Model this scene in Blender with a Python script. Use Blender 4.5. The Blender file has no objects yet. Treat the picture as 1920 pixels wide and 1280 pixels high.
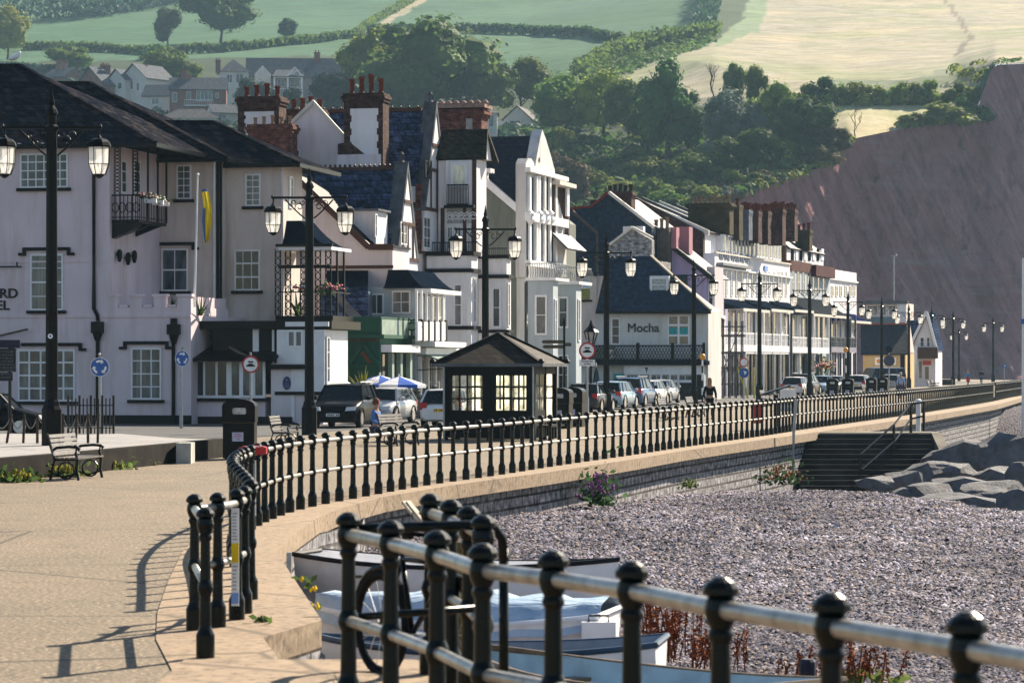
import bpy, bmesh, math, random
from mathutils import Vector, Matrix, noise as mnoise
PI = math.pi
R = math.radians
C = bpy.context.scene.collection
SC = bpy.context.scene

# ------------------------------------------------------------------ camera, world, sun, exposure
F = 5600.0          # focal length in pixels of the 1920 px wide photograph
HZ = 683.0          # horizon row
CH = 2.4            # eye height above the promenade
cam_d = bpy.data.cameras.new('camera'); cam = bpy.data.objects.new('camera', cam_d); C.objects.link(cam)
cam.location = (0, 0, CH); cam.rotation_euler = (R(90), 0, 0)
cam_d.sensor_width = 36; cam_d.lens = 36*F/1920; cam_d.shift_y = (HZ-640)/1920
cam_d.clip_start = 0.5; cam_d.clip_end = 6000
cam_d.dof.use_dof = True; cam_d.dof.focus_distance = 95; cam_d.dof.aperture_fstop = 5.6
SC.camera = cam
SUN_AZ, SUN_EL = 36.0, 34.0        # degrees right of the view direction / above the horizon
w = bpy.data.worlds.new('World'); SC.world = w; w.use_nodes = True
nt = w.node_tree; bg = nt.nodes['Background']
sky = nt.nodes.new('ShaderNodeTexSky'); sky.sky_type = 'NISHITA'; sky.sun_disc = False
sky.sun_elevation = R(SUN_EL); sky.sun_rotation = R(SUN_AZ); sky.air_density = 1.0; sky.dust_density = 0.6
nt.links.new(sky.outputs[0], bg.inputs[0]); bg.inputs[1].default_value = 0.052
sl = bpy.data.lights.new('sun', 'SUN'); so = bpy.data.objects.new('sun', sl); C.objects.link(so)
sl.energy = 5.0; sl.angle = R(0.5); sl.color = (1.0, 0.87, 0.69)
sd = Vector((math.sin(R(SUN_AZ))*math.cos(R(SUN_EL)), math.cos(R(SUN_AZ))*math.cos(R(SUN_EL)), math.sin(R(SUN_EL))))
so.rotation_euler = sd.to_track_quat('Z', 'Y').to_euler()
SC.view_settings.view_transform = 'Standard'; SC.view_settings.look = 'None'
SC.view_settings.exposure = 1.48; SC.view_settings.gamma = 1.0
try:
    SC.cycles.max_bounces = 6; SC.cycles.diffuse_bounces = 3; SC.cycles.glossy_bounces = 3
    SC.cycles.transparent_max_bounces = 12; SC.cycles.volume_bounces = 0; SC.cycles.transmission_bounces = 4
    SC.cycles.use_denoising = True
except Exception:
    pass

# ------------------------------------------------------------------ photograph pixel -> world
def P(px, py, D):
    return Vector(((px-960)/F*D, D, CH+(HZ-py)/F*D))
def gnd(px, py, z=0.0):
    D = F*(CH-z)/(py-HZ)
    return Vector(((px-960)/F*D, D, z))
def ray(px, py):
    return Vector(((px-960)/F, 1.0, (HZ-py)/F))

# ------------------------------------------------------------------ materials
MATS = {}
def newmat(name):
    m = bpy.data.materials.new(name); m.use_nodes = True
    return m, m.node_tree.nodes, m.node_tree.links, m.node_tree.nodes['Principled BSDF']
def coords(N, L, kind='obj'):
    tc = N.new('ShaderNodeTexCoord')
    if kind == 'obj': return tc.outputs['Object']
    sp = N.new('ShaderNodeSeparateXYZ'); L.new(tc.outputs['Object'], sp.inputs[0])
    ad = N.new('ShaderNodeMath'); L.new(sp.outputs[0], ad.inputs[0]); L.new(sp.outputs[1], ad.inputs[1])
    cb = N.new('ShaderNodeCombineXYZ'); L.new(ad.outputs[0], cb.inputs[0]); L.new(sp.outputs[2], cb.inputs[1])
    return cb.outputs[0]
def mix(N, L, fac, a, b, typ='MIX'):
    mx = N.new('ShaderNodeMix'); mx.data_type = 'RGBA'; mx.blend_type = typ
    for s, v in ((mx.inputs[0], fac), (mx.inputs[6], a), (mx.inputs[7], b)):
        if hasattr(v, 'is_linked'): L.new(v, s)
        elif isinstance(v, (tuple, list)): s.default_value = (*v[:3], 1)
        else: s.default_value = v
    return mx.outputs[2]
def ramp(N, L, fac, p0, p1):
    r = N.new('ShaderNodeMapRange'); L.new(fac, r.inputs[0]); r.inputs[1].default_value = p0; r.inputs[2].default_value = p1
    return r.outputs[0]
def noise(N, L, vec, scale, detail=4, rough=.55, stretch=None):
    if stretch:
        mp = N.new('ShaderNodeMapping'); mp.inputs['Scale'].default_value = stretch; L.new(vec, mp.inputs[0]); vec = mp.outputs[0]
    n = N.new('ShaderNodeTexNoise'); n.inputs['Scale'].default_value = scale; n.inputs['Detail'].default_value = detail
    n.inputs['Roughness'].default_value = rough; L.new(vec, n.inputs['Vector'])
    return n.outputs[0]
def bump(N, L, b, h, strength, dist=.02):
    bp = N.new('ShaderNodeBump'); bp.inputs['Strength'].default_value = strength; bp.inputs['Distance'].default_value = dist
    L.new(h, bp.inputs['Height']); L.new(bp.outputs[0], b.inputs['Normal'])

def plain(name, col, rough=.6, var=.12, scale=3.0, metal=0, spec=None, bmp=0, coat=0):
    """paint, plaster, metal: one colour with mottling and optional bump"""
    if name in MATS: return MATS[name]
    if spec is None: spec = .5 if metal else (.08 if rough > .65 else (.2 if rough > .45 else .4))
    m, N, L, b = newmat(name)
    v = coords(N, L)
    f = noise(N, L, v, scale)
    d = tuple(c*(1-var*1.6) for c in col); e = tuple(min(1, c*(1+var)) for c in col)
    L.new(mix(N, L, ramp(N, L, f, .3, .7), d, e), b.inputs['Base Color'])
    b.inputs['Roughness'].default_value = rough; b.inputs['Metallic'].default_value = metal
    b.inputs['Specular IOR Level'].default_value = spec
    if coat: b.inputs['Coat Weight'].default_value = coat; b.inputs['Coat Roughness'].default_value = .08
    if bmp: bump(N, L, b, noise(N, L, v, scale*12, 3), bmp, .01)
    MATS[name] = m
    return m
def plaster(name, col, dirt=.25):
    if name in MATS: return MATS[name]
    m, N, L, b = newmat(name)
    v = coords(N, L)
    f = noise(N, L, v, .6, 5); st = noise(N, L, v, 1.0, 4, .6, (2.2, 2.2, .25)); sp = noise(N, L, v, 2.3, 2)
    c = mix(N, L, ramp(N, L, f, .35, .7), tuple(x*.86 for x in col), col)
    c = mix(N, L, ramp(N, L, st, .48, .72), c, tuple(x*(1-dirt)*q for x, q in zip(col, (1, .97, .9))))
    c = mix(N, L, ramp(N, L, sp, .74, .8), c, tuple(x*.6 for x in col))
    L.new(c, b.inputs['Base Color']); b.inputs['Roughness'].default_value = .85; b.inputs['Specular IOR Level'].default_value = .25
    bump(N, L, b, noise(N, L, v, 25, 3), .25, .01)
    MATS[name] = m
    return m
def brick(name, c1, c2, mortar, w=.24, h=.08, msize=.012, rough=.85, bmp=.4, offset=.5, patch=.5, patchcol=None, flat=False, spec=.14):
    """bricks, slates, tiles, coursed stone"""
    if name in MATS: return MATS[name]
    m, N, L, b = newmat(name)
    v = coords(N, L, 'obj' if flat else 'wall')
    t = N.new('ShaderNodeTexBrick'); L.new(v, t.inputs['Vector'])
    t.inputs['Scale'].default_value = 1; t.inputs['Brick Width'].default_value = w; t.inputs['Row Height'].default_value = h
    t.inputs['Mortar Size'].default_value = msize; t.offset = offset; t.inputs['Mortar Smooth'].default_value = .2
    t.inputs['Bias'].default_value = -.2
    t.inputs['Color1'].default_value = (*c1, 1); t.inputs['Color2'].default_value = (*c2, 1); t.inputs['Mortar'].default_value = (*mortar, 1)
    o = coords(N, L)
    f = noise(N, L, o, .55, 4)
    pc = patchcol or tuple(x*.5 for x in c1)
    c = mix(N, L, mathmul(N, L, ramp(N, L, f, .45, .7), patch), t.outputs['Color'], pc)
    sp_ = noise(N, L, v, 3.2, 2, .6, (1, 1.6, 1))
    c = mix(N, L, ramp(N, L, sp_, .52, .66), c, mix(N, L, 1.0, c, (1.9,1.9,1.9), 'MULTIPLY'))
    c = mix(N, L, ramp(N, L, sp_, .46, .36), c, mix(N, L, 1.0, c, (.4,.4,.4), 'MULTIPLY'))
    L.new(c, b.inputs['Base Color']); b.inputs['Roughness'].default_value = rough; b.inputs['Specular IOR Level'].default_value = spec
    inv = N.new('ShaderNodeMath'); inv.operation = 'SUBTRACT'; inv.inputs[0].default_value = 1; L.new(t.outputs['Fac'], inv.inputs[1])
    nn = N.new('ShaderNodeMath'); nn.operation = 'MULTIPLY_ADD'; nn.inputs[1].default_value = .5
    L.new(noise(N, L, o, 9, 3), nn.inputs[0]); L.new(inv.outputs[0], nn.inputs[2])
    bump(N, L, b, nn.outputs[0], bmp, .03)
    MATS[name] = m
    return m
def mathmul(N, L, a, k):
    q = N.new('ShaderNodeMath'); q.operation = 'MULTIPLY'; L.new(a, q.inputs[0]); q.inputs[1].default_value = k
    return q.outputs[0]
def leafmat(name, col, col2, trans=.45):
    if name in MATS: return MATS[name]
    m, N, L, b = newmat(name)
    v = coords(N, L)
    oi = N.new('ShaderNodeObjectInfo')
    f = noise(N, L, v, .35, 3)
    g = noise(N, L, v, 3.0, 2)
    c = mix(N, L, ramp(N, L, f, .35, .65), col, col2)
    c = mix(N, L, ramp(N, L, g, .55, .75), c, tuple(x*1.6 for x in col2))
    hs = N.new('ShaderNodeHueSaturation'); L.new(c, hs.inputs['Color'])
    mr = N.new('ShaderNodeMapRange'); L.new(oi.outputs['Random'], mr.inputs[0]); mr.inputs[3].default_value = .65; mr.inputs[4].default_value = 1.5
    L.new(mr.outputs[0], hs.inputs['Value'])
    wn = N.new('ShaderNodeTexWhiteNoise'); wn.noise_dimensions = '1D'; L.new(oi.outputs['Random'], wn.inputs['W']); mh = N.new('ShaderNodeMapRange'); L.new(wn.outputs[0], mh.inputs[0]); mh.inputs[3].default_value = .47; mh.inputs[4].default_value = .525; L.new(mh.outputs[0], hs.inputs['Hue'])
    L.new(hs.outputs[0], b.inputs['Base Color']); b.inputs['Roughness'].default_value = .7; b.inputs['Specular IOR Level'].default_value = .1
    tr = N.new('ShaderNodeBsdfTranslucent'); L.new(hs.outputs[0], tr.inputs[0])
    ms = N.new('ShaderNodeMixShader'); ms.inputs[0].default_value = trans
    L.new(b.outputs[0], ms.inputs[1]); L.new(tr.outputs[0], ms.inputs[2])
    L.new(ms.outputs[0], N['Material Output'].inputs[0])
    MATS[name] = m
    return m
def glassmat(name, col, rough=.06, curtain=0):
    """window glass seen from outside: dark room behind, a sharp reflection, uneven panes and pale curtains"""
    if name in MATS: return MATS[name]
    m, N, L, b = newmat(name)
    v = coords(N, L)
    f = noise(N, L, v, 1.1, 3, .6, (1.5, 1.5, .5))
    c = mix(N, L, ramp(N, L, f, .42, .66), col, tuple(min(1, x*3+.03) for x in col))
    if curtain:
        fo = noise(N, L, v, 1.0, 3, .6, (9, 9, .12)); pr_ = noise(N, L, v, .9, 1, .5, (1, 1, .35))
        c = mix(N, L, mathmul(N, L, ramp(N, L, pr_, .46, .54), curtain), c, mix(N, L, ramp(N, L, fo, .35, .65), (.07,.075,.075), (.26,.26,.25)))
    L.new(c, b.inputs['Base Color']); b.inputs['Roughness'].default_value = rough; b.inputs['Specular IOR Level'].default_value = .4
    bump(N, L, b, noise(N, L, v, 1.5, 2), .08, .05)
    MATS[name] = m
    return m

# paint and metal
BLACK = plain('black_paint', (.003, .0032, .0035), .3, .2, 5, spec=.1)
RAIL = plain('rail_paint', (.003, .006, .0055), .26, .25, 14, spec=.2, bmp=.08)
TIMB = plain('black_timber', (.0035, .0033, .003), .6, .3, 4, spec=.12, bmp=.2)
IRON = plain('cast_iron', (.005, .005, .0055), .4, .2, 8, spec=.25)
STEEL = plain('galvanised_steel', (.34, .36, .38), .45, .12, 6, metal=.6)
WHITE = plain('white_paint', (.76, .76, .77), .45, .06, 2)
CREAMT = plain('cream_trim', (.68, .63, .55), .6, .1, 2)
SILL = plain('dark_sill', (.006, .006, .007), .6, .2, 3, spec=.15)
BROWNT = plain('brown_bargeboard', (.07, .03, .022), .5, .2, 3)
LEAD = plain('lead_sheet', (.1, .11, .125), .5, .25, 1.5)
NAVY = plain('dark_navy_canopy', (.007, .012, .022), .8, .25, 2, spec=0)
COPPER = plain('awning_cloth', (.2, .26, .24), .8, .15, 2)
RED = plain('red_paint', (.45, .02, .02), .4, .15, 3)
BLUE = plain('sign_blue', (.012, .09, .36), .35, .06, 3)
SIGNW = plain('sign_white', (.8, .8, .8), .35, .05, 3)
YELLOW = plain('flag_yellow', (.85, .6, .02), .7, .1, 3)
PLATE = plain('plate_white', (.75, .75, .72), .4, .05, 3)
PLATEY = plain('plate_yellow', (.75, .5, .05), .4, .05, 3)
RUBBER = plain('tyre_rubber', (.012, .012, .012), .8, .2, 6)
CHROME = plain('wheel_alloy', (.5, .5, .52), .3, .1, 6, metal=.9)
LAMPG = plain('headlamp_glass', (.6, .62, .65), .12, .1, 12, spec=.9)
TAIL = plain('tail_lamp', (.4, .008, .008), .2, .1, 5)
CARG = plain('car_glass', (.006, .011, .014), .06, .3, 2, spec=.25)
GLASS = glassmat('window_glass', (.02, .028, .035), .05, .4)
GLASSD = glassmat('dark_window_glass', (.006, .007, .009), .06)
CURT = glassmat('curtained_window_glass', (.03, .042, .05), .08, .55)
# walls
PINK = plaster('pink_white_render', (.74, .62, .65), .24)
CREAM = plaster('cream_render', (.66, .57, .52), .26)
PALEP = plaster('pale_pink_render', (.76, .68, .69), .25)
WHITER = plaster('white_render', (.8, .78, .8), .2)
GREYB = plaster('blue_grey_render', (.44, .5, .54), .25)
AGEDW = plaster('aged_white_render', (.62, .61, .6), .4)
SAGE = plaster('sage_render', (.16, .18, .155), .35)
PALEG = plaster('pale_grey_render', (.64, .65, .63), .25)
LILAC = plaster('lilac_render', (.4, .34, .58), .2)
ROSE = plaster('rose_render', (.42, .2, .24), .2)
YELR = plaster('yellow_render', (.6, .42, .2), .25)
GREENP = plaster('dark_green_paint', (.02, .085, .055), .3)
STONEW = brick('rubble_stone', (.26, .25, .25), (.17, .17, .18), (.3, .29, .28), .35, .18, .02, offset=.4)
BRICK = brick('red_brick', (.15, .045, .032), (.09, .028, .022), (.13, .085, .07))
BRICKD = brick('sooty_brick', (.07, .03, .024), (.04, .02, .018), (.06, .045, .04))
SLATE = brick('blue_slate', (.05, .075, .14), (.01, .016, .032), (.004, .006, .01), .55, .32, .018, .5, .6, patch=.6, patchcol=(.012, .017, .034), spec=0)
SLATED = brick('dark_slate', (.016, .021, .032), (.009, .011, .017), (.004, .005, .006), .3, .2, .01, .55, .4, patch=.5)
SLATEN = brick('navy_slate', (.012, .03, .058), (.009, .022, .042), (.005, .01, .016), .3, .2, .008, .55, .3, patch=.3)
MOSSR = brick('mossy_tile', (.03, .026, .016), (.018, .018, .012), (.008, .008, .006), .2, .15, .012, .7, .5, patchcol=(.02, .026, .012))
TILEB = brick('worn_brown_tile', (.012, .009, .006), (.038, .025, .014), (.004, .003, .003), .22, .16, .014, .75, .6, patch=.3)
DARKTILE = brick('hotel_tile', (.008, .011, .018), (.042, .036, .036), (.003, .003, .004), .4, .28, .016, .6, .6, spec=0, patch=.35, patchcol=(.018, .02, .03))
POT = plain('chimney_pot_clay', (.16, .04, .025), .7, .25, 6)
POTB = plain('chimney_pot_buff', (.3, .2, .12), .7, .25, 6)

# ------------------------------------------------------------------ mesh builder
class MB:
    def __init__(s): s.v = []; s.f = []; s.mi = []; s.m = 0
    def face(s, pts, flip=False):
        n = len(s.v); s.v += [Vector(p) for p in pts]
        i = list(range(n, n+len(pts)))
        s.f.append(i[::-1] if flip else i); s.mi.append(s.m)
    def box(s, a, b):
        x0, x1 = sorted((a[0], b[0])); y0, y1 = sorted((a[1], b[1])); z0, z1 = sorted((a[2], b[2]))
        n = len(s.v)
        s.v += [Vector(p) for p in ((x0,y0,z0),(x1,y0,z0),(x1,y1,z0),(x0,y1,z0),(x0,y0,z1),(x1,y0,z1),(x1,y1,z1),(x0,y1,z1))]
        for q in ((0,3,2,1),(4,5,6,7),(0,1,5,4),(1,2,6,5),(2,3,7,6),(3,0,4,7)):
            s.f.append([n+k for k in q]); s.mi.append(s.m)
        return s
    def beam(s, p, q, w, h=None, up=(0,0,1)):
        """box along p->q"""
        p = Vector(p); q = Vector(q); d = (q-p).normalized(); h = h or w
        r = d.cross(Vector(up))
        if r.length < 1e-4: r = d.cross(Vector((0,1,0)))
        r.normalize(); u = r.cross(d)
        n = len(s.v)
        for c in (p, q):
            for sx, sy in ((-1,-1),(1,-1),(1,1),(-1,1)): s.v.append(c+r*(sx*w/2)+u*(sy*h/2))
        for k in ((0,1,2,3),(7,6,5,4),(0,4,5,1),(1,5,6,2),(2,6,7,3),(3,7,4,0)):
            s.f.append([n+j for j in k]); s.mi.append(s.m)
        return s
    def prism(s, pts, vec):
        """polygon swept along vec"""
        pts = [Vector(p) for p in pts]; vec = Vector(vec); k = len(pts)
        nr = Vector((0,0,0))
        for i in range(k): nr += (pts[i]-pts[0]).cross(pts[(i+1) % k]-pts[0])
        if nr.dot(vec) > 0: pts = pts[::-1]
        n = len(s.v); s.v += pts + [p+vec for p in pts]
        s.f.append(list(range(n, n+k))); s.mi.append(s.m)
        s.f.append(list(range(n+2*k-1, n+k-1, -1))); s.mi.append(s.m)
        for i in range(k):
            j = (i+1) % k
            s.f.append([n+j, n+i, n+k+i, n+k+j]); s.mi.append(s.m)
        return s
    def tube(s, path, r, n=8, caps=True, r1=None):
        path = [Vector(p) for p in path]; K = len(path); base = len(s.v)
        for i, p in enumerate(path):
            d = (path[min(i+1, K-1)]-path[max(i-1, 0)]).normalized()
            a = d.cross(Vector((0,0,1)))
            if a.length < .02: a = d.cross(Vector((0,1,0)))
            a.normalize(); b = a.cross(d)
            rr = r if r1 is None else r+(r1-r)*i/(K-1)
            if isinstance(r, (list, tuple)): rr = r[i]
            for k in range(n):
                t = 2*PI*k/n; s.v.append(p+a*(math.cos(t)*rr)+b*(math.sin(t)*rr))
        for i in range(K-1):
            for k in range(n):
                k2 = (k+1) % n
                s.f.append([base+i*n+k, base+i*n+k2, base+(i+1)*n+k2, base+(i+1)*n+k]); s.mi.append(s.m)
        if caps:
            s.f.append([base+k for k in range(n)][::-1]); s.mi.append(s.m)
            s.f.append([base+(K-1)*n+k for k in range(n)]); s.mi.append(s.m)
        return s
    def lathe(s, prof, n=10, o=(0,0,0), ang=0, sx=1, sy=1):
        o = Vector(o); base = len(s.v); K = len(prof)
        for r, z in prof:
            for k in range(n):
                t = ang+2*PI*k/n; s.v.append(o+Vector((math.cos(t)*r*sx, math.sin(t)*r*sy, z)))
        for i in range(K-1):
            for k in range(n):
                k2 = (k+1) % n
                s.f.append([base+i*n+k, base+i*n+k2, base+(i+1)*n+k2, base+(i+1)*n+k]); s.mi.append(s.m)
        s.f.append([base+k for k in range(n)][::-1]); s.mi.append(s.m)
        s.f.append([base+(K-1)*n+k for k in range(n)]); s.mi.append(s.m)
        return s
    def grid(s, rows, flip=False):
        base = len(s.v); R_ = len(rows); K = len(rows[0])
        for r in rows: s.v += [Vector(p) for p in r]
        for i in range(R_-1):
            for j in range(K-1):
                q = [base+i*K+j, base+i*K+j+1, base+(i+1)*K+j+1, base+(i+1)*K+j]
                s.f.append(q[::-1] if flip else q); s.mi.append(s.m)
        return s
    def build(s, name, mats, parent=None, loc=None, rz=None, smooth=False, scale=None):
        me = bpy.data.meshes.new(name); me.from_pydata([tuple(v) for v in s.v], [], s.f)
        for m in (mats if isinstance(mats, (list, tuple)) else [mats]): me.materials.append(m)
        if isinstance(mats, (list, tuple)): me.polygons.foreach_set('material_index', s.mi)
        if smooth: me.polygons.foreach_set('use_smooth', [True]*len(s.f))
        me.update()
        return link(name, me, parent, loc, rz, scale)
def link(name, data, parent=None, loc=None, rz=None, scale=None):
    o = bpy.data.objects.new(name, data); C.objects.link(o)
    if parent is not None: o.parent = parent
    if loc is not None: o.location = loc
    if rz is not None: o.rotation_euler = (0, 0, rz)
    if scale is not None: o.scale = (scale,)*3 if not isinstance(scale, (tuple, list)) else scale
    return o
def tag(o, label=None, cat=None, group=None, kind=None):
    if label: o['label'] = label
    if cat: o['category'] = cat
    if group: o['group'] = group
    if kind: o['kind'] = kind
    return o
def thing(name, label, cat, loc=(0,0,0), rz=0, group=None, scale=None):
    return tag(link(name, None, None, loc, rz, scale), label, cat, group)
def children(o): return [c for c in o.children]
def dup(o, loc=None, rz=None, label=None, scale=None, group=None, parent=None):
    c = o.copy(); C.objects.link(c)
    if parent is not None: c.parent = parent
    if loc is not None: c.location = loc
    if rz is not None: c.rotation_euler = (0, 0, rz)
    if scale is not None: c.scale = (scale,)*3 if not isinstance(scale, (tuple, list)) else scale
    if label: c['label'] = label
    if group: c['group'] = group
    for ch in children(o): dup(ch, parent=c)
    return c
def text(body, size, mat, parent, loc, rot, name='lettering', depth=.015, align='CENTER', sx=1.0):
    cu = bpy.data.curves.new(name, 'FONT'); cu.body = body; cu.size = size; cu.extrude = depth; cu.bevel_depth = size*.018; cu.align_x = align
    cu.materials.append(mat); cu.resolution_u = 5
    o = bpy.data.objects.new(name, cu); C.objects.link(o); o.parent = parent; o.location = loc; o.rotation_euler = rot
    o.scale = (sx, 1, 1)
    me = bpy.data.meshes.new_from_object(o); me.name = name
    m_ = bpy.data.objects.new(name, me); C.objects.link(m_); m_.parent = parent; m_.location = loc; m_.rotation_euler = rot; m_.scale = (sx, 1, 1)
    bpy.data.objects.remove(o)
    return m_
# ================================================================== ground, sea wall, beach, hills, cliff
OUT = [(75,420,0),(60,320,0)]
OUT = [Vector((78,430,0)), Vector((60,320,0)), Vector((47.5,258,0))]
OUT += [gnd(*p) for p in ((1920,745),(1868,759),(1700,786),(1450,822),(1284,845),(1190,861),(1040,884),(900,903),(843,911),(721,932),(641,953),(599,970),(552,1001.5),(519,1037),(603,1164),(493,1197),(521,1234))]
OUT += [Vector(p) for p in ((-1.9,21.55,0),(-.7,21.55,0),(-.08,20.9,0),(.07,18.5,0),(.57,14.9,0),(1.42,12.1,0),(2.2,10,0),(3.5,6.9,0))]
INN = []
for i, p in enumerate(OUT[:13]):
    d = (OUT[i+1]-OUT[max(i-1,0)]).normalized(); nrm = Vector((d.y, -d.x, 0))
    if nrm.x > 0: nrm = -nrm
    INN.append(p+nrm*.95)
INN = INN[:12]
INN += [Vector(p) for p in ((-3.3,54.6,0),(-4.0,51,0),(-4.35,46,0),(-4.4,42,0),(-4.2,38,0),(-3.8,33,0),(-3.42,28.8,0),(-3.1,26,0),(-2.55,22.7,0),(-2.4,18,0),(-2,12,0),(-1.2,4,0),(3.4,3.5,0))]

def tarmac(name, base, tan, speck, rough=.9, scale=38):
    m, N, L, b = newmat(name); v = coords(N, L)
    f = noise(N, L, v, .25, 4); g = noise(N, L, v, scale, 3, .7); h = noise(N, L, v, 1.6, 5)
    c = mix(N, L, ramp(N, L, f, .35, .65), base, tan)
    c = mix(N, L, ramp(N, L, h, .5, .75), c, tuple(x*.72 for x in base))
    c = mix(N, L, ramp(N, L, g, .52, .68), c, speck)
    c = mix(N, L, ramp(N, L, g, .46, .33), c, tuple(x*.35 for x in base))
    vo = N.new('ShaderNodeTexVoronoi'); vo.feature = 'DISTANCE_TO_EDGE'; vo.inputs['Scale'].default_value = .16; L.new(v, vo.inputs['Vector'])
    c = mix(N, L, ramp(N, L, vo.outputs[0], .006, .001), c, tuple(x*.4 for x in base))
    L.new(c, b.inputs['Base Color']); b.inputs['Roughness'].default_value = rough; b.inputs['Specular IOR Level'].default_value = .35
    bump(N, L, b, g, .55, .012)
    return m
TARM = tarmac('promenade_tarmac', (.115,.09,.06), (.16,.122,.08), (.42,.33,.22), .85, 20)
ROADM = tarmac('road_asphalt', (.055,.057,.062), (.07,.07,.072), (.1,.1,.1))
PAVEM = tarmac('footway_paving', (.25,.24,.24), (.3,.29,.28), (.36,.34,.32))
COPM = tarmac('sandstone_coping', (.27,.195,.125), (.23,.165,.105), (.32,.24,.16), .85, 9)
WALLM = brick('coursed_wall_stone', (.24,.235,.245), (.16,.155,.165), (.03,.028,.026), .62, .24, .03, .85, .9, patch=.4, patchcol=(.2,.19,.19))
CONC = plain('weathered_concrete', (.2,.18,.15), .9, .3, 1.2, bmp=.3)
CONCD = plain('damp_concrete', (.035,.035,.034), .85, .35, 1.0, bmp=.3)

def flat(name, pts, z, mat, kind='structure'):
    mb = MB(); pts = [Vector((p[0], p[1], z)) for p in pts]
    a = sum(pts[i].x*pts[(i+1) % len(pts)].y-pts[(i+1) % len(pts)].x*pts[i].y for i in range(len(pts)))
    mb.face(pts if a > 0 else pts[::-1])
    return tag(mb.build(name, mat), kind=kind)
flat('promenade', [p*1 for p in OUT]+[Vector((0,3,0)), Vector((-160,3,0)), Vector((-160,640,0)), Vector((58,640,0)), Vector((78,430,0))][:-1], 0, TARM)
# coping slabs: a real step 6 mm proud of the tarmac, 0.28 m deep at the edge
mb = MB()
mb.face([Vector((p.x,p.y,.012)) for p in OUT[::-1]+INN] )
if mb.f and True:
    pts = OUT[::-1]+INN
    a = sum(pts[i].x*pts[(i+1) % len(pts)].y-pts[(i+1) % len(pts)].x*pts[i].y for i in range(len(pts)))
    if a < 0: mb.f[0] = mb.f[0][::-1]
def outward(i):
    d = (OUT[min(i+1,len(OUT)-1)]-OUT[max(i-1,0)]).normalized(); n_ = Vector((-d.y, d.x, 0))
    return n_
for i in range(len(OUT)-1):
    a, b = OUT[i], OUT[i+1]
    t = Vector((0,0,.012)); lo = Vector((0,0,-.27))
    mb.face([a+t, b+t, b+lo, a+lo])
    # underside back to the wall
    na = outward(i)*-.14; nb = outward(i+1)*-.14
    if na.x > 0 and i < 9: na = -na
tag(mb.build('coping', COPM), kind='structure')
WSET = []
for i, p in enumerate(OUT):
    n_ = outward(i)
    if i <= 12 and n_.x > 0: n_ = -n_
    WSET.append(p+n_*.34 if i <= 13 else p-outward(i)*.0)
mb = MB()
for i in range(len(WSET)-1):
    a, b = WSET[i], WSET[i+1]
    mb.face([a+Vector((0,0,-.24)), b+Vector((0,0,-.24)), b+Vector((0,0,-3.5)), a+Vector((0,0,-3.5))])
o = mb.build('sea_wall', WALLM); tag(o, 'coursed pale stone sea wall below the sandstone coping, shingle at its foot', 'wall')

# raised landing in front, two steps above the promenade
LPT = [(-2.36,21.5),(-.72,21.5),(-.12,20.85),(.03,18.5),(.53,14.9),(1.38,12.1),(2.16,10),(3.4,7),(3.4,3.6),(-1.2,3.6),(-1.9,12),(-2.36,18)]
mb = MB(); mb.prism([(x, y, .28) for x, y in LPT], (0,0,-.265)); tag(mb.build('landing', COPM), kind='structure')
# road and footways
def street(D): return -6.9+.237*(D-101.8)      # x of the lamp line
flat('road', [(-120,86),(-14,86),(-9.5,93),(street(115)-.9,115),(street(160)-.2,160),(street(420)-1,420),(street(420)-16,420),(street(260)-14,260),(street(160)-7.2,160),(-9.8,122),(-9.8,119.2),(-120,119.2)], .004, ROADM)
# raised verge with its low retaining wall on the left
VW = [gnd(-260,926), gnd(0,903), gnd(140,889), gnd(335,867), gnd(425,856)]
VW = [Vector((p.x,p.y,0)) for p in VW]
back = [Vector((-8.9,79,0)), Vector((-11,84,0)), Vector((-40,86,0))]
flat('verge', VW+back, .452, PAVEM)
mb = MB()
ring = VW+back
for i in range(len(ring)):
    a, b = ring[i], ring[(i+1) % len(ring)]
    mb.face([a+Vector((0,0,-.01)), b+Vector((0,0,-.01)), b+Vector((0,0,.45)), a+Vector((0,0,.45))])
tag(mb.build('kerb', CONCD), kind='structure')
mb = MB()
for i in range(len(VW)-1):
    d = (VW[i+1]-VW[i]).normalized(); n_ = Vector((d.y,-d.x,0))
    mb.prism([VW[i]+n_*.02, VW[i+1]+n_*.02, VW[i+1]-n_*.3, VW[i]-n_*.3], (0,0,.478))
tag(mb.build('retaining_wall', plain('mossy_shaded_low_wall', (.014,.012,.009), .9, .5, 1.6, bmp=.5)), 'low mossy retaining wall along the verge behind the nearest bench', 'wall')  # moss colour, darkened further so that shade on the face is part of it
mb = MB(); p = gnd(335,868); q = gnd(362,862)
mb.box((-.02,-.4,0),(.34,.5,.5))
tag(mb.build('wall_pier', plain('pale_wall_end', (.42,.41,.38), .8, .2, 2, bmp=.2), loc=(p.x, p.y, 0)), 'pale block at the end of the low verge wall', 'wall end')

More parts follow.
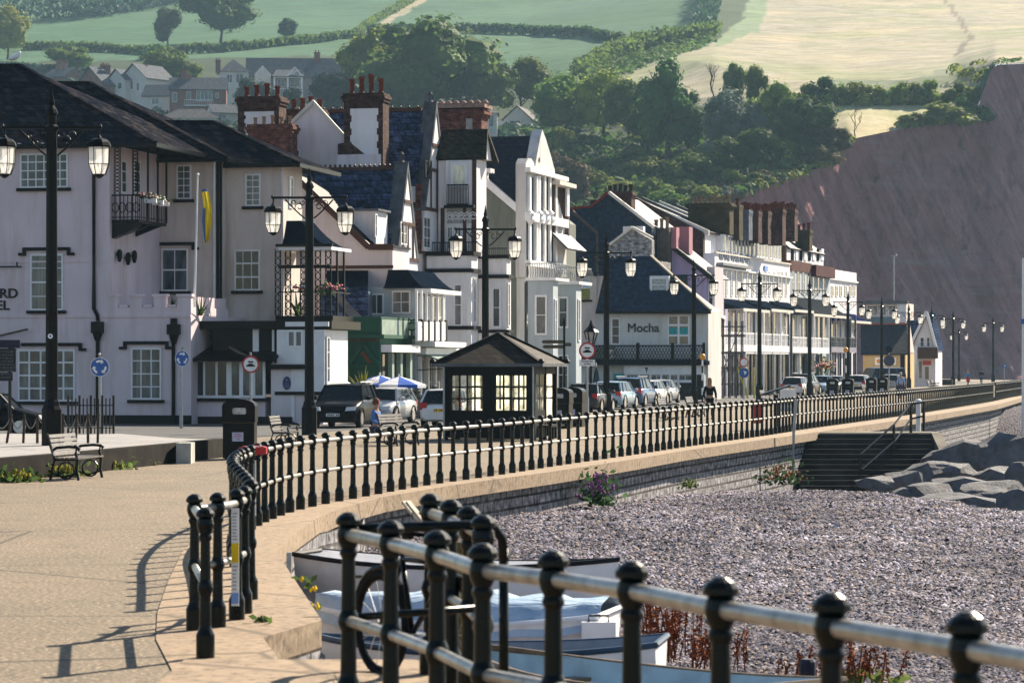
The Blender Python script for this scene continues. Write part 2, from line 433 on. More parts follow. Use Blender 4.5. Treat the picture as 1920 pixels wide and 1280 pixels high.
# beach
def zbeach(X, D):
    if D < 60: zw = -1.15+.4*max(0, (D-40)/20)
    elif D < 84: zw = -.75-.35*(D-60)/24
    elif D < 110: zw = -1.1-.8*(D-84)/26
    else: zw = -1.9
    zw -= .1*min(6, max(0, X+1))*.25
    Dc = 91 if X < 9.5 else (91-4*(X-9.5) if X < 10.3 else max(30, 87.8-12.5*(X-10.3)))
    if D > Dc: zw -= min(1.2, .1*(D-Dc))
    if D > 181: zw = max(zw, -2.0+1.55*min(1, (D-181)/9))
    if X > 24: zw -= .05*min(60, X-24)*(1 if D < 180 else .12)
    return zw+.09*mnoise.noise((X*.6, D*.35, 0))+.04*mnoise.noise((X*2.1, D*1.3, 3))
def shingle(name='shingle', k=1.0):
    m, N, L, b = newmat(name); v = coords(N, L)
    mp = N.new('ShaderNodeMapping'); mp.inputs['Scale'].default_value = (1, .42, 1); L.new(v, mp.inputs[0])
    vo = N.new('ShaderNodeTexVoronoi'); vo.inputs['Scale'].default_value = 13*k; L.new(mp.outputs[0], vo.inputs['Vector'])
    vo2 = N.new('ShaderNodeTexVoronoi'); vo2.inputs['Scale'].default_value = 6*k; L.new(mp.outputs[0], vo2.inputs['Vector'])
    sp = N.new('ShaderNodeSeparateColor'); L.new(vo.outputs['Color'], sp.inputs[0])
    c = mix(N, L, ramp(N, L, sp.outputs[0], .1, .9), (.045,.045,.065), (.24,.22,.26))
    c = mix(N, L, ramp(N, L, sp.outputs[1], .8, .86), c, (.17,.14,.125))
    c = mix(N, L, ramp(N, L, vo.outputs['Distance'], .45, .8), c, (.02,.02,.026))
    big = noise(N, L, v, .18, 4)
    c = mix(N, L, ramp(N, L, big, .4, .7), c, mix(N, L, .5, c, (.12,.105,.115)))
    L.new(c, b.inputs['Base Color']); b.inputs['Specular IOR Level'].default_value = .1; b.inputs['Roughness'].default_value = .9
    ad = N.new('ShaderNodeMath'); ad.operation = 'MULTIPLY_ADD'; L.new(vo2.outputs['Distance'], ad.inputs[0]); ad.inputs[1].default_value = .8; L.new(vo.outputs['Distance'], ad.inputs[2])
    bp = N.new('ShaderNodeBump'); bp.invert = True; bp.inputs['Strength'].default_value = 1.0; bp.inputs['Distance'].default_value = .13
    L.new(ad.outputs[0], bp.inputs['Height']); L.new(bp.outputs[0], b.inputs['Normal'])
    return m
SHING = shingle()
mb = MB(); rows = []
Ds = [8+1.0*i for i in range(52)]+[60+1.5*i for i in range(40)]+[120+4*i for i in range(30)]+[240+12*i for i in range(34)]
Xs = [-4+.35*i for i in range(70)]+[20.5+1.5*i for i in range(40)]+[80.5+6*i for i in range(10)]
for D in Ds:
    rows.append([(X, D, zbeach(X, D)) for X in Xs])
mb.grid(rows, flip=False)
tag(mb.build('beach', SHING, smooth=True), kind='structure')
wm, N, L, b = newmat('sea_water'); b.inputs['Base Color'].default_value = (.02,.05,.07,1); b.inputs['Roughness'].default_value = .12
bump(N, L, b, noise(N, L, coords(N, L), .8, 4), .3, .2)
flat('sea', [(-1500,-900),(3000,-900),(3000,3500),(-1500,3500)], -4.6, wm)

# loose stones lying on the beach
import numpy as np
rs = np.random.RandomState(5); NP = 230000
u_ = rs.rand(NP*3); Dp = 1/(1/26+(1/100-1/26)*u_); Xp = -3.2+rs.rand(NP*3)*22
fr = (np.abs(Xp) < Dp*.185)
oxs = sorted((p.y, p.x) for p in WSET if p.y < 130); xo = np.interp(Dp, [q[0] for q in oxs], [q[1] for q in oxs])
fr &= (Xp > xo+.05) & ~((Dp > 98) & (Xp < 15)); Dp = Dp[fr][:NP]; Xp = Xp[fr][:NP]; NP = len(Dp)
zp_ = np.array([zbeach(float(a), float(d)) for a, d in zip(Xp, Dp)])
sz_ = (.011+.026*rs.rand(NP)**3)*(.8+Dp/120)
base = np.array([(1,0,0),(-1,0,0),(0,1,0),(0,-1,0),(0,0,1),(0,0,-1),(.7,.7,.3),(-.7,.7,.3),(-.7,-.7,.3),(.7,-.7,.3)])[:6]
faces = np.array([(0,2,4),(2,1,4),(1,3,4),(3,0,4)]); bv = base[:5]
ang = rs.rand(NP)*6.283; sc3 = np.stack([sz_*(.8+.7*rs.rand(NP)), sz_*(.8+.7*rs.rand(NP)), sz_*(.55+.5*rs.rand(NP))], 1)
V3 = bv[None]*sc3[:,None,:]; ca_, sa_ = np.cos(ang), np.sin(ang); tilt = rs.randn(NP, 2)*.35
X3 = V3[:,:,0]*ca_[:,None]-V3[:,:,1]*sa_[:,None]; Y3 = V3[:,:,0]*sa_[:,None]+V3[:,:,1]*ca_[:,None]; Z3 = V3[:,:,2]+X3*tilt[:,:1]+Y3*tilt[:,1:]
co = np.stack([X3+Xp[:,None], Y3+Dp[:,None], Z3+zp_[:,None]+sz_[:,None]*.1], 2).reshape(-1, 3)
fi = (faces[None]+np.arange(NP)[:,None,None]*5).reshape(-1, 3)
me = bpy.data.meshes.new('pebbles'); me.vertices.add(len(co)); me.vertices.foreach_set('co', co.ravel()); me.loops.add(fi.size); me.loops.foreach_set('vertex_index', fi.ravel().astype(np.int32)); me.polygons.add(len(fi)); me.polygons.foreach_set('loop_start', np.arange(0, fi.size, 3, dtype=np.int32)); me.polygons.foreach_set('loop_total', np.full(len(fi), 3, dtype=np.int32)); me.update(calc_edges=True)
big_ = np.array([mnoise.noise((a*.22, d*.09, 2))+.6*mnoise.noise((a*.8, d*.3, 6)) for a, d in zip(Xp, Dp)]); tone = rs.rand(NP)**2*np.clip(.85+.75*big_, .3, 1.5); colp = np.stack([.035+.42*tone, .036+.39*tone, .055+.45*tone, np.ones(NP)], 1); wm_ = rs.rand(NP) < .12; colp[wm_,:3] = (.27,.21,.18)
ca2 = me.color_attributes.new('stone_colour', 'FLOAT_COLOR', 'POINT'); ca2.data.foreach_set('color', np.repeat(colp, 5, axis=0).ravel().astype(np.float32))
pm, N, L, b = newmat('loose_pebbles'); at = N.new('ShaderNodeVertexColor'); at.layer_name = 'stone_colour'; L.new(at.outputs[0], b.inputs['Base Color']); b.inputs['Roughness'].default_value = .9; b.inputs['Specular IOR Level'].default_value = .08
me.polygons.foreach_set('use_smooth', [True]*len(me.polygons)); me.materials.append(pm); po = bpy.data.objects.new('pebbles', me); C.objects.link(po); tag(po, kind='stuff')

# ------------------------------------------------------------------ hills
HC = {
 -700:[(480,560),(560,450),(640,345),(720,262),(820,200),(950,140),(1150,85),(1400,20),(1900,-150)],
 200:[(480,560),(560,440),(640,335),(720,255),(820,190),(950,130),(1150,75),(1400,10),(1900,-150)],
 700:[(480,560),(560,430),(640,330),(720,250),(820,185),(950,120),(1150,68),(1400,5),(1900,-150)],
 1000:[(480,560),(560,430),(630,335),(700,262),(800,190),(950,112),(1150,58),(1400,0),(1900,-150)],
 1200:[(480,560),(560,420),(610,350),(690,275),(780,185),(950,105),(1150,52),(1400,-10),(1900,-150)],
 1340:[(575,385),(600,355),(640,310),(700,250),(780,185),(880,120),(1050,75),(1350,-10),(1900,-140)],
 1420:[(590,352),(620,318),(655,285),(705,235),(780,182),(860,140),(1050,85),(1350,0),(1900,-140)],
 1500:[(620,328),(640,300),(670,262),(715,215),(775,180),(850,148),(1050,88),(1350,0),(1900,-140)],
 1560:[(640,306),(652,280),(680,245),(720,210),(775,180),(850,146),(1050,86),(1350,0),(1900,-140)],
 1590:[(655,262),(670,245),(695,222),(730,202),(778,178),(850,146),(1050,86),(1350,0),(1900,-140)],
 1700:[(680,240),(695,228),(715,212),(740,196),(775,175),(810,148),(1000,95),(1350,0),(1900,-130)],
 1790:[(695,231),(706,222),(722,208),(745,188),(780,162),(810,140),(1000,90),(1350,0),(1900,-130)],
 1822:[(705,227),(715,214),(730,195),(755,160),(780,132),(800,122),(1000,85),(1350,0),(1900,-130)],
 1866:[(708,121),(716,119),(727,117),(745,113),(790,106),(860,95),(1050,72),(1350,0),(1900,-130)],
 1960:[(732,118),(742,116),(757,112),(785,106),(830,98),(900,86),(1060,65),(1350,0),(1900,-130)],
 2700:[(950,40),(960,38),(980,34),(1000,30),(1050,20),(1100,10),(1200,-5),(1400,-30),(1900,-140)],
}
def nearer(D, px):
    k = 1-.5*min(1, max(0, (px-1000)/420)); return D if D < 575 else (575+(D-575)*k if D < 815 else D-240*(1-k))
HC = {k: [(nearer(D, k), y) for D, y in c] for k, c in HC.items()}
HK = sorted(HC)
def hill_pt(px, t):
    """t in 0..8 along the column of control points"""
    px = min(max(px, HK[0]), HK[-1])
    for a, b in zip(HK, HK[1:]):
        if a <= px <= b: break
    u = (px-a)/(b-a)
    i = min(int(t), 7); v = t-i
    def at(k):
        c = HC[k]; return (c[i][0]+(c[i+1][0]-c[i][0])*v, c[i][1]+(c[i+1][1]-c[i][1])*v)
    A, B = at(a), at(b)
    return A[0]+(B[0]-A[0])*u, A[1]+(B[1]-A[1])*u
def hill(px, py):
    """the hillside point seen at a pixel of the photograph"""
    lo, hi = 0.0, 8.0
    for _ in range(30):
        m_ = (lo+hi)/2
        if hill_pt(px, m_)[1] > py: lo = m_
        else: hi = m_
    D, y = hill_pt(px, lo)
    return P(px, y, D)
def inpoly(x, y, pg):
    c = False; j = len(pg)-1
    for i in range(len(pg)):
        if (pg[i][1] > y) != (pg[j][1] > y) and x < (pg[j][0]-pg[i][0])*(y-pg[i][1])/(pg[j][1]-pg[i][1])+pg[i][0]: c = not c
        j = i
    return c
ZONES = [  # land use on the hillside
 ((.03,.05,.022), [(-900,700),(2800,700),(2800,105),(1850,118),(1836,226),(1560,240),(1460,205),(1330,185),(1230,175),(1150,150),(1090,150),(940,130),(690,105),(640,104),(300,112),(-900,130)]),   # wooded ground
 ((.36,.315,.24), [(1090,158),(1150,138),(1330,85),(1400,20),(1460,-60),(1480,-200),(2800,-200),(2800,118),(1850,122),(1836,160),(1760,186),(1480,188),(1330,200),(1200,190)]),         # pale stubble
 ((.5,.43,.29), [(1500,210),(1560,190),(1830,190),(1838,226),(1700,245),(1590,268),(1550,240)]),                                                                              # dry grass ledge
 ((.2,.26,.16), [(1340,90),(1420,60),(1470,-60),(1480,-200),(1430,-200),(1330,40)]),
 ((.05,.075,.035), [(1080,150),(1100,110),(1180,62),(1300,55),(1310,0),(1330,-100),(1430,-100),(1390,40),(1330,82),(1180,130),(1130,158)]),                                        # scrub bank
 ((.2,.165,.125), [(1765,-2),(1800,45),(1813,70),(1786,104),(1796,106),(1824,71),(1809,44),(1774,-2)]),
 ((.22,.235,.17), [(1480,170),(1560,150),(1700,150),(1850,110),(1850,124),(1740,172)]),
 ((.36,.3,.22), [(690,56),(760,12),(800,-16),(818,-12),(770,20),(700,62)]),                                                                                                   # track
]
GREEN = (.05, .125, .066)
mb = MB(); rows = []; cols = []
NC, NR = 330, 150
pxs = [-700+3400*(i/NC) for i in range(NC+1)]
pxs = sorted(set([round(-700+700*(i/30), 1) for i in range(31)]+[round(1920*i/300, 1) for i in range(301)]+[round(1920+780*i/30, 1) for i in range(31)]+[1836, 1850]))
for j in range(NR+1):
    t = 8*j/NR; r = []
    for px in pxs:
        D, y = hill_pt(px, t); p = P(px, y, D)
        if j > 0: p.z += .5*mnoise.noise((p.x*.05, p.y*.05, 0))
        r.append(p)
        q = (px+7*mnoise.noise((px*.03, y*.1, 2)), y+3*mnoise.noise((px*.05, y*.15, 7)))
        c = GREEN
        for col, pg in ZONES:
            if inpoly(q[0], q[1], pg): c = col
        if c is GREEN:
            k = 1+.25*mnoise.noise((p.x*.01, p.y*.012, 5)); c = (GREEN[0]*k, GREEN[1]*(1+(k-1)*.6), GREEN[2]*k)
        cols.append(c)
    rows.append(r)
mb.grid(rows)
hm, N, L, b = newmat('hill_fields')
at = N.new('ShaderNodeVertexColor'); at.layer_name = 'land_use'
v = coords(N, L)
f = noise(N, L, v, .12, 5); g = noise(N, L, v, .3, 5, .7); h = noise(N, L, v, .03, 3)
c = mix(N, L, ramp(N, L, f, .35, .68), at.outputs[0], mix(N, L, 1.0, at.outputs[0], (.62,.66,.6), 'MULTIPLY'))
c = mix(N, L, ramp(N, L, g, .5, .75), c, mix(N, L, 1.0, c, (.66,.72,.6), 'MULTIPLY'))
c = mix(N, L, ramp(N, L, h, .45, .65), c, mix(N, L, 1.0, c, (1.25,1.18,1.05), 'MULTIPLY'))
tuf = noise(N, L, v, .9, 3, .7); c = mix(N, L, ramp(N, L, tuf, .56, .7), c, mix(N, L, 1.0, c, (.6,.68,.55), 'MULTIPLY'))
pat = noise(N, L, v, .018, 5, .65, (1, .6, 1)); c = mix(N, L, ramp(N, L, pat, .5, .62), c, mix(N, L, 1.0, c, (.78,.9,.72), 'MULTIPLY'))
L.new(c, b.inputs['Base Color']); b.inputs['Roughness'].default_value = .95; b.inputs['Specular IOR Level'].default_value = .1
bump(N, L, b, g, .3, .5)
ho = mb.build('hills', hm, smooth=True)
ca = ho.data.color_attributes.new('land_use', 'FLOAT_COLOR', 'POINT')
for i, c in enumerate(cols): ca.data[i].color = (*c, 1)
tag(ho, kind='structure')

# ------------------------------------------------------------------ red cliff
EDGE = [(1290,440,540),(1340,385,575),(1420,352,590),(1500,328,620),(1560,306,640),(1590,262,655),(1700,240,680),(1790,231,695),(1812,229,700),(1836,196,703),(1850,152,705),(1864,122,708),(1960,118,732),(2700,40,950)]
EDGE = [(a, y, nearer(D, max(a, 1340))) for a, y, D in EDGE]
def edge(px):
    for a, b in zip(EDGE, EDGE[1:]):
        if a[0] <= px <= b[0]:
            u = (px-a[0])/(b[0]-a[0]); return (a[1]+(b[1]-a[1])*u, a[2]+(b[2]-a[2])*u)
mb = MB(); rows = []
cpx = [1290+4*i for i in range(140)]+[1850+10*i for i in range(86)]
NV = 110
for j in range(NV+1):
    v_ = j/NV; r = []
    for px in cpx:
        y, D = edge(px)
        # smooth the step of the cliff line a little lower down
        if v_ > 0:
            k = min(1, v_*2.2)
            ys = sum(edge(min(2690, max(1291, px+d)))[0] for d in (-90,-60,-30,0,30,60,90))/7
            Ds_ = sum(edge(min(2690, max(1291, px+d)))[1] for d in (-90,-60,-30,0,30,60,90))/7
            Dd = D+(Ds_-D)*k
        else: Dd = D
        top = P(px, y, D); zt = top.z
        z = zt+(-3-zt)*v_
        D2 = Dd-(zt+3)*(.1*v_+.15*v_*v_)
        X = (px-960)/F*Dd
        s_ = X*.9+z*.5                                   # gullies raking down to the right
        amp = min(1, v_*6)*1.0
        gul = abs(mnoise.noise((s_*.075, z*.012, 1)))*3.0+abs(mnoise.noise((s_*.2, z*.03, 5)))*2.6+abs(mnoise.noise((s_*.55, z*.08, 9)))*1.5+mnoise.noise((X*.9, z*.9, 4))*.5
        r.append(Vector((X, D2+gul*amp-1.5*amp, z)))
    rows.append(r)
mb.grid(rows, flip=True)
cm, N, L, b = newmat('red_cliff'); v = coords(N, L)
f = noise(N, L, v, .05, 5); g = noise(N, L, v, .35, 6, .65, (1, .4, .5)); h = noise(N, L, v, .09, 4, .6, (.4, .4, 3))
c = mix(N, L, ramp(N, L, f, .35, .65), (.42,.185,.19), (.5,.26,.265))
c = mix(N, L, ramp(N, L, g, .5, .72), c, (.24,.11,.12))
c = mix(N, L, ramp(N, L, h, .56, .72), c, (.46,.29,.29))
dp = N.new('ShaderNodeVectorMath'); dp.operation = 'DOT_PRODUCT'; dp.inputs[1].default_value = (.9,.15,.5); L.new(v, dp.inputs[0])
sz = N.new('ShaderNodeSeparateXYZ'); L.new(v, sz.inputs[0]); zz = mathmul(N, L, sz.outputs[2], .12); cb = N.new('ShaderNodeCombineXYZ'); L.new(dp.outputs['Value'], cb.inputs[0]); L.new(zz, cb.inputs[1])
stk = noise(N, L, cb.outputs[0], .55, 5, .65)
c = mix(N, L, ramp(N, L, stk, .5, .68), c, mix(N, L, 1.0, c, (.7,.66,.72), 'MULTIPLY'))
c = mix(N, L, ramp(N, L, stk, .44, .3), c, mix(N, L, 1.0, c, (1.4,1.38,1.35), 'MULTIPLY'))
pt = noise(N, L, v, .12, 3)
c = mix(N, L, ramp(N, L, pt, .66, .72), c, (.11,.11,.07))
L.new(c, b.inputs['Base Color']); b.inputs['Roughness'].default_value = .95; b.inputs['Specular IOR Level'].default_value = .1
hh = N.new('ShaderNodeMath'); hh.operation = 'MULTIPLY_ADD'; L.new(stk, hh.inputs[0]); hh.inputs[1].default_value = 1.6; L.new(noise(N, L, v, .8, 6, .7), hh.inputs[2])
bump(N, L, b, hh.outputs[0], 1.0, 2.2)
tag(mb.build('cliff', cm, smooth=True), kind='structure')

# ------------------------------------------------------------------ air between here and the hill
hz = MB(); hz.box((-420,-40,-5.7),(760,1960,330))
vm = bpy.data.materials.new('haze'); vm.use_nodes = True; N = vm.node_tree.nodes; L = vm.node_tree.links
N.remove(N['Principled BSDF']); pv = N.new('ShaderNodeVolumePrincipled')
pv.inputs['Color'].default_value = (.5,.78,1,1); pv.inputs['Density'].default_value = .0001; pv.inputs['Anisotropy'].default_value = .1
L.new(pv.outputs[0], N['Material Output'].inputs['Volume'])
HAZE = hz.build('haze', vm); tag(HAZE, kind='stuff')
# ================================================================== railings
SILVER = plain('worn_rail_paint', (.42,.4,.36), .3, .25, 9, metal=.55, spec=.6, bmp=.06)
HR = 1.16
POSTPROF = [(.085,0),(.085,.2),(.075,.22),(.06,.25),(.055,.27),(.05,.52),(.066,.555),(.072,.585),(.066,.615),(.05,.65),(.045,.96),(.06,.985),(.06,1.0),(.05,1.02),(.07,1.06),(.078,1.1),(.07,1.14),(.06,1.15),(.085,1.165),(.085,1.19),(.065,1.215),(.03,1.235)]
def post_mesh(n=10):
    mb = MB(); mb.lathe([(r*.9, z) for r, z in POSTPROF], n); me_o = mb.build('post', RAIL, smooth=False)
    me = me_o.data; bpy.data.objects.remove(me_o); return me
PM_NEAR, PM_FAR = post_mesh(14), post_mesh(6)
def resample(path, step):
    path = [Vector(p) for p in path]; out = [path[0]]; acc = 0
    total = sum((b-a).length for a, b in zip(path, path[1:])); n = max(1, round(total/step)); step = total/n
    want = step
    for a, b in zip(path, path[1:]):
        L_ = (b-a).length
        while want <= acc+L_+1e-6 and len(out) <= n:
            out.append(a+(b-a)*((want-acc)/L_)); want += step
        acc += L_
    return out
def smooth(path, it=2):
    path = [Vector(p) for p in path]
    for _ in range(it):
        q = [path[0]]
        for a, b in zip(path, path[1:]): q += [a*.75+b*.25, a*.25+b*.75]
        path = q+[path[-1]]
    return path
def railing(name, label, posts, near=True, group=None, rails=(HR-.06, .585), rr=.036, closed=False):
    posts = [Vector((p[0], p[1], p[2] if len(p) > 2 else 0)) for p in posts]
    root = thing(name, label, 'railing', posts[0], 0, group)
    o0 = posts[0]
    for i, p in enumerate(posts):
        o = link('post', PM_NEAR if near else PM_FAR, root, p-o0)
    for h, nm, k in ((rails[0], 'top_rail', 1), (rails[1], 'middle_rail', .85)):
        mb = MB()
        mb.tube([p-o0+Vector((0,0,h)) for p in posts], rr*k, 10 if near else 6)
        mb.build(nm, SILVER, root, smooth=near)
    return root
bay = [(-1.83,58.6),(-2.7,53.9),(-3.33,50.6),(-3.62,48.2),(-3.76,45.5),(-3.8,42.5),(-3.7,39.8),(-3.46,36.8),(-3.12,34.2),(-2.85,32),(-2.66,30.4)]
straight = [tuple(gnd(*p)[:2]) for p in ((1486,808),(1450,815),(1284,838),(1190,853),(1040,874),(950,889),(894,897))]
run1 = resample(smooth(straight+bay, 2), 1.0)
railing('seafront_railing', 'long curved green black railing round the bay of the promenade', run1, group='promenade railings')
railing('seafront_railing', 'short railing of thick posts at the near left end of the curve', [(-2.57,28.7),(-2.58,28.0),(-2.68,27.2),(-2.86,26.9),(-2.5,24.35)], group='promenade railings')
far1 = [tuple(gnd(*p)[:2]) for p in ((1488,807),(1700,778),(1790,764),(1862,752))]
railing('seafront_railing', 'distant railing above the sea wall behind the beach steps', resample(far1, 1.0), near=False, group='promenade railings')
far2 = [tuple(gnd(*p)[:2]) for p in ((1866,751),(1920,740))]+[(48,262),(60,324)]
railing('seafront_railing', 'farthest railing running out of the picture at the right edge', resample(far2, 1.5)[:100], near=False, group='promenade railings')
ZL = .28
nearp = [(-.98,17.9,ZL),(-.69,17,ZL),(-.4,15.95,ZL),(-.145,14.8,ZL),(.196,14.2,ZL),(.54,13.45,ZL),(.87,12.45,ZL),(1.24,11.6,ZL),(1.63,10.7,ZL),(2.0,9.8,ZL),(2.4,8.9,ZL)]
railing('seafront_railing', 'nearest railing crossing the bottom right corner, bright rails', nearp, group='promenade railings', rr=.04)
railing('seafront_railing', 'short side railing leading away behind the bicycle', [(-.17,17.6,ZL),(-.27,18.7,ZL),(-.4,19.6,ZL),(-.56,20.5,ZL)], group='promenade railings')
g = thing('barred_gate', 'dark hooped gate bar between the nearest railing and the short side railing', 'gate', (-.98,17.95,ZL))
mb = MB(); mb.tube([(0,0,1.13),(.74,.1,1.15),(.86,.2,1.14),(.92,.25,1.06),(.93,.26,.92)], .032, 10); mb.build('top_bar', RAIL, g, smooth=True)
mb = MB(); mb.tube([(0,0,.6),(.78,.2,.64)], .024, 10); mb.build('lower_bar', RAIL, g, smooth=True)
mb = MB(); mb.tube([(.93,.26,0),(.93,.26,1.0)], .03, 10); mb.build('gate_post', RAIL, g, smooth=True)
# the notice hanging on the near left railing
nb = thing('notice_strip', 'narrow white and yellow safety notice hung on the near left railing', 'notice', (-2.56,27.62,.17))
mb = MB(); mb.box((-.035,-.006,0),(.035,.006,.9)); mb.build('board', SIGNW, nb)
mb = MB(); mb.box((-.034,-.009,.4),(.034,-.0065,.58)); mb.build('yellow_panel', YELLOW, nb)
mb = MB(); mb.box((-.034,-.009,.02),(.034,-.0065,.12)); mb.build('blue_panel', plain('notice_blue', (.2,.35,.7), .5, .1, 5), nb)
mb = MB(); random.seed(4)
for z in [.15+.035*i for i in range(7)]+[.61+.03*i for i in range(9)]: mb.box((-.025,-.0085,z),(.005+random.random()*.02,-.0066,z+.009))
mb.build('print_lines', plain('grey_print', (.25,.25,.28), .6, .1, 5), nb)

# ================================================================== double lantern lamp posts
GLOBE, N, L, b = newmat('frosted_lantern_glass')
b.inputs['Base Color'].default_value = (.92,.92,.9,1); b.inputs['Roughness'].default_value = .35
tr = N.new('ShaderNodeBsdfTranslucent'); tr.inputs[0].default_value = (.97,.97,.95,1)
ms = N.new('ShaderNodeMixShader'); ms.inputs[0].default_value = .7; L.new(b.outputs[0], ms.inputs[1]); L.new(tr.outputs[0], ms.inputs[2])
tp_ = N.new('ShaderNodeBsdfTransparent'); tp_.inputs[0].default_value = (1,.99,.97,1); mt_ = N.new('ShaderNodeMixShader'); mt_.inputs[0].default_value = .42; L.new(ms.outputs[0], mt_.inputs[1]); L.new(tp_.outputs[0], mt_.inputs[2]); L.new(mt_.outputs[0], N['Material Output'].inputs[0])
def make_lamp():
    root = thing('street_lamp', '', 'street lamp', (0,0,0))
    mb = MB()
    mb.lathe([(.27,0),(.27,.9),(.22,1.0),(.2,1.1),(.17,1.16),(.155,4),(.145,7.0),(.14,7.9),(.19,7.95),(.19,8.02),(.12,8.08),(.12,8.3),(.17,8.36),(.13,8.46),(.07,8.56),(.08,8.64),(.05,8.74),(.015,9.0)], 8, ang=PI/8)
    mb.build('column', BLACK, root)
    mb = MB(); mb.beam((-1.28,0,8.0),(1.28,0,8.0),.07,.075)
    mb.lathe([(.03,-.02),(.045,.03),(.01,.1)], 6, (-1.26,0,8.0)); mb.lathe([(.03,-.02),(.045,.03),(.01,.1)], 6, (1.26,0,8.0))
    mb.build('cross_arm', BLACK, root)
    for s in (-1, 1):
        mb = MB()
        mb.tube([(s*.15,0,7.3),(s*.3,0,7.42),(s*.62,0,7.72),(s*.8,0,7.93)], .028, 6)
        def scroll(cx, cz, r0, turns, a0, dirn):
            pts = []
            for i in range(16):
                t = i/15; a = a0+dirn*turns*2*PI*t; r = r0*(1-.75*t); pts.append((s*(cx+math.cos(a)*r), 0, cz+math.sin(a)*r))
            mb.tube(pts, .018, 5)
        scroll(.34,7.68,.16,1.1,-.8,1); scroll(.52,7.82,.11,1.1,-.8,1); scroll(.22,7.84,.1,1,.3,-1)
        mb.build('scroll_bracket', IRON, root)
        ln = MB(); ln.tube([(s*1.22,0,7.97),(s*1.22,0,7.76)], .03, 6)
        ln.lathe([(.31,7.5),(.33,7.54),(.29,7.63),(.22,7.7),(.09,7.74),(.06,7.78),(.03,7.82)], 8, (s*1.22,0,0), PI/8)
        lo = ln.build('lantern', BLACK, root)
        gl = MB(); gl.lathe([(.28,7.5),(.265,7.08),(.17,6.84),(.1,6.78)], 8, (s*1.22,0,0), PI/8); gl.build('glass', GLOBE, lo)
        fr = MB()
        for k in range(8):
            a = PI/8+k*PI/4; c_, s_ = math.cos(a), math.sin(a)
            pts = [(s*1.22+c_*r, s_*r, z) for r, z in ((.29,7.51),(.275,7.08),(.178,6.83))]
            fr.beam(pts[0], pts[1], .016); fr.beam(pts[1], pts[2], .016)
        for r, z in ((.278,7.08),(.18,6.82)):
            ring = [(s*1.22+math.cos(PI/8+k*PI/4)*r, math.sin(PI/8+k*PI/4)*r, z) for k in range(8)]
            for k in range(8): fr.beam(ring[k], ring[(k+1) % 8], .02)
        fr.lathe([(.17,6.83),(.1,6.76),(.03,6.72)], 8, (s*1.22,0,0), PI/8)
        fr.build('lantern_cage', BLACK, lo)
    return root
LAMPS = [  # px, depth, top row, base z
 (97,72.0,165,.45,'nearest double lantern lamp post standing on the verge behind the bench'),
 (580,101.8,315,0,'double lantern lamp post just left of the dark off road car'),
 (910,126,385,0,'double lantern lamp post rising behind the seafront shelter'),
 (1137,151,437,0,'double lantern lamp post in front of the slate roofed cafe, beside the round red sign'),
 (1301,177,486,0,'double lantern lamp post at the right end of the cafe front'),
 (1424,202,505,0,'double lantern lamp post before the white terrace, next to the scaffolding'),
 (1518,226,520,0,'double lantern lamp post beside the white hatchback at the terrace'),
 (1590,251,545,0,'double lantern lamp post beside the white end house of the terrace'),
 (1653,276,555,0,'double lantern lamp post against the yellow walled building'),
 (1704,301,568,0,'double lantern lamp post between the yellow building and the gabled cottage'),
 (1747,325,575,0,'double lantern lamp post right of the gabled white cottage'),
 (1787,349,582,0,'double lantern lamp post carrying a small blue sign, against the cliff'),
 (1798,428,612,0,'smallest double lantern lamp post, standing behind another near the cliff foot'),
 (1862,410,592,0,'rightmost double lantern lamp post, alone before the cliff')]
lamp0 = make_lamp()
for i, (px, D, top, z0, lab) in enumerate(LAMPS):
    Hh = CH+(HZ-top)/F*D-z0; sc_ = Hh/9.0
    o = lamp0 if i == 0 else dup(lamp0)
    o.location = ((px-960)/F*D, D, z0); o.scale = (sc_ if i else .93, sc_ if i else .93, sc_); o['label'] = lab; o['group'] = 'lamp posts along the promenade'
    o.rotation_euler = (0, 0, R(random.Random(i).uniform(-3, 3)))
# small stickers on the nearest post
st = thing('post_sticker', 'small round white sticker on the nearest lamp post', 'sticker', ((94-960)/F*71.8, 71.83, CH+(HZ-630)/F*71.8))
mb = MB(); mb.lathe([(.06,0),(.06,.01)], 14); q = mb.build('disc', SIGNW, st); q.rotation_euler = (R(90),0,0)
mb = MB(); mb.lathe([(.028,0),(.028,.004)], 10); q = mb.build('blue_dot', BLUE, st, loc=(0,-.0105,0)); q.rotation_euler = (R(90),0,0)

# ================================================================== seafront shelter
def pane_grid(mb, pt, nx, ny, bw):
    """bars of a window: pt(u,v)->point on the plane, u,v in 0..1"""
    pass
D0 = gnd(835,824)[1]
sh = thing('seafront_shelter', 'black timber seafront shelter with glazed sides and worn hipped roof', 'shelter', gnd(1000,826), R(-13))
SW, SDp = 2.85, 3.2       # left face width, depth
hE = 2.42                 # eaves
mb = MB()
for x in (-SW, -SW/2, 0):
    for y in (0, SDp): mb.box((x-.07,y-.07,0),(x+.07,y+.07,hE))
for y in (SDp/2,): mb.box((-.07,y-.07,0),(.07,y+.07,hE)); mb.box((-SW-.07,y-.07,0),(-SW+.07,y+.07,hE))
for y in (0, SDp):
    mb.box((-SW,y-.05,2.05 if y == 0 else 2.2),(0,y+.05,hE)); mb.box((-SW,y-.05,.08),(0,y+.05,.95 if y == 0 else .6))
    for x0 in (-SW, -SW/2) if y == 0 else (): 
        mb.box((x0+.07,y-.05,.95),(x0+.22,y+.05,2.05)); mb.box((x0+SW/2-.22,y-.05,.95),(x0+SW/2-.07,y+.05,2.05))
for x in (0, -SW):
    mb.box((x-.05,0,2.1),(x+.05,SDp,hE)); mb.box((x-.05,0,.08),(x+.05,SDp*.5,.95)); 
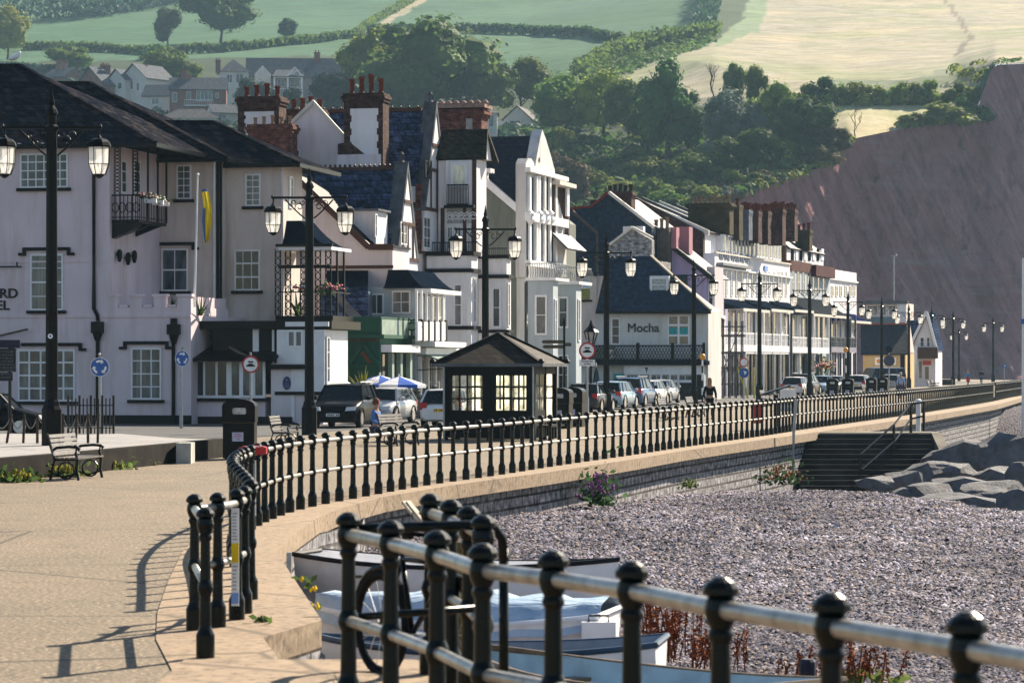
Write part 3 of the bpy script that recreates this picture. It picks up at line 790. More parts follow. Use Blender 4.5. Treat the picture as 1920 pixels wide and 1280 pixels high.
mb.box((-SW/2-.03,.2,0),(-SW/2+.03,SDp-.2,.9))
mb.build('frame', TIMB, sh)
mb = MB(); bars = MB()
PANE, N, L, b = newmat('old_clear_pane'); N.remove(b)
ga = N.new('ShaderNodeBsdfGlossy'); ga.inputs['Roughness'].default_value = .05; tb = N.new('ShaderNodeBsdfTransparent'); tb.inputs[0].default_value = (.9,.92,.88,1)
ms = N.new('ShaderNodeMixShader'); ms.inputs[0].default_value = .1; L.new(tb.outputs[0], ms.inputs[1]); L.new(ga.outputs[0], ms.inputs[2])
df = N.new('ShaderNodeBsdfTranslucent'); df.inputs[0].default_value = (.95,.9,.75,1); m2 = N.new('ShaderNodeMixShader'); 
f_ = noise(N, L, coords(N, L), 2.5, 3); L.new(mathmul(N, L, ramp(N, L, f_, .45, .8), .5), m2.inputs[0]); L.new(ms.outputs[0], m2.inputs[1]); L.new(df.outputs[0], m2.inputs[2]); L.new(m2.outputs[0], N['Material Output'].inputs[0])
FROST, N, L, b = newmat('frosted_sea_side_pane'); b.inputs['Base Color'].default_value = (.8,.79,.72,1); tr = N.new('ShaderNodeBsdfTranslucent'); tr.inputs[0].default_value = (.96,.95,.88,1); ms = N.new('ShaderNodeMixShader')
f_ = noise(N, L, coords(N, L), 3.0, 3); L.new(ramp(N, L, f_, .1, .5), ms.inputs[0]); L.new(b.outputs[0], ms.inputs[1]); L.new(tr.outputs[0], ms.inputs[2]); L.new(ms.outputs[0], N['Material Output'].inputs[0])
for y in (0, SDp):
    for x0 in (-SW, -SW/2):
        a, c_ = (x0+.22, x0+SW/2-.22) if y == 0 else (x0+.08, x0+SW/2-.08)
        w_ = MB(); w_.box((a,y-.012,.95 if y == 0 else .6),(c_,y+.012,2.05 if y == 0 else 2.2)); wo = w_.build('window', PANE if y == 0 else FROST, sh)
        br = MB()
        for k in range(1, 4): xx = a+(c_-a)*k/4; br.box((xx-.025,y-.03,.95),(xx+.025,y+.03,2.05))
        for k in (1, 2): zz = .95+1.1*k/3; br.box((a,y-.026,zz-.022),(c_,y+.026,zz+.022))
        br.build('glazing_bars', TIMB, wo)
w_ = MB(); w_.box((-.012,.07,.95),(.012,SDp*.5-.07,2.1)); wo = w_.build('window', FROST, sh); br = MB()
br.box((-.03,SDp*.25-.025,.95),(.03,SDp*.25+.025,2.1))
for k in (1, 2): zz = .95+1.15*k/3; br.box((-.026,.07,zz-.022),(.026,SDp*.5-.07,zz+.022))
br.build('glazing_bars', TIMB, wo)
ov = .33; x0, x1, y0, y1 = -SW-ov, ov, -ov, SDp+ov; zr = 3.38; r0 = Vector((-SW*.62, SDp*.5-.2, zr)); r1 = Vector((-SW*.48, SDp*.5+.25, zr))
r0 = Vector((-SW/2-.02, SDp/2-.2, zr)); r1 = Vector((-SW/2+.02, SDp/2+.25, zr))
mb = MB(); e = [Vector((x0,y0,hE)),Vector((x1,y0,hE)),Vector((x1,y1,hE)),Vector((x0,y1,hE))]
mb.face([e[0],e[1],r0]); mb.face([e[1],e[2],r1,r0]); mb.face([e[2],e[3],r1]); mb.face([e[3],e[0],r0,r1]); mb.face(e[::-1])
mb.build('roof', TILEB, sh)
mb = MB()
for a, c_ in ((e[0],r0),(e[1],r0),(e[2],r1),(e[3],r1),(r0,r1)): mb.beam(Vector(a)+Vector((0,0,.03)), Vector(c_)+Vector((0,0,.03)), .12, .06)
for p in e: mb.lathe([(.09,0),(.11,.06),(.05,.14)], 8, p+Vector((0,0,.02)))
mb.build('hip_tiles', TIMB, sh)
mb = MB()
for i in range(4): mb.beam(e[i]+Vector((0,0,-.04)), e[(i+1) % 4]+Vector((0,0,-.04)), .09, .1)
mb.build('gutter', LEAD, sh)
for s_, y in ((-SW-.02,-.12),(.02,-.12)):
    mb = MB(); mb.tube([(s_,y,0),(s_,y,hE-.1),(s_,y-.2,hE-.02)], .035, 6); mb.build('downpipe', STEEL, sh)
mb = MB(); mb.box((-SW+.12,.35,.42),(-SW/2-.08,.8,.48)); mb.box((-SW+.12,.1,.55),(-SW/2-.08,.16,.9)); mb.box((-SW/2+.08,.35,.42),(-.3,.8,.48)); mb.box((.07,.4,.42),(.5,2.4,.48)); mb.box((.1,.5,0),(.18,.6,.42)); mb.box((.1,2.2,0),(.18,2.3,.42))
mb.build('seat', TIMB, sh)

# ================================================================== benches
SLAT = plain('bench_slat', (.11,.095,.08), .42, .3, 6, spec=.6, bmp=.2)
def make_bench(L_=1.55):
    """x = forward (the way one sits), y = along the bench"""
    root = thing('bench', '', 'bench', (0,0,0))
    for y in (0, L_):
        mb = MB()
        mb.tube([(-.1,y,0),(-.05,y,.25),(0,y,.42),(-.06,y,.6),(-.18,y,.95)], .03, 6)
        mb.tube([(.5,y,0),(.46,y,.2),(.48,y,.42),(.44,y,.55),(.46,y,.66)], .03, 6)
        mb.tube([(-.08,y,.6),(.05,y,.66),(.3,y,.68),(.47,y,.67),(.53,y,.63),(.5,y,.6)], .032, 6)
        mb.tube([(0,y,.42),(.48,y,.42)], .028, 6)
        pts = [(.24+.17*math.cos(a), y, .2+.17*math.sin(a)) for a in [2*PI*k/14 for k in range(15)]]
        mb.tube(pts, .02, 5); mb.tube([(-.05,y,.14),(.2,y,.06),(.46,y,.14)], .02, 5)
        mb.build('cast_iron_end', IRON, root)
    mb = MB()
    for k in range(5): x = .04+.1*k; mb.box((x,-.06,.43),(x+.075,L_+.06,.465))
    mb.build('seat', SLAT, root)
    mb = MB()
    for k in range(5):
        t = .5+.09*k; z = t; x = -.02-.12*((z-.45)/.5)**1.3
        mb.beam((x,-.06,z+.03),(x,L_+.06,z+.03), .07, .03, up=(1,0,.35))
    mb.build('backrest', SLAT, root)
    return root
bench0 = make_bench()
BENCHES = [(gnd(103,900), -10, 'nearest slatted bench with ornate iron ends before the low verge wall', 1.02),
 (gnd(512,838), -6, 'slatted bench directly right of the big black litter bin', .97),
 (gnd(716,836), -22, 'slatted bench with a person in blue on it, in front of the parked cars', 1),
 (Vector((2.1,119,0)), -14, 'slatted bench between the shelter and the row of parked cars', 1),
 (gnd(1238,788), -14, 'slatted bench at the end of the row of parked cars', 1),
 (gnd(1290,782), -14, 'slatted bench before the doors of the slate roofed cafe', 1),
 (gnd(1428,762), -14, 'slatted bench beside the red lifebuoy case', 1),
 (gnd(1618,745), -14, 'slatted bench among the litter bins near the terrace', 1),
 (gnd(1748,731), -14, 'farther bench of the pair near the gabled cottage', 1),
 (gnd(1741,733), -14, 'nearer bench of the pair near the gabled cottage', 1)]
for i, (p, a, lab, k) in enumerate(BENCHES):
    o = bench0 if i == 0 else dup(bench0)
    o.location = (p[0], p[1], 0); o.rotation_euler = (0,0,R(a)); o.scale = (k,)*3; o['label'] = lab; o['group'] = 'benches facing the sea'

# ================================================================== litter bins
def make_bin():
    root = thing('litter_bin', '', 'litter bin', (0,0,0))
    mb = MB(); mb.box((-.42,-.36,.03),(.42,.36,.98)); mb.box((-.38,-.32,0),(.38,.32,.03)); mb.build('body', BLACK, root)
    hd = MB()
    prof = [(-.44,.99),(.44,.99),(.44,1.42),(.4,1.5),(.3,1.56),(.15,1.6),(0,1.61),(-.15,1.6),(-.3,1.56),(-.4,1.5),(-.44,1.42)]
    hd.prism([(x,-.38,z) for x, z in prof], (0,.76,0)); ho_ = hd.build('hood', BLACK, root)
    mb = MB(); mb.prism([(x,-.386,z) for x, z in ((-.13,1.2),(.18,1.2),(.2,1.23),(.2,1.34),(.17,1.37),(-.12,1.37),(-.16,1.34),(-.16,1.24))], (0,.004,0)); mb.build('opening', plain('bin_opening_liner', (.45,.45,.44), .4, .25, 9), ho_)
    mb = MB(); mb.box((-.425,-.366,.96),(.425,.366,.985)); mb.build('band', plain('old_gold_band', (.05,.04,.012), .5, .2, 6), root)
    mb = MB(); mb.box((-.17,-.366,.48),(.13,-.362,.72)); nt_ = mb.build('notice', plain('notice_lilac', (.5,.5,.66), .6, .1, 8), root)
    mb = MB()
    for k, (a_, c_) in enumerate(((-.12,.08),(-.13,.09),(-.08,.05),(-.05,.03))): mb.box((a_,-.3685,.66-.045*k),(c_,-.366,.675-.045*k))
    mb.build('notice_print', plain('red_print', (.35,.1,.12), .6, .1, 8), nt_)
    return root
bin0 = make_bin()
BINS = [(gnd(450,860), -1, 'biggest black litter bin with a lilac notice, beside the curved railing', .95),
 (Vector((1.82,112,0)), -14, 'black litter bin touching the right side of the shelter', .95),
 (Vector((2.38,115,0)), -14, 'black litter bin right behind the one beside the shelter', .95),
 (gnd(1561,750), -12, 'leftmost black litter bin of the far row, pale notice on its front', .9),
 (gnd(1590,749), -12, 'second black litter bin of the far row, without a notice', .9),
 (gnd(1634,745), -12, 'black litter bin of the far row with a green bag showing', .9),
 (gnd(1655,744), -12, 'black litter bin of the far row left of the lamp by the yellow building', .9),
 (gnd(1690,741), -12, 'rightmost black litter bin of the far row, behind the man in pale blue', .9)]
for i, (p, a, lab, k) in enumerate(BINS):
    o = bin0 if i == 0 else dup(bin0)
    o.location = (p[0], p[1], 0); o.rotation_euler = (0,0,R(a)); o.scale = (k,)*3; o['label'] = lab; o['group'] = 'litter bins on the promenade'

# ================================================================== signs
def disc(mb, c, r, y, n=28, t=.012):
    mb.prism([(c[0]+r*math.cos(2*PI*k/n), y, c[1]+r*math.sin(2*PI*k/n)) for k in range(n)], (0,t,0))
def arrow_ring(par, c, r, y):
    q = r/.17
    for k in range(3):
        mb = MB(); a0 = R(90+35+120*k); pts_o = []; pts_i = []
        for i in range(9):
            a = a0-R(52)*i/8
            pts_o.append((c[0]+(r+.03*q)*math.cos(a), y, c[1]+(r+.03*q)*math.sin(a))); pts_i.append((c[0]+(r-.03*q)*math.cos(a), y, c[1]+(r-.03*q)*math.sin(a)))
        for i in range(8): mb.prism([pts_o[i], pts_o[i+1], pts_i[i+1], pts_i[i]], (0,.003,0))
        a = a0-R(50); tip = a-R(26)
        mb.prism([(c[0]+(r+.075*q)*math.cos(a),y,c[1]+(r+.075*q)*math.sin(a)),(c[0]+r*math.cos(tip),y,c[1]+r*math.sin(tip)),(c[0]+(r-.075*q)*math.cos(a),y,c[1]+(r-.075*q)*math.sin(a))], (0,.003,0))
        mb.build('white_arrow', SIGNW, par)
def roundabout(px, base, cy, r_px, D, lab, rz=0):
    s_ = F/D; z = CH+(HZ-cy)/s_; r = r_px/s_
    root = thing('roundabout_sign', lab, 'road sign', ((px-960)/s_, D, 0 if base is None else base), rz, 'blue roundabout signs')
    z -= 0 if base is None else base
    mb = MB(); mb.tube([(0,.05,0),(0,.05,z+r)], .045, 8); mb.tube([(0,.05,0),(0,.05,.9)], .07, 8); mb.build('post', STEEL, root)
    mb = MB(); disc(mb, (0,z), r, -.02); so_ = mb.build('sign_face', BLUE, root)
    arrow_ring(so_, (0,z), r*.62, -.024)
    mb = MB(); n = 28
    for k in range(n):
        a, c_ = 2*PI*k/n, 2*PI*(k+1)/n
        mb.prism([(q*math.cos(t), -.0235, z+q*math.sin(t)) for q, t in ((r,a),(r,c_),(r*.95,c_),(r*.95,a))], (0,.003,0))
    mb.build('white_rim', SIGNW, so_)
    mb = MB(); mb.tube([(0,.03,z+r),(0,-.03,z+r+.1),(0,-.16,z+r+.1)], .035, 6); mb.build('sign_lamp', STEEL, root)
    return root
roundabout(187, 0, 688, 18, 88, 'blue round sign with three white arrows in front of the hotel drainpipe')
roundabout(341, 0, 672, 15, 112, 'blue round arrow sign turned aside near the hotel corner', R(35))
def restriction(px, cy, D, lab, plate=True, r=.4, sign_post=True, z0=0):
    s_ = F/D; z = CH+(HZ-cy)/s_
    root = thing('traffic_sign', lab, 'road sign', ((px-960)/s_, D, 0), 0, 'red ringed traffic signs')
    mb = MB(); mb.tube([(0,.05,0),(0,.05,z+r)], .045, 8); mb.tube([(0,.05,0),(0,.05,1.1)], .07, 8); mb.build('post', STEEL, root)
    mb = MB(); disc(mb, (0,z), r, -.02); fo = mb.build('red_ring', RED, root)
    mb = MB(); disc(mb, (0,z), r*.8, -.024, t=.003); mb.build('white_face', SIGNW, fo)
    mb = MB()                                             # motorcycle above a car, as dark silhouettes
    k = r/.4
    mb.prism([(x*k,-.028,z+y*k) for x, y in ((-.2,-.1),(.2,-.1),(.2,-.04),(.13,-.02),(.08,.04),(-.08,.04),(-.13,-.02),(-.2,-.03))], (0,.003,0))
    mb.prism([(x*k,-.028,z+y*k) for x, y in ((-.14,.1),(-.05,.08),(.1,.08),(.15,.1),(.08,.16),(.0,.14),(-.08,.17))], (0,.003,0))
    mb.build('vehicle_symbols', BLACK, fo)
    if plate:
        mb = MB(); mb.box((-.38*k,-.02,z-r-.34*k),(.38*k,-.008,z-r-.03)); po = mb.build('plate', SIGNW, root)
        for t_, dz in (('Except for', -.15), ('access', -.27)): text(t_, .13*k, BLACK, po, (0,-.022,z-r+dz*k), (R(90),0,0), depth=.002)
    mb = MB(); mb.tube([(0,.03,z+r-.02),(0,-.03,z+r+.09),(0,-.14,z+r+.09)], .04, 6); mb.build('sign_lamp', STEEL, root)
    return root
restriction(1101, 657, 118, 'round red ringed sign above a small plate, left of the slate roofed cafe', r=.33)
restriction(470, 683, 104, 'round red ringed sign behind the biggest litter bin', plate=False, r=.3)
# distant signs
def simple_sign(name, px, D, discs, lab):
    s_ = F/D; root = thing(name, lab, 'road sign', ((px-960)/s_, D, 0))
    zs = [CH+(HZ-d[0])/s_ for d in discs]
    mb = MB(); mb.tube([(0,.05,0),(0,.05,max(zs)+.2)], .05, 6); mb.build('post', STEEL, root)
    for (cy, r, m_), z in zip(discs, zs):
        mb = MB(); disc(mb, (0,z), r, -.02, 20); fo = mb.build('sign_face', m_, root)
        if m_ is RED: mb = MB(); disc(mb, (0,z), r*.75, -.024, 20, .003); mb.prism([(-.2,-.024,z-.2),(-.12,-.024,z-.24),(.24,-.024,z+.16),(.16,-.024,z+.2)], (0,-.003,0)); mb.build('white_face', SIGNW, fo)
        elif m_ is BLUE: mb = MB(); mb.prism([(-.03,-.024,z+.18),(.2,-.024,z+.05),(.05,-.024,z-.15)], (0,.003,0)); mb.build('white_arrow', SIGNW, fo)
    return root
simple_sign('no_turn_sign', 1395, 205, [(679,.32,RED),(699,.34,BLUE)], 'red ringed sign over a blue arrow sign beside the scaffolding')
simple_sign('twin_disc_sign', 1667, 262, [(655,.3,NAVY),(676,.5,plain('sign_back_grey', (.05,.06,.09), .5, .1, 4))], 'two dark round sign backs on one post before the yellow building')
simple_sign('small_blue_sign', 1883, 400, [(686,.3,BLUE)], 'tiny blue round sign right of the last lamp post')
# belisha beacons
for px, D, cy, lab in ((1317,190,672,'yellow globe beacon on a striped pole at the cafe corner'),(1586,240,658,'orange globe beacon on a dark pole in front of the terrace end')):
    s_ = F/D; root = thing('crossing_beacon', lab, 'beacon', ((px-960)/s_, D, 0), 0, 'zebra crossing beacons'); z = CH+(HZ-cy)/s_
    mb = MB()
    for k in range(6): mb.m = k % 2; mb.tube([(0,0,z*k/6),(0,0,z*(k+1)/6)], .055, 8)
    mb.build('pole', [BLACK, SIGNW], root)
    mb = MB(); mb.lathe([(.05,-.1),(.14,-.06),(.19,.04),(.2,.14),(.15,.25),(.05,.3)], 12, (0,0,z)); mb.build('globe', plain('amber_globe', (.75,.32,.02), .3, .1, 4), root, smooth=True)
# fingerpost and black lantern lamp
fp = thing('fingerpost', 'black fingerpost with two pointing arms behind the litter bins', 'signpost', ((1058-960)/F*135, 135, 0)); s_ = 135/F
mb = MB(); mb.lathe([(.1,0),(.1,.8),(.06,.85),(.055,4.2),(.08,4.25),(.03,4.5)], 8); mb.build('post', BLACK, fp)
for z, l_ in ((3.42,-.95),(3.2,-.92),(3.3,.3)): mb = MB(); mb.prism([(0,-.02,z-.08),(l_,-.02,z-.08),(l_*1.08,-.02,z),(l_,-.02,z+.08),(0,-.02,z+.08)], (0,.04,0)); mb.build('finger', plain('finger_board', (.09,.07,.04), .5, .2, 8), fp)
bl = thing('wall_lantern', 'old black tapered street lantern above the round red sign', 'street lantern', ((1108-960)/F*150, 150, 0))
z = CH+(HZ-650)/F*150
mb = MB(); mb.lathe([(.1,0),(.1,.9),(.06,1),(.05,z)], 8); mb.beam((-.35,0,z-.2),(.35,0,z-.2), .05); mb.build('post', BLACK, bl)
mb = MB(); mb.lathe([(.12,z),(.13,z+.06),(.3,z+.68),(.32,z+.74)], 6); 
GL2 = plain('old_lantern_glass', (.35,.38,.4), .1, .2, 4, spec=.9); lo = mb.build('lantern', GL2, bl)
mb = MB(); mb.lathe([(.4,z+.74),(.3,z+.84),(.12,z+1.05),(.08,z+1.15),(.02,z+1.35)], 6); 
for k in range(6): a = k*PI/3; mb.beam((.13*math.cos(a),.13*math.sin(a),z),(.33*math.cos(a),.33*math.sin(a),z+.74), .05)
mb.build('cap', BLACK, lo)
# lifebuoy cases
for p, lab in ((Vector((-3.78,43.6,0)), 'red topped lifebuoy case just behind the curved railing by the big bin'), (gnd(1421,806), 'red lifebuoy case on the railing left of the beach steps')):
    lb = thing('lifebuoy_case', lab, 'lifebuoy case', (p[0], p[1], 0), 0, 'lifebuoy cases on the railing')
    mb = MB(); mb.box((-.04,-.04,0),(.04,.04,1.0)); mb.build('post', STEEL, lb)
    first = p[1] < 50; mb = MB(); mb.prism([(x*.8,-.12,z if not first else 1.05+z*.15) for x, z in ((-.2,.25),(.2,.25),(.25,.32),(.25,.95),(.18,1.06),(0,1.1),(-.18,1.06),(-.25,.95),(-.25,.32))], (0,.22,0)); co = mb.build('case', RED, lb)
    mb = MB(); mb.prism([(x*.8,-.127,z if not first else 1.05+z*.15) for x, z in ((-.17,1.0),(.17,1.0),(.1,1.07),(0,1.085),(-.1,1.07))], (0,.004,0)); mb.build('white_trim', SIGNW, co)
# notice lectern and white case near the steps
lt = thing('notice_lectern', 'dark sloping information lectern beside the gap to the beach steps', 'information board', gnd(1455,806))
mb = MB(); mb.tube([(0,0,0),(0,0,1.3)], .09, 8); mb.build('post', IRON, lt); mb = MB(); mb.beam((-.55,0,1.3),(.5,.1,1.62), .5, .05); mb.build('panel', IRON, lt)
wb = thing('white_cabinet', 'pale fluted cabinet beside the sloping lectern', 'cabinet', gnd(1477,770))
mb = MB()
for k in range(4): mb.box((-.42+.21*k,-.25,0),(-.25+.21*k,.25,1.15))
mb.box((-.42,-.22,0),(.42,.2,1.1)); mb.build('body', SIGNW, wb)

# chain fence along the verge
CHAINM = plain('weathered_chain', (.3,.27,.23), .5, .2, 6)
pk = []
cf = thing('chain_fence', 'row of leaning rusty posts joined by slack chains behind the nearest bench', 'chain fence', (0,0,0))
for i, px in enumerate((-20,18,45,70,118,143,165,184)):
    D = 74; x = (px-960)/F*D; lean = (.25,.12,.03,0,0,.02,0,.02)[i]
    mb = MB(); mb.tube([(x-lean*.6,D,.45),(x+lean*.4,D,1.18)], .035, 6); mb.build('post', plain('rusty_post', (.06,.04,.03), .7, .3, 6), cf); pk.append(Vector((x+lean*.3, D, 1.12)))
for a, c_ in zip(pk, pk[1:]):
    pts = [a+(c_-a)*(k/10)-Vector((0,0,.3*4*(k/10)*(1-k/10))) for k in range(11)]
    mb = MB(); mb.tube(pts, .016, 5); mb.build('chain', CHAINM, cf)
gr = thing('guard_railing', 'dark spiked iron guard railing at the hotel pavement corner', 'railing', (0,0,0))
mb = MB(); D = 84; xa, xb = (128-960)/F*D, (213-960)/F*D
for z in (.62, 1.25): mb.beam((xa,D,z),(xb,D,z), .03)
mb.build('horizontal_bars', IRON, gr)
n = 12
for k in range(n+1):
    x = xa+(xb-xa)*k/n; mb = MB(); mb.tube([(x,D,.44),(x,D,1.45+.08*(k % 3 == 0))], .02 if k % 3 else .035, 5); mb.build('spike', IRON, gr)
# dark board sign at the left edge
bs = thing('notice_board', 'dark stepped hanging board sign at the left edge before the hotel', 'sign board', ((18-960)/F*90, 90, 0)); k = 90/F
Z = lambda py: CH+(HZ-py)*k
BOARDM = plain('dark_menu_board', (.02,.022,.024), .55, .6, 8)
mb = MB(); mb.tube([(-.0,.05,0),(-.0,.05,Z(640))], .05, 6); mb.build('post', IRON, bs)
mb = MB(); mb.box((-40*k,-.04,Z(652)),(20*k,.04,Z(637))); mb.build('header', plain('dark_blue_board', (.012,.014,.035), .5, .3, 6), bs)
mb = MB(); mb.box((-34*k,-.035,Z(697)),(12*k,.035,Z(653))); mb.box((-30*k,-.03,Z(714)),(6*k,.03,Z(698))); b_ = mb.build('board', BOARDM, bs)
mb = MB(); random.seed(8)
for r_ in range(9):
    py = 659+6*r_; x = -30
    if 695 < py < 700: continue
    while x < (8 if py < 696 else 2): w_ = random.uniform(2, 6); mb.box((x*k,-.04,Z(py+1.6)),((x+w_)*k,-.0365,Z(py-1.4))); x += w_+1.6
mb.build('chalk_lettering', plain('chalk', (.1,.11,.11), .8, .3, 9), b_)
# ================================================================== buildings along the esplanade
class Bld:
    """a building with its own axes: x right along the end wall that faces us, y away along the sea front"""
    def __init__(s, name, label, cat, px, D, a, z=0):
        s.a = R(a); s.X0 = (px-960)/F*D; s.D0 = D; s.z0 = z
        s.root = thing(name, label, cat, (s.X0, D, z), -s.a)
    def _ray(s, px, py):
        d = ray(px, py); ca, sa = math.cos(s.a), math.sin(s.a)
        o = (-s.X0, -s.D0)
        return (o[0]*ca-o[1]*sa, o[0]*sa+o[1]*ca, CH-s.z0), (d.x*ca-d.y*sa, d.x*sa+d.y*ca, d.z)
    def w(s, px, py, y=0):
        o, d = s._ray(px, py); t = (y-o[1])/d[1]; return Vector((o[0]+d[0]*t, y, o[2]+d[2]*t))
    def s(s, px, py, x=0):
        o, d = s._ray(px, py); t = (x-o[0])/d[0]; return Vector((x, o[1]+d[1]*t, o[2]+d[2]*t))
    def W(s, pts, y=0): return [s.w(p[0], p[1], y) for p in pts]
    def S(s, pts, x=0): return [s.s(p[0], p[1], x) for p in pts]
    def ext(s, name, pts, vec, mat, parent=None):
        mb = MB(); mb.prism(pts, vec); return mb.build(name, mat, parent or s.root)
    def slab(s, name, pts, t, mat, parent=None):
        pts = [Vector(p) for p in pts]; n = Vector((0,0,0))
        for i in range(len(pts)): n += (pts[i]-pts[0]).cross(pts[(i+1) % len(pts)]-pts[0])
        n.normalize(); n = n if n.z < 0 else -n
        mb = MB(); mb.prism(pts, n*t); return mb.build(name, mat, parent or s.root)
    def box(s, name, a, b, mat, parent=None):
        mb = MB(); mb.box(a, b); return mb.build(name, mat, parent or s.root)
    def wbox(s, name, x0, y0, x1, y1, y, depth, mat, parent=None):
        """box seen at a pixel rectangle on the plane local y, running depth away (negative = towards us)"""
        a, c = s.w(x0, y1, y), s.w(x1, y0, y)
        return s.box(name, a, (c.x, y+depth, c.z), mat, parent)
    def sbox(s, name, x0, y0, x1, y1, x, depth, mat, parent=None):
        a = s.s(x0, y1, x); t = s.s(x0, y0, x); c = s.s(x1, y0, x)
        return s.box(name, a, (x+depth, c.y, t.z), mat, parent)
    def win(s, face, r, nx=2, ny=2, off=0, glass=None, frame=None, sill=True, bw=.07, bar=.035, name='window', hood=False, mid=False, prot=.05):
        glass = glass or GLASS; frame = frame or WHITE
        x0, y0, x1, y1 = r
        if face == 'w':
            a, c = s.w(x0, y1, off), s.w(x1, y0, off); A, B, z0, z1 = a.x, c.x, a.z, c.z
            M = lambda u, v, d: (u, off-d, v)
        else:
            a, t, c = s.s(x0, y1, off), s.s(x0, y0, off), s.s(x1, y0, off); A, B, z0, z1 = a.y, c.y, a.z, t.z
            M = lambda u, v, d: (off+d, u, v)
        bx = lambda mb, u0, v0, u1, v1, d0, d1: mb.box(M(u0, v0, d0), M(u1, v1, d1))
        mb = MB()
        bx(mb, A, z0, A+bw, z1, 0, prot); bx(mb, B-bw, z0, B, z1, 0, prot); bx(mb, A+bw, z0, B-bw, z0+bw, 0, prot); bx(mb, A+bw, z1-bw, B-bw, z1, 0, prot)
        for k in range(1, nx): u = A+(B-A)*k/nx; bx(mb, u-bar/2, z0+bw, u+bar/2, z1-bw, 0, prot*.8)
        for k in range(1, ny):
            v = z0+(z1-z0)*k/ny; hb = bar*(1.0 if not (mid and abs(k-ny/2) < .6) else 1.9)
            bx(mb, A+bw, v-hb/2, B-bw, v+hb/2, 0, prot*.7)
        wo = mb.build(name, frame, s.root)
        mb = MB(); bx(mb, A+bw*.5, z0+bw*.5, B-bw*.5, z1-bw*.5, .004, .018); mb.build('pane', glass, wo)
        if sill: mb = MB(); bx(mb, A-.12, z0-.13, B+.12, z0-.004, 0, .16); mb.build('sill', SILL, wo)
        if hood:
            mb = MB(); h = z1+.14; bx(mb, A-.18, h, B+.18, h+.13, 0, .14)
            for u in (A-.3, B+.18): bx(mb, u, h-.2, u+.12, h+.128, 0, .138)
            for u in (A-.48, B+.3): bx(mb, u, h-.2, u+.18, h-.09, 0, .136)
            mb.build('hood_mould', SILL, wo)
        return wo
    def chimney(s, r, y, depth, mats=(None, None), npots=4, pot=None, panel=None, name='chimney', pr=.13, ph=.6):
        """stack drawn at pixel rect r (without pots) on plane y"""
        mat = mats[0] or BRICKD; a, c = s.w(r[0], r[3], y), s.w(r[2], r[1], y); W_ = c.x-a.x
        mb = MB(); h = c.z-a.z; k = min(.35, .06*W_)
        mb.box((a.x, y, a.z), (c.x, y+depth, c.z-.42)); mb.box((a.x-k*.5, y-k*.5, c.z-.42), (c.x+k*.5, y+depth+k*.5, c.z-.27)); mb.box((a.x-k, y-k, c.z-.27), (c.x+k, y+depth+k, c.z-.12)); mb.box((a.x-k*.4, y-k*.4, c.z-.12), (c.x+k*.4, y+depth+k*.4, c.z))
        o = mb.build(name, mat, s.root)
        for i in range(npots):
            u = a.x+W_*(i+.5)/npots; pm = pot or POT; hh = ph*(1+.12*((i*7) % 3-1))
            m_ = MB(); m_.lathe([(pr*.9,0),(pr*.9,.08),(pr*.72,.12),(pr*.78,hh*.8),(pr*1.0,hh*.86),(pr*.95,hh)], 8, (u, y+depth/2, c.z)); m_.build('chimney_pot', pm, o)
        if panel:
            m_ = MB(); x0, x1 = a.x+W_*.16, c.x-W_*.12; z0, z1 = a.z+.05, c.z-.75; n = 9; pts = []
            for i in range(n): z = z0+(z1-z0)*i/n; zz = z0+(z1-z0)*(i+1)/n; e = .07 if i % 2 else 0; pts += [(x0+e, y-.006, z), (x0+e, y-.006, zz)]
            for i in range(n-1, -1, -1): z = z0+(z1-z0)*i/n; zz = z0+(z1-z0)*(i+1)/n; e = .07 if i % 2 else 0; pts += [(x1-e, y-.006, zz), (x1-e, y-.006, z)]
            m_.prism(pts, (0,.004,0)); m_.build('white_panel', panel, o)
        return o
    def pipe(s, pts, r, mat=None, y=-.08, name='drainpipe'):
        mb = MB(); mb.tube([s.w(p[0], p[1], y) for p in pts], r, 6); return mb.build(name, mat or BLACK, s.root)
    def wtext(s, body, px, py, h_px, mat, y=0, align='CENTER', sx=1.0):
        p = s.w(px, py, y-.03); k = F/(s.D0+y)
        return text(body, h_px/k*1.4, mat, s.root, p, (R(90), 0, 0), 'lettering', .012, align, sx)

# ------------------------------------------------------------------ the hotel on the left
H = Bld('hotel', 'long pinkish white hotel on the left with dark hipped roofs and black iron balcony', 'hotel', 358, 120, 12)
xw = H.w(205, 500).x; zT = H.w(0, 592).z; zE = H.w(0, 270).z; xl = H.w(-90, 500).x
H.box('ground_storey', (xl, 0, 0), (0, 9, zT), PINK)
H.box('upper_wall', (xl, .004, zT+.004), (xw, 10, zE), PINK)
mb = MB(); zc = H.w(0, 577).z; mb.box((xw, 0, zT+.004), (0, .28, zc)); mb.box((-.28, .28, zT+.004), (0, 5, zc))
for a, c in ((197,221),(243,266),(288,311),(333,358)):
    mb.box((max(xw+.003, H.w(a,560).x), 0, zc), (H.w(c,560).x, .28, H.w(a,556).z))
for k in range(3): mb.box((-.28, .9+1.5*k, zc), (0, 1.6+1.5*k, H.w(300,556).z))
par = mb.build('crenellated_parapet', PINK, H.root)
mb = MB()
for a, c in ((197,221),(243,266),(288,311),(333,358)): mb.box((H.w(a,560).x-.05 if a > 200 else xw+.002, -.05, H.w(a,556).z), (H.w(c,560).x+.05, .33, H.w(a,551).z))
for a, c in ((221,243),(266,288),(311,333)): mb.box((H.w(a,560).x+.055, -.05, zc+.002), (H.w(c,560).x-.055, .33, zc+.1))
mb.build('coping_stones', PINK, par)
H.box('string_course', (xl, -.05, zT-.08), (0, -.003, zT+.02), PINK); z = H.w(0,491).z; H.box('string_course', (xl, -.025, z-.04), (xw, 0, z+.03), PINK)
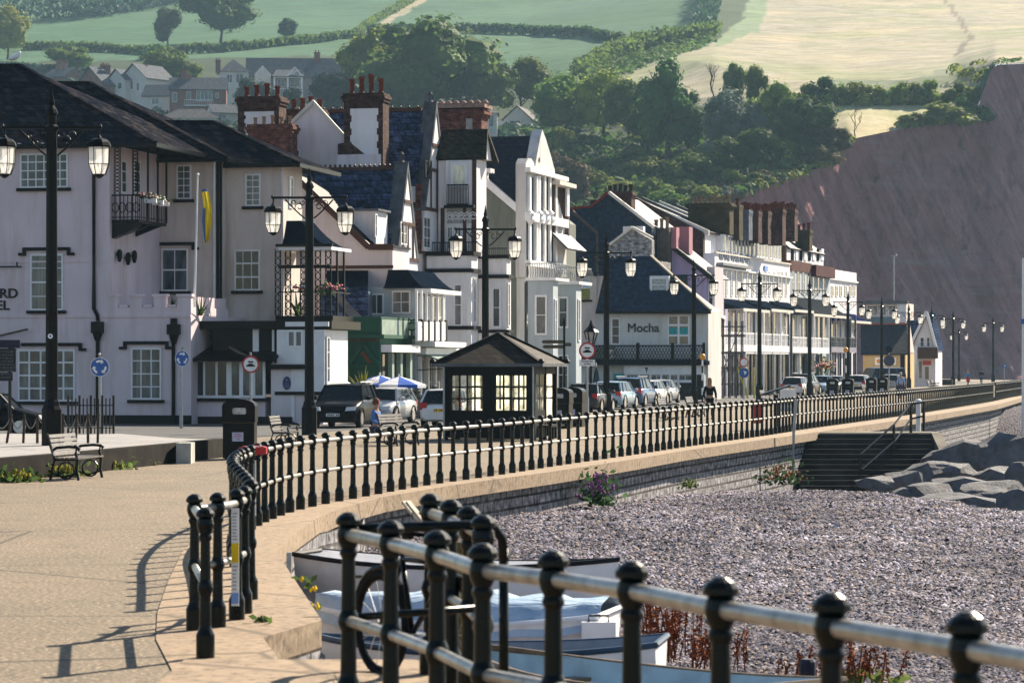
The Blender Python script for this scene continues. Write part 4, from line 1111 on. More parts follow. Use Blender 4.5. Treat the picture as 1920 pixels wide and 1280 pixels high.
H.box('plinth', (xl, -.03, 0), (.03, -.003, H.w(0,777).z), SILL)
y2 = 6.4
x2 = H.w(412, 500, y2).x; zE2 = H.w(350, 299, y2).z
H.box('upper_wall', (xw-2, y2, zT-.3), (x2, 14, zE2), CREAM)
y3 = 7.3; x3 = H.w(531, 500, y3).x; zE3 = H.w(450, 308, y3).z
H.box('upper_wall', (x2-1, y3, 3.0), (x3, y3+2.9, zE3), CREAM)
# roofs
def hip(b, e0, e1, r0, r1, back, mat, name='roof', fascia=True):
    """near eave e0-e1 (west), ridge r0-r1, back depth y"""
    mb = MB(); e0, e1, r0, r1 = map(Vector, (e0, e1, r0, r1))
    e2 = Vector((e1.x, back, e1.z)); e3 = Vector((e0.x, back, e0.z))
    mb.face([e0, e1, r1, r0]); mb.face([e1, e2, r1]); mb.face([e2, e3, r0, r1]); mb.face([e3, e0, r0]); mb.face([e3, e2, e1, e0])
    o = mb.build(name, mat, b.root)
    if fascia:
        mb = MB()
        for a, c in ((e0, e1), (e1, e2)): mb.beam(a+Vector((0,0,-.08)), c+Vector((0,0,-.08)), .12, .16)
        mb.build('gutter', BLACK, o)
        mb = MB()
        for a, c in ((r0, r1), (e1, r1)): mb.beam(a+Vector((0,0,.03)), c+Vector((0,0,.03)), .22, .1)
        mb.build('ridge_tiles', mat, o)
    return o
e1 = H.w(291, 268, -.5); e0 = Vector((xl-1, -.5, e1.z))
hip(H, e0, e1, (xl-.6, 5.2, H.w(38,123,5.2).z), H.w(38, 123, 5.2), 11.0, DARKTILE)
e1b = H.w(424, 296, y2-.5); hip(H, Vector((xw-4, y2-.5, e1b.z)), e1b, H.w(100, 156, y2+5), H.w(168, 156, y2+5), 17, DARKTILE)
e1c = H.w(560, 306, y3-.4); hip(H, Vector((H.w(330,300,y3).x, y3-.4, e1c.z)), e1c, H.w(310, 229, y3+3.2), H.w(402, 229, y3+3.2), y3+6.2, DARKTILE)
mb = MB()
for i in range(11):
    x = xl+1+i*1.0
    if x < xw-.3: mb.box((x, -.42, zE-.16), (x+.12, 0, zE-.02))
mb.build('eaves_brackets', WHITE, H.root)
# balcony on the side of the first block
ys = H.s(312, 420, x=H.w(262,420,.3).x).y; xb = H.w(262, 420, .3).x
z0 = H.w(240, 412, .3).z; z1 = H.w(240, 366, .3).z
bal = H.box('balcony', (xw+.01, .25, z0-.12), (xb, ys, z0), BLACK)
zb_ = H.w(240, 447, .3).z
mb = MB(); mb.prism([(xw+.01, .3, z0-.122), (xb-.02, .3, z0-.122), (xb-.25, .3, (z0+zb_)/2), (xw+.01, .3, zb_)], (0, .5, 0)); mb.build('bracket', BLACK, bal)
for yy in (ys*.5, ys-.5): mb = MB(); mb.prism([(xw+.01, yy, z0-.122), (xb-.02, yy, z0-.122), (xw+.01, yy, zb_+.2)], (0, .14, 0)); mb.build('bracket', BLACK, bal)
mb = MB()
mb.beam((xw, .3, z1), (xb, .3, z1), .06); mb.beam((xb, .3, z1), (xb, ys, z1), .06); mb.beam((xw, .3, z0+.1), (xb, .3, z0+.1), .04); mb.beam((xb, .3, z0+.1), (xb, ys, z0+.1), .04)
n = 7
for k in range(n+1): x = xw+(xb-xw)*k/n; mb.beam((x, .3, z0), (x, .3, z1), .03)
n = 16
for k in range(n+1): yy = .3+(ys-.3)*k/n; mb.beam((xb, yy, z0), (xb, yy, z1), .03)
for k in range(4):
    cx = xw+(xb-xw)*(k+.5)/4; cz = (z0+z1)/2; mb.tube([(cx+.14*math.cos(t), .3, cz+.2*math.sin(t)) for t in [2*PI*q/10 for q in range(11)]], .02, 4)
mb.build('balustrade', BLACK, bal)
for x, yy in ((xw+.1, .3), (xb, .3), (xb, ys*.36), (xb, ys*.7), (xb, ys)):
    mb = MB(); zt = zE-.1
    if yy < .4:
        mb.beam((x-.08 if x > xw+.2 else x, yy, z0), (x-.08 if x > xw+.2 else x, yy, zt), .03); mb.beam((x-.3 if x > xw+.2 else x+.26, yy, z0), (x-.3 if x > xw+.2 else x+.26, yy, zt), .03)
        cx = x-.19 if x > xw+.2 else x+.13
        for q in range(14):
            zc_ = z1+.1+(zt-z1)*q/14; mb.tube([(cx+.09*math.cos(t), yy, zc_+.09*math.sin(t)) for t in [2*PI*m/8 for m in range(9)]], .018, 4)
    else: mb.beam((x, yy, z0), (x, yy, zt), .07)
    mb.build('iron_column', BLACK, bal)
H.win('s', (226,300,236,362), 1, 3, off=xw, glass=GLASSD, sill=False); H.win('s', (250,300,262,362), 1, 3, off=xw, glass=GLASSD, sill=False)
# windows
H.win('w', (38,287,128,353), 6, 4, glass=CURT, bar=.045); H.win('w', (57,476,119,582), 2, 4, glass=CURT, hood=True, mid=True)
H.win('w', (34,655,141,752), 5, 4, glass=glassmat('bright_reflecting_glass', (.05,.055,.055), .04), hood=True, bar=.07); H.win('w', (246,652,303,749), 3, 4, glass=CURT, hood=True, bar=.045)
H.win('w', (331,309,359,374), 2, 5, off=y2, glass=CURT); H.win('w', (303,466,353,546), 2, 2, off=y2, hood=True, mid=True)
H.win('w', (460,326,489,387), 2, 5, off=y3, glass=CURT); H.win('w', (440,468,488,545), 3, 3, off=y3, glass=GLASSD, mid=True)
# pipes and hoppers
H.pipe([(176,290),(176,578),(183,592),(183,602)], .085); H.pipe([(183,630),(183,795)], .085)
mb = MB(); p = H.w(183,616,-.1)
mb.box((p.x-.24, -.24, p.z-.18), (p.x+.24, -.003, p.z+.28)); mb.lathe([(.1,-.5),(.14,-.4),(.22,-.18)], 8, (p.x, -.12, p.z)); mb.build('hopper', BLACK, H.root)
p = H.w(326,620,-.1); mb = MB(); mb.box((p.x-.26, -.24, p.z-.15), (p.x+.26, -.003, p.z+.26)); mb.lathe([(.1,-.55),(.14,-.42),(.22,-.15)], 8, (p.x, -.12, p.z)); mb.box((p.x-.12,-.2,p.z+.26),(p.x+.12,-.003,p.z+.5)); mb.build('hopper', BLACK, H.root)
H.pipe([(325,640),(325,795)], .08)
for px, m_ in ((402,WHITE),(408,BLACK),(414,BLACK)): H.pipe([(px+8,292),(px,306),(px,600)], .06, m_, y2-.1)
H.pipe([(297,440),(297,560)], .06, BLACK, y2-.1); H.pipe([(289,425),(289,548)], .05, BLACK, y2-.6)
# wall lights on the terrace side wall and letters
for px, py in ((217,482),(233,488),(245,484)):
    p = H.s(px, py, x=xw); mb = MB(); mb.lathe([(.06,-.2),(.12,.0),(.12,.22),(.05,.32)], 6, (xw+.16, p.y, p.z)); mb.beam((xw, p.y, p.z+.1), (xw+.16, p.y, p.z+.1), .05); mb.build('wall_light', BLACK, H.root)
H.wtext('BEDFORD', 34, 558, 18, BLACK, 0, 'RIGHT', 1.12); H.wtext('HOTEL', 18, 580.5, 18, BLACK, 0, 'RIGHT', 1.12)
mb = MB(); mb.tube([H.w(-20,634,-.35), H.w(52,617,-.35)], .05, 6); mb.tube([H.w(-20,634,0), H.w(-20,634,-.35)], .04, 5); mb.build('flag_bracket', plain('bracket_wood', (.12,.08,.05), .6, .2, 5), H.root)
mb = MB(); mb.beam(H.w(-30,500,-.2), H.w(40,500,-.2), .06); mb.beam(H.w(32,500,-.2), H.w(32,491,-.2), .05); mb.build('sign_bracket', BLACK, H.root)
p = H.w(538,718,0)
# ground floor wing with its dark lean to roof
yw = -.05
H.ext('wing_wall', H.W([(360,745),(497,745),(497,797),(360,797)], .9), (0, 5, 0), PINK)
H.box('plinth', (H.w(360,790,.9).x, .86, 0), (H.w(548,790,.9).x, .897, H.w(0,779,.9).z), SILL)
H.win('w', (360,673,430,746), 3, 1, off=.9, glass=GLASSD, bw=.11, bar=.09, sill=True); H.win('w', (430,673,498,746), 3, 1, off=.9, glass=CURT, bw=.11, bar=.16, sill=True)
H.box('wing_back', (.02, 1.0, 1.2), (H.w(500,690,.9).x, 5.5, H.w(400,668,1).z), plain('dark_interior', (.01,.01,.01), .9, .1, 2))
a0, a1, a2, a3 = H.w(354,672,.2), H.w(512,690,.2), H.w(480,604,y3-.1), H.w(356,604,y3-.1)
a1.z = a0.z
H.slab('wing_roof', [a0, a1, (a1.x, y3-.05, a2.z), (a0.x, y3-.05, a3.z)], .12, TIMB)
mb = MB(); mb.beam(H.w(362,612,3.5), H.w(484,680,.25), .1, .1); mb.build('hip_roll', plain('old_lead_roll', (.16,.13,.1), .6, .2, 3), H.root)
# dark upper wing and white timber bay
ybay = .5
H.ext('dark_boarding', H.W([(398,612),(522,612),(522,692),(398,692)], 1.6), (0, .5, 0), BLACK)
for x0, x1, ya, yb in ((475,486,616,690),(511,515,618,690)): H.wbox('white_post', x0, ya, x1, yb, 1.59, -.08, WHITE)
H.wbox('fascia', 372, 601, 622, 617, 1.1, 4.5, BLACK)
H.wbox('white_fascia', 536, 603, 617, 612, .9, -.1, WHITE)
H.wbox('entrance_wall', 508, 681, 546, 796, .93, 3.5, PALEP)
H.wbox('door_surround', 546, 681, 552, 790, .93, 3.0, WHITE)
x5 = H.w(608,700,ybay+.4).x; 
H.wbox('white_bay', 519, 618, 608, 738, ybay+.45, 3.6, WHITE); H.wbox('bay_base', 552, 739, 606, 797, ybay+.5, 3.5, PALEP)
H.wbox('bay_ledge', 515, 734, 612, 740, ybay+.35, 3.75, BLACK); H.wbox('bay_head', 500, 683, 572, 692, ybay+.2, 1.0, BLACK)
H.win('w', (538,618,569,652), 2, 1, off=ybay+.45, bw=.09, bar=.1, sill=False, glass=CURT); H.wbox('panel_moulding', 541, 656, 568, 682, ybay+.45, -.03, WHITE)
H.win('s', (611,630,617,720), 1, 3, off=x5+.003, sill=False)
for k in range(6): H.wbox('boarding_strip', 524+4*k, 622, 525.2+4*k, 690, ybay+.45, -.015, WHITE) if k < 3 else None
pl = thing('oval_plaque', 'dark blue oval plaque on the pale wall beside the white bay', 'plaque', (0,0,0)); pl.matrix_world = Matrix.Identity(4)
pl.location = H.root.location; pl.rotation_euler = H.root.rotation_euler
mb = MB(); p = H.w(538,718,.93); mb.prism([(p.x+.17*math.cos(t), .9, p.z+.27*math.sin(t)) for t in [2*PI*k/24 for k in range(24)]], (0,.028,0)); f_ = mb.build('face', plain('plaque_blue', (.012,.03,.12), .4, .1, 4), pl)
mb = MB(); mb.prism([(p.x+.04*math.cos(t), .896, p.z+.12+.04*math.sin(t)) for t in [2*PI*k/10 for k in range(10)]], (0,.003,0))
for k in range(4): mb.box((p.x-.09, .896, p.z-.02-.05*k), (p.x+.09, .899, p.z-.005-.05*k))
mb.build('raised_lettering', plain('plaque_letters', (.2,.25,.4), .5, .1, 6), f_)
# iron veranda with a dark tented roof
yv = y3-1.0
v0, v1, v2 = H.w(522,462,yv), H.w(619,462,yv), H.s(624,466,x=H.w(619,462,yv).x)
x0, x1 = v0.x, v1.x; yb2 = yv+3.2; zv = v0.z
mb = MB(); n = 6; rows = []
for k in range(n+1):
    t = k/n; z = zv+(H.w(540,412,yv).z-zv)*t**1.7; ins = t*.95
    rows.append([(x0+.1, yv+ins*.9, z), (x1-ins*1.6, yv+ins*.9, z), (x1-ins*1.6, yb2-ins*.3, z)])
mb.grid(rows); mb.face([rows[0][0], rows[0][2], rows[0][1]]); ver = mb.build('veranda_roof', NAVY, H.root)
H.box('veranda_fascia', (x0, yv-.02, zv-.16), (x1+.06, yb2, zv-.02), WHITE); H.box('veranda_gutter', (x0-.1, yv-.1, zv-.019), (x1+.12, yv+.05, zv+.1), BLACK)
zf = H.w(560,592,yv).z; H.box('veranda_floor', (x0-.1, yv-.1, H.w(560,603,yv).z), (x1+.15, yb2, zf), BLACK)
for x, yy in [(x0+.06, yv), (x0+.5, yv), (x0+(x1-x0)*.52, yv), (x0+(x1-x0)*.8, yv), (x1, yv), (x1, yv+1.1), (x1, yv+2.2)]:
    mb = MB(); ww = .2
    if yy == yv:
        mb.beam((x-ww, yy, zf), (x-ww, yy, zv-.1), .035); mb.beam((x+ww*.2, yy, zf), (x+ww*.2, yy, zv-.1), .035); cx = x-ww*.4
        for q in range(9):
            zc_ = zf+.15+(zv-zf-.3)*q/8.6; mb.tube([(cx+.1*math.cos(t), yy, zc_+.15*math.sin(t)) for t in [2*PI*m/8 for m in range(9)]], .02, 4)
    else: mb.beam((x, yy, zf), (x, yy, zv-.1), .08)
    mb.build('veranda_column', BLACK, H.root)
mb = MB(); zr_ = zf+1.0
mb.beam((x0, yv, zr_), (x1, yv, zr_), .05); mb.beam((x1, yv, zr_), (x1, yb2, zr_), .05); zm = H.w(560,500,yv).z; mb.beam((x0, yv, zm), (x1, yv, zm), .1, .14)
for k in range(13): x = x0+(x1-x0)*k/12; mb.beam((x, yv, zf), (x, yv, zr_), .025)
mb.build('veranda_balustrade', BLACK, H.root)
H.wbox('veranda_back_panel', 555, 462, 571, 500, yv+1.2, .1, PALEP); H.win('s', (541,330,548,390), 1, 3, off=x3, sill=False, glass=CURT)
mb = MB(); mb.beam((x3-.02, y3-.03, 3), (x3-.02, y3-.03, zE3), .1); mb.build('corner_quoin', PALEP, H.root)

def bloom(name, label, p, r, cols, n=60, group=None, seed=1, cat='plant', sq=.6, pot=None):
    """a pot or box of flowers: leaf quads plus coloured petals"""
    rnd = random.Random(seed); root = thing(name, label, cat, p, 0, group)
    mb = MB()
    for i in range(n):
        d = Vector((rnd.gauss(0,.5), rnd.gauss(0,.5), rnd.gauss(.1,.4)*sq))*r; s_ = r*rnd.uniform(.12,.26)
        u = Vector((rnd.uniform(-1,1), rnd.uniform(-1,1), rnd.uniform(-1,1))).normalized(); v = u.cross(Vector((rnd.uniform(-1,1), rnd.uniform(-1,1), rnd.uniform(-1,1)))).normalized()
        mb.face([d-u*s_, d-v*s_*.6, d+u*s_, d+v*s_*.6])
    mb.build('leaves', LEAF_B, root)
    for ci, c in enumerate(cols):
        mb = MB()
        for i in range(n//4):
            d = Vector((rnd.gauss(0,.5), rnd.gauss(0,.5)-.1, rnd.gauss(.35,.25)*sq))*r; s_ = r*rnd.uniform(.1,.17)
            mb.lathe([(s_*.3,-s_*.5),(s_,0),(s_*.3,s_*.5)], 5, d)
        mb.build('blossom', c, root)
    if pot: mb = MB(); mb.box((-r*.8,-.15,-r*.55),(r*.8,.15,-r*.1)); mb.build('trough', pot, root)
    return root
LEAF_A = leafmat('leaf_mid_green', (.05,.085,.025), (.08,.12,.035)); LEAF_B = leafmat('leaf_dark_green', (.02,.045,.018), (.035,.07,.025))
PETR = plain('petal_red', (.55,.02,.03), .6, .2, 9); PETW = plain('petal_white', (.75,.72,.74), .6, .1, 9); PETP = plain('petal_pink', (.45,.05,.22), .6, .25, 9)
def hw(b, p): return b.root.matrix_basis @ Vector(p)
bpy.context.view_layer.update()
def Hworld(p):
    ca, sa = math.cos(H.a), math.sin(H.a); return Vector((H.X0+p[0]*ca+p[1]*sa, H.D0-p[0]*sa+p[1]*ca, p[2]))
for px, py, r in ((278,370,.42),(292,374,.4),(304,378,.36)):
    p = H.s(px, py, x=xb+.12); bloom('flower_box', 'red flowers in a box on the dark iron balcony rail', Hworld(p), r, (PETR, PETW), 50, 'balcony flower boxes', px, 'flower box', .5, WHITE)
bloom('flower_basket', 'red and white flowers with a spiky plant on the tented veranda', Hworld((x0+1.15, yv-.1, zr_+.1)), .5, (PETR, PETW), 70, None, 5, 'flower basket')
bloom('flower_basket', 'red and pink flowers spilling over the right end of the tented veranda', Hworld((x1+.05, yv-.05, zr_+.1)), .5, (PETR, PETP), 70, None, 6, 'flower basket')
def spiky(name, label, p, h, n=26, mat=None, seed=2, cat='plant', trunk=0):
    rnd = random.Random(seed); root = thing(name, label, cat, p); mb = MB()
    for i in range(n):
        a = rnd.uniform(0, 2*PI); e = rnd.uniform(.25, 1.45); L_ = h*rnd.uniform(.7, 1.1); pts = []
        for k in range(6):
            t = k/5; d = L_*t; drop = .35*t*t*math.cos(e)*L_; pts.append(Vector((math.cos(a)*math.cos(e)*d, math.sin(a)*math.cos(e)*d, trunk+math.sin(e)*d-drop)))
        sdv = Vector((-math.sin(a), math.cos(a), 0))
        for k in range(5):
            w0, w1 = h*.045*(1-(k/5)**2), h*.045*(1-((k+1)/5)**2); mb.face([pts[k]-sdv*w0, pts[k]+sdv*w0, pts[k+1]+sdv*w1, pts[k+1]-sdv*w1])
    mb.build('fronds', mat or LEAF_A, root)
    if trunk: mb = MB(); mb.tube([(0,0,0),(.03,0,trunk*.5),(0,0,trunk)], h*.09, 7); mb.build('trunk', plain('palm_trunk', (.07,.05,.035), .9, .3, 8), root)
    return root
for px, py, h_ in ((322,556,.9),(376,556,1.1)):
    spiky('spiky_plant', 'spiky green plant in the terrace, %s the flagpole' % ('left of' if px < 350 else 'right of'), Hworld((H.w(px,566,1.0).x, 1.0, zT)), h_, 24, LEAF_B, px)
spiky('spiky_plant', 'green spiky plant among the iron columns of the tented veranda', Hworld((x0+.75, yv+.25, zf)), 1.5, 26, LEAF_A, 9)
# flagpole and flag
fl = thing('flagpole', 'white flagpole with a drooping yellow and blue flag on the hotel terrace', 'flagpole', Hworld((H.w(364,575,.6).x, .6, zT)))
hp = H.w(364,329,.6).z-zT; mb = MB(); mb.tube([(0,0,0),(.14,0,hp)], .055, 8, r1=.035); mb.lathe([(.07,hp),(.07,hp+.06),(.02,hp+.1)], 8, (.14,0,0)); mb.build('pole', WHITE, fl)
mb = MB(); rows = []; k_ = 1/46.0; prof = [(6,26,9),(4,30,12),(8,60,14),(7,85,16),(10,105,10),(13,125,4)]
for i, (xo, dy, wd) in enumerate(prof):
    row = []
    for j in range(7): u = j/6; row.append((.2+(xo+wd*u)*k_*1.05, .12*math.sin(u*7+i*.8)*(.4+wd/16), hp-dy*k_))
    rows.append(row)
mb.grid(rows[1:]); mb.build('flag', YELLOW, fl, smooth=True); mb = MB(); mb.grid(rows[:2]); mb.grid([[(x-.05,y-.02,z) for x,y,z in r[:3]] for r in rows[2:]]); mb.build('flag_blue_half', BLUE, fl, smooth=True)
gull = thing('gull', 'white gull perched on the hotel roof ridge at the far left', 'gull', Hworld(H.w(27,119,5.2)))
mb = MB(); mb.tube([(-.28,0,.16),(-.15,0,.2),(.05,0,.27),(.16,0,.36),(.22,0,.46),(.27,0,.47)], [.03,.1,.13,.09,.065,.03], 8); mb.build('body', WHITE, gull, smooth=True)
mb = MB(); mb.tube([(-.33,.02,.17),(-.1,.05,.24),(.05,.05,.29)], [.02,.1,.08], 6); mb.tube([(-.02,.03,0),(-.02,.03,.16)], .012, 4); mb.build('grey_wing', LEAD, gull, smooth=True)
# ------------------------------------------------------------------ gabled white house behind the hotel
G = Bld('gabled_house', 'white and pink gabled house with blue slate roofs, tall quoined chimneys and half timbered gables', 'house', 740, 138, 13)
wallp = G.W([(470,300),(548,328),(690,464),(736,464),(736,770),(470,770)])
G.ext('wall', wallp, (0, 3.0, 0), PALEP)
mb = MB()
for a, c in (((546,324),(691,463)), ((691,463),(738,463))): mb.beam(G.w(*a,-.06), G.w(*c,-.06), .16, .28)
mb.build('bargeboard', BROWNT, G.root)
a, c = G.w(546,321,-.1), G.w(692,460,-.1); e = G.w(738,460,-.1)
G.slab('front_roof', [a, c, (c.x, 3.0, c.z), (a.x, 3.0, a.z)], .14, SLATED); G.slab('front_roof', [c, e, (e.x, 3.0, e.z), (c.x, 3.0, c.z)], .1, SLATED)
# lower cross gable
xg = G.w(735,470,3.0).x
yr = 4.9; zr = G.w(660,318,yr).z; ze = G.w(700,476,3.0).z
xl_ = G.w(500,400,yr).x
G.slab('slate_roof', [(xl_, 2.9, ze), (xg-.1, 2.9, ze), (xg-.1, yr, zr), (xl_, yr, zr)], .12, SLATE); G.slab('slate_roof', [(xl_, 6.9, ze), (xg-.1, 6.9, ze), (xg-.1, yr, zr), (xl_, yr, zr)], .12, SLATE)
G.box('rear_wall', (xl_, 3.01, 1), (xg-.02, 6.8, ze), PALEP)
mb = MB(); n = 26
mb.box((xl_, yr-.09, zr-.02), (xg-.3, yr+.09, zr+.12))
for k in range(n): x = xl_+(xg-.4-xl_)*k/n; mb.lathe([(.06,0),(.07,.1),(.02,.16)], 6, (x, yr, zr+.1))
mb.build('ridge_tiles', BROWNT, G.root)
STONEC = plain('weathered_stone_coping', (.1,.11,.12), .85, .3, 2, bmp=.3)
def gable(b, x, yf, yb, zf, yrr, zrr, th=.6, cop=.32, mat=WHITER, timbers=True, base=None, name='gable'):
    """gable wall on the sea side: foot yf..yb at zf, apex yrr,zrr; stone coping in front"""
    base = zf if base is None else base
    pts = [(x, yf, base), (x, yb, base), (x, yb, zf), (x, yrr, zrr), (x, yf, zf)]
    o = b.ext(name, pts, (-th*.5, 0, 0), mat)
    d = cop; mb = MB()
    A0, A1 = Vector((x+.04, yf-.18, zf-.1)), Vector((x+.04, yrr, zrr+.28)); B1 = Vector((x+.04, yb+.18, zf-.1))
    mb.prism([A0, A1, A1-Vector((0,0,.5)), A0+Vector((0,.3,-.02))], (-th-.06, 0, 0)); mb.prism([B1, A1, A1-Vector((0,0,.5)), B1-Vector((0,.3,.02))], (-th-.06, 0, 0))
    mb.lathe([(.2,0),(.24,.1),(.14,.2),(.1,.45),(.16,.5),(.05,.62)], 6, (x-th/2, yrr, zrr+.1))
    mb.build('gable_coping', STONEC, o)
    if timbers:
        mb = MB()
        def yat(z, s): return yf+(yrr-yf)*(z-zf)/(zrr-zf) if s < 0 else yb+(yrr-yb)*(z-zf)/(zrr-zf)
        for f in (0, .38, .62): z = zf+(zrr-zf)*f; mb.beam((x+.02, yat(z,-1), z), (x+.02, yat(z,1), z), .12, .16)
        for q in (.25, .5, .75): y = yf+(yb-yf)*q; z2 = zf+(zrr-zf)*.38; mb.beam((x+.015, y, zf), (x+.015, y, z2), .1)
        mb.build('half_timbering', BROWNT, o)
    return o
gable(G, xg+.25, 3.0, 6.8, ze-.2, yr, zr+.1, base=G.w(700,530,3).z)
mb = MB(); 
G.win('s', (750,415,762,458), 2, 2, off=xg+.26, sill=False, glass=CURT); G.win('s', (749,476,764,520), 2, 1, off=xg+.26, sill=False, glass=CURT)
# dormer on the front roof
dz = G.w(690,456,1.2).z; d0 = G.w(664,396,1.0); d1 = G.w(706,396,1.0)
G.ext('dormer', [(d0.x, .9, dz+.9), (d1.x, .9, dz-.1), (d1.x, .9, d1.z), (d0.x, .9, d0.z)], (0, 2.0, 0), WHITER); G.box('dormer_roof', (d0.x-.1, .8, d0.z), (d1.x+.15, 3.0, d0.z+.1), LEAD)
G.win('s', (702,400,706,445), 1, 2, off=d1.x+.01, sill=False)
# tall main block
xm = G.w(783,440,9.0).x; yR = 11.3; zR = G.w(760,208,yR).z; zE_ = G.w(760,347,9.0).z; xL = G.w(560,300,yR).x
G.slab('slate_roof', [(xL, 8.9, zE_), (xm-.1, 8.9, zE_), (xm-.1, yR, zR), (xL, yR, zR)], .12, SLATE); G.slab('slate_roof', [(xL, 13.8, zE_), (xm-.1, 13.8, zE_), (xm-.1, yR, zR), (xL, yR, zR)], .12, SLATE)
G.box('upper_wall', (xL, 9.0, 1), (xm-.03, 13.6, zE_), WHITER)
mb = MB(); mb.box((xL, yR-.1, zR-.03), (xm-.4, yR+.1, zR+.14)); 
for k in range(15): mb.lathe([(.05,0),(.06,.08),(.02,.13)], 6, (xL+(xm-.6-xL)*k/14, yR, zR+.13))
mb.build('ridge_tiles', BROWNT, G.root)
gable(G, xm+.35, 9.0, 13.7, G.w(783,345,9).z-1.2, yR, zR+.2, base=G.w(783,470,9).z)
G.win('s', (796,300,801,335), 1, 3, off=xm+.37, sill=False, frame=SILL); G.win('s', (803,300,808,335), 1, 3, off=xm+.37, sill=False, frame=SILL)
G.win('s', (793,405,806,465), 2, 3, off=xm+.37, sill=False, glass=CURT)
G.wbox('brick_pier', 779, 345, 789, 475, 8.85, .6, BRICK)
# white cross gable and chimneys at the back
gp = G.W([(540,236),(587,193),(648,262),(648,330),(540,330)], 7.6)
G.ext('rear_gable', gp, (0, .8, 0), PALEP)
mb = MB()
for a, c in (((586,190),(655,266)), ((588,190),(538,238))): mb.beam(G.w(*a,7.55), G.w(*c,7.55), .14, .16)
mb.build('bargeboard', CREAMT, G.root)
G.win('w', (546,280,563,306), 1, 2, off=7.6, glass=CURT)
G.chimney((645,174,718,318), 6.9, 1.1, (BRICKD,), 4, POT, WHITER, ph=.85, pr=.16)
G.ext('chimney_shoulder', G.W([(633,290),(633,270),(655,266),(684,289)], 6.88), (0, .6, 0), BRICKD); G.wbox('chimney_base', 632, 289, 714, 330, 6.86, .9, PALEP)
G.chimney((446,180,523,275), 7.2, 1.2, (BRICKD,), 4, POT, WHITER, ph=.62, pr=.16)
G.chimney((538,204,602,260), 9.6, 1.0, (BRICKD,), 4, POT, None, ph=.6, pr=.16)
G.chimney((465,232,546,330), 5.4, 1.0, (BRICK,), 5, POTB, None, ph=.42, pr=.12)
# lower storeys: band, bay with a swept canopy, veranda
G.wbox('string_course', 612, 497, 737, 504, -.06, .06, BROWNT)
G.wbox('side_window_surround', 560, 410, 592, 455, -.04, .04, WHITE); G.win('w', (563,413,590,452), 2, 2, off=-.05, sill=False)
G.slab('conservatory_roof', [G.w(612,545,-2.6), G.w(690,545,-2.6), G.w(690,507,-.1), G.w(612,507,-.1)], .08, NAVY)
G.wbox('conservatory_wall', 616, 546, 687, 605, -2.4, 2.3, plain('conservatory_frame', (.16,.2,.22), .4, .15, 3)); G.win('w', (618,548,686,600), 4, 1, off=-2.41, glass=CARG, frame=NAVY, sill=False)
G.slab('skirt_roof', [G.w(600,602,-4.4), G.w(690,602,-4.4), G.w(690,540,-2.7), G.w(600,532,-2.7)], .1, SLATE); G.slab('skirt_roof_verge', [G.w(660,601,-4.42)+Vector((0,-.05,.06)), G.w(684,601,-4.42)+Vector((0,-.05,.06)), G.w(632,548,-3.2)+Vector((0,-.05,.1)), G.w(622,552,-3.2)+Vector((0,-.05,.1))], .06, LEAD)
ybay = -1.4; xb_ = G.w(779,560,ybay).x; yB2 = G.s(835,560,x=xb_).y
G.wbox('bay', 690, 538, 779, 770, ybay, yB2-ybay, GREYB)
mb = MB(); b0 = G.w(718,540,ybay-.3); b1 = G.w(784,540,ybay-.3); zt = G.w(740,505,ybay).z; rows = []
for k in range(6):
    t = k/5; z = b0.z+(zt-b0.z)*t**1.6; i_ = t*.9
    rows.append([(b0.x, ybay-.3+i_, z), (b1.x+.35-i_*1.2, ybay-.3+i_, z), (b1.x+.35-i_*1.2, yB2+.3-i_*.5, z)])
mb.grid(rows); mb.face([rows[0][0], (b0.x, yB2+.3, b0.z), rows[0][2], rows[0][1]]); mb.face([rows[5][0], rows[5][1], rows[5][2]]); mb.build('swept_canopy', NAVY, G.root)
G.win('w', (735,545,770,588), 2, 2, off=ybay, glass=CURT, sill=False); G.win('w', (693,550,720,590), 2, 1, off=ybay, glass=CURT, sill=False)
for px in (781,790,800,810,820,830): 
    p = G.s(px,600,x=xb_+.7); mb = MB(); mb.beam((p.x, p.y, G.s(px,640,xb_+.7).z), (p.x, p.y, G.s(px,545,xb_+.7).z), .1); mb.build('veranda_post', WHITE, G.root)
G.sbox('veranda_head', 778, 541, 836, 549, xb_+.1, .75, WHITE); G.sbox('veranda_floor', 778, 640, 838, 650, xb_, .95, WHITE)
for k in range(5):
    a_, c_ = 781+11*k, 789+11*k; G.sbox('balcony_panel', a_, 603, c_, 638, xb_+.72, .06, WHITE); G.sbox('balcony_pier', c_, 600, c_+2.5, 640, xb_+.7, .1, BLACK)
for px in (785,797,809,821): G.win('s', (px,555,px+7,635), 1, 2, off=xb_+.01, sill=False, glass=CURT)
G.sbox('bay_cornice', 779, 652, 842, 664, xb_, .5, WHITE)
for px in (786,800,814,828): G.win('s', (px,672,px+8,760), 1, 2, off=xb_+.01, sill=False, glass=GLASSD)
for px in (783,797,811,825,837): G.sbox('pilaster', px, 668, px+3, 768, xb_+.02, .15, WHITE)
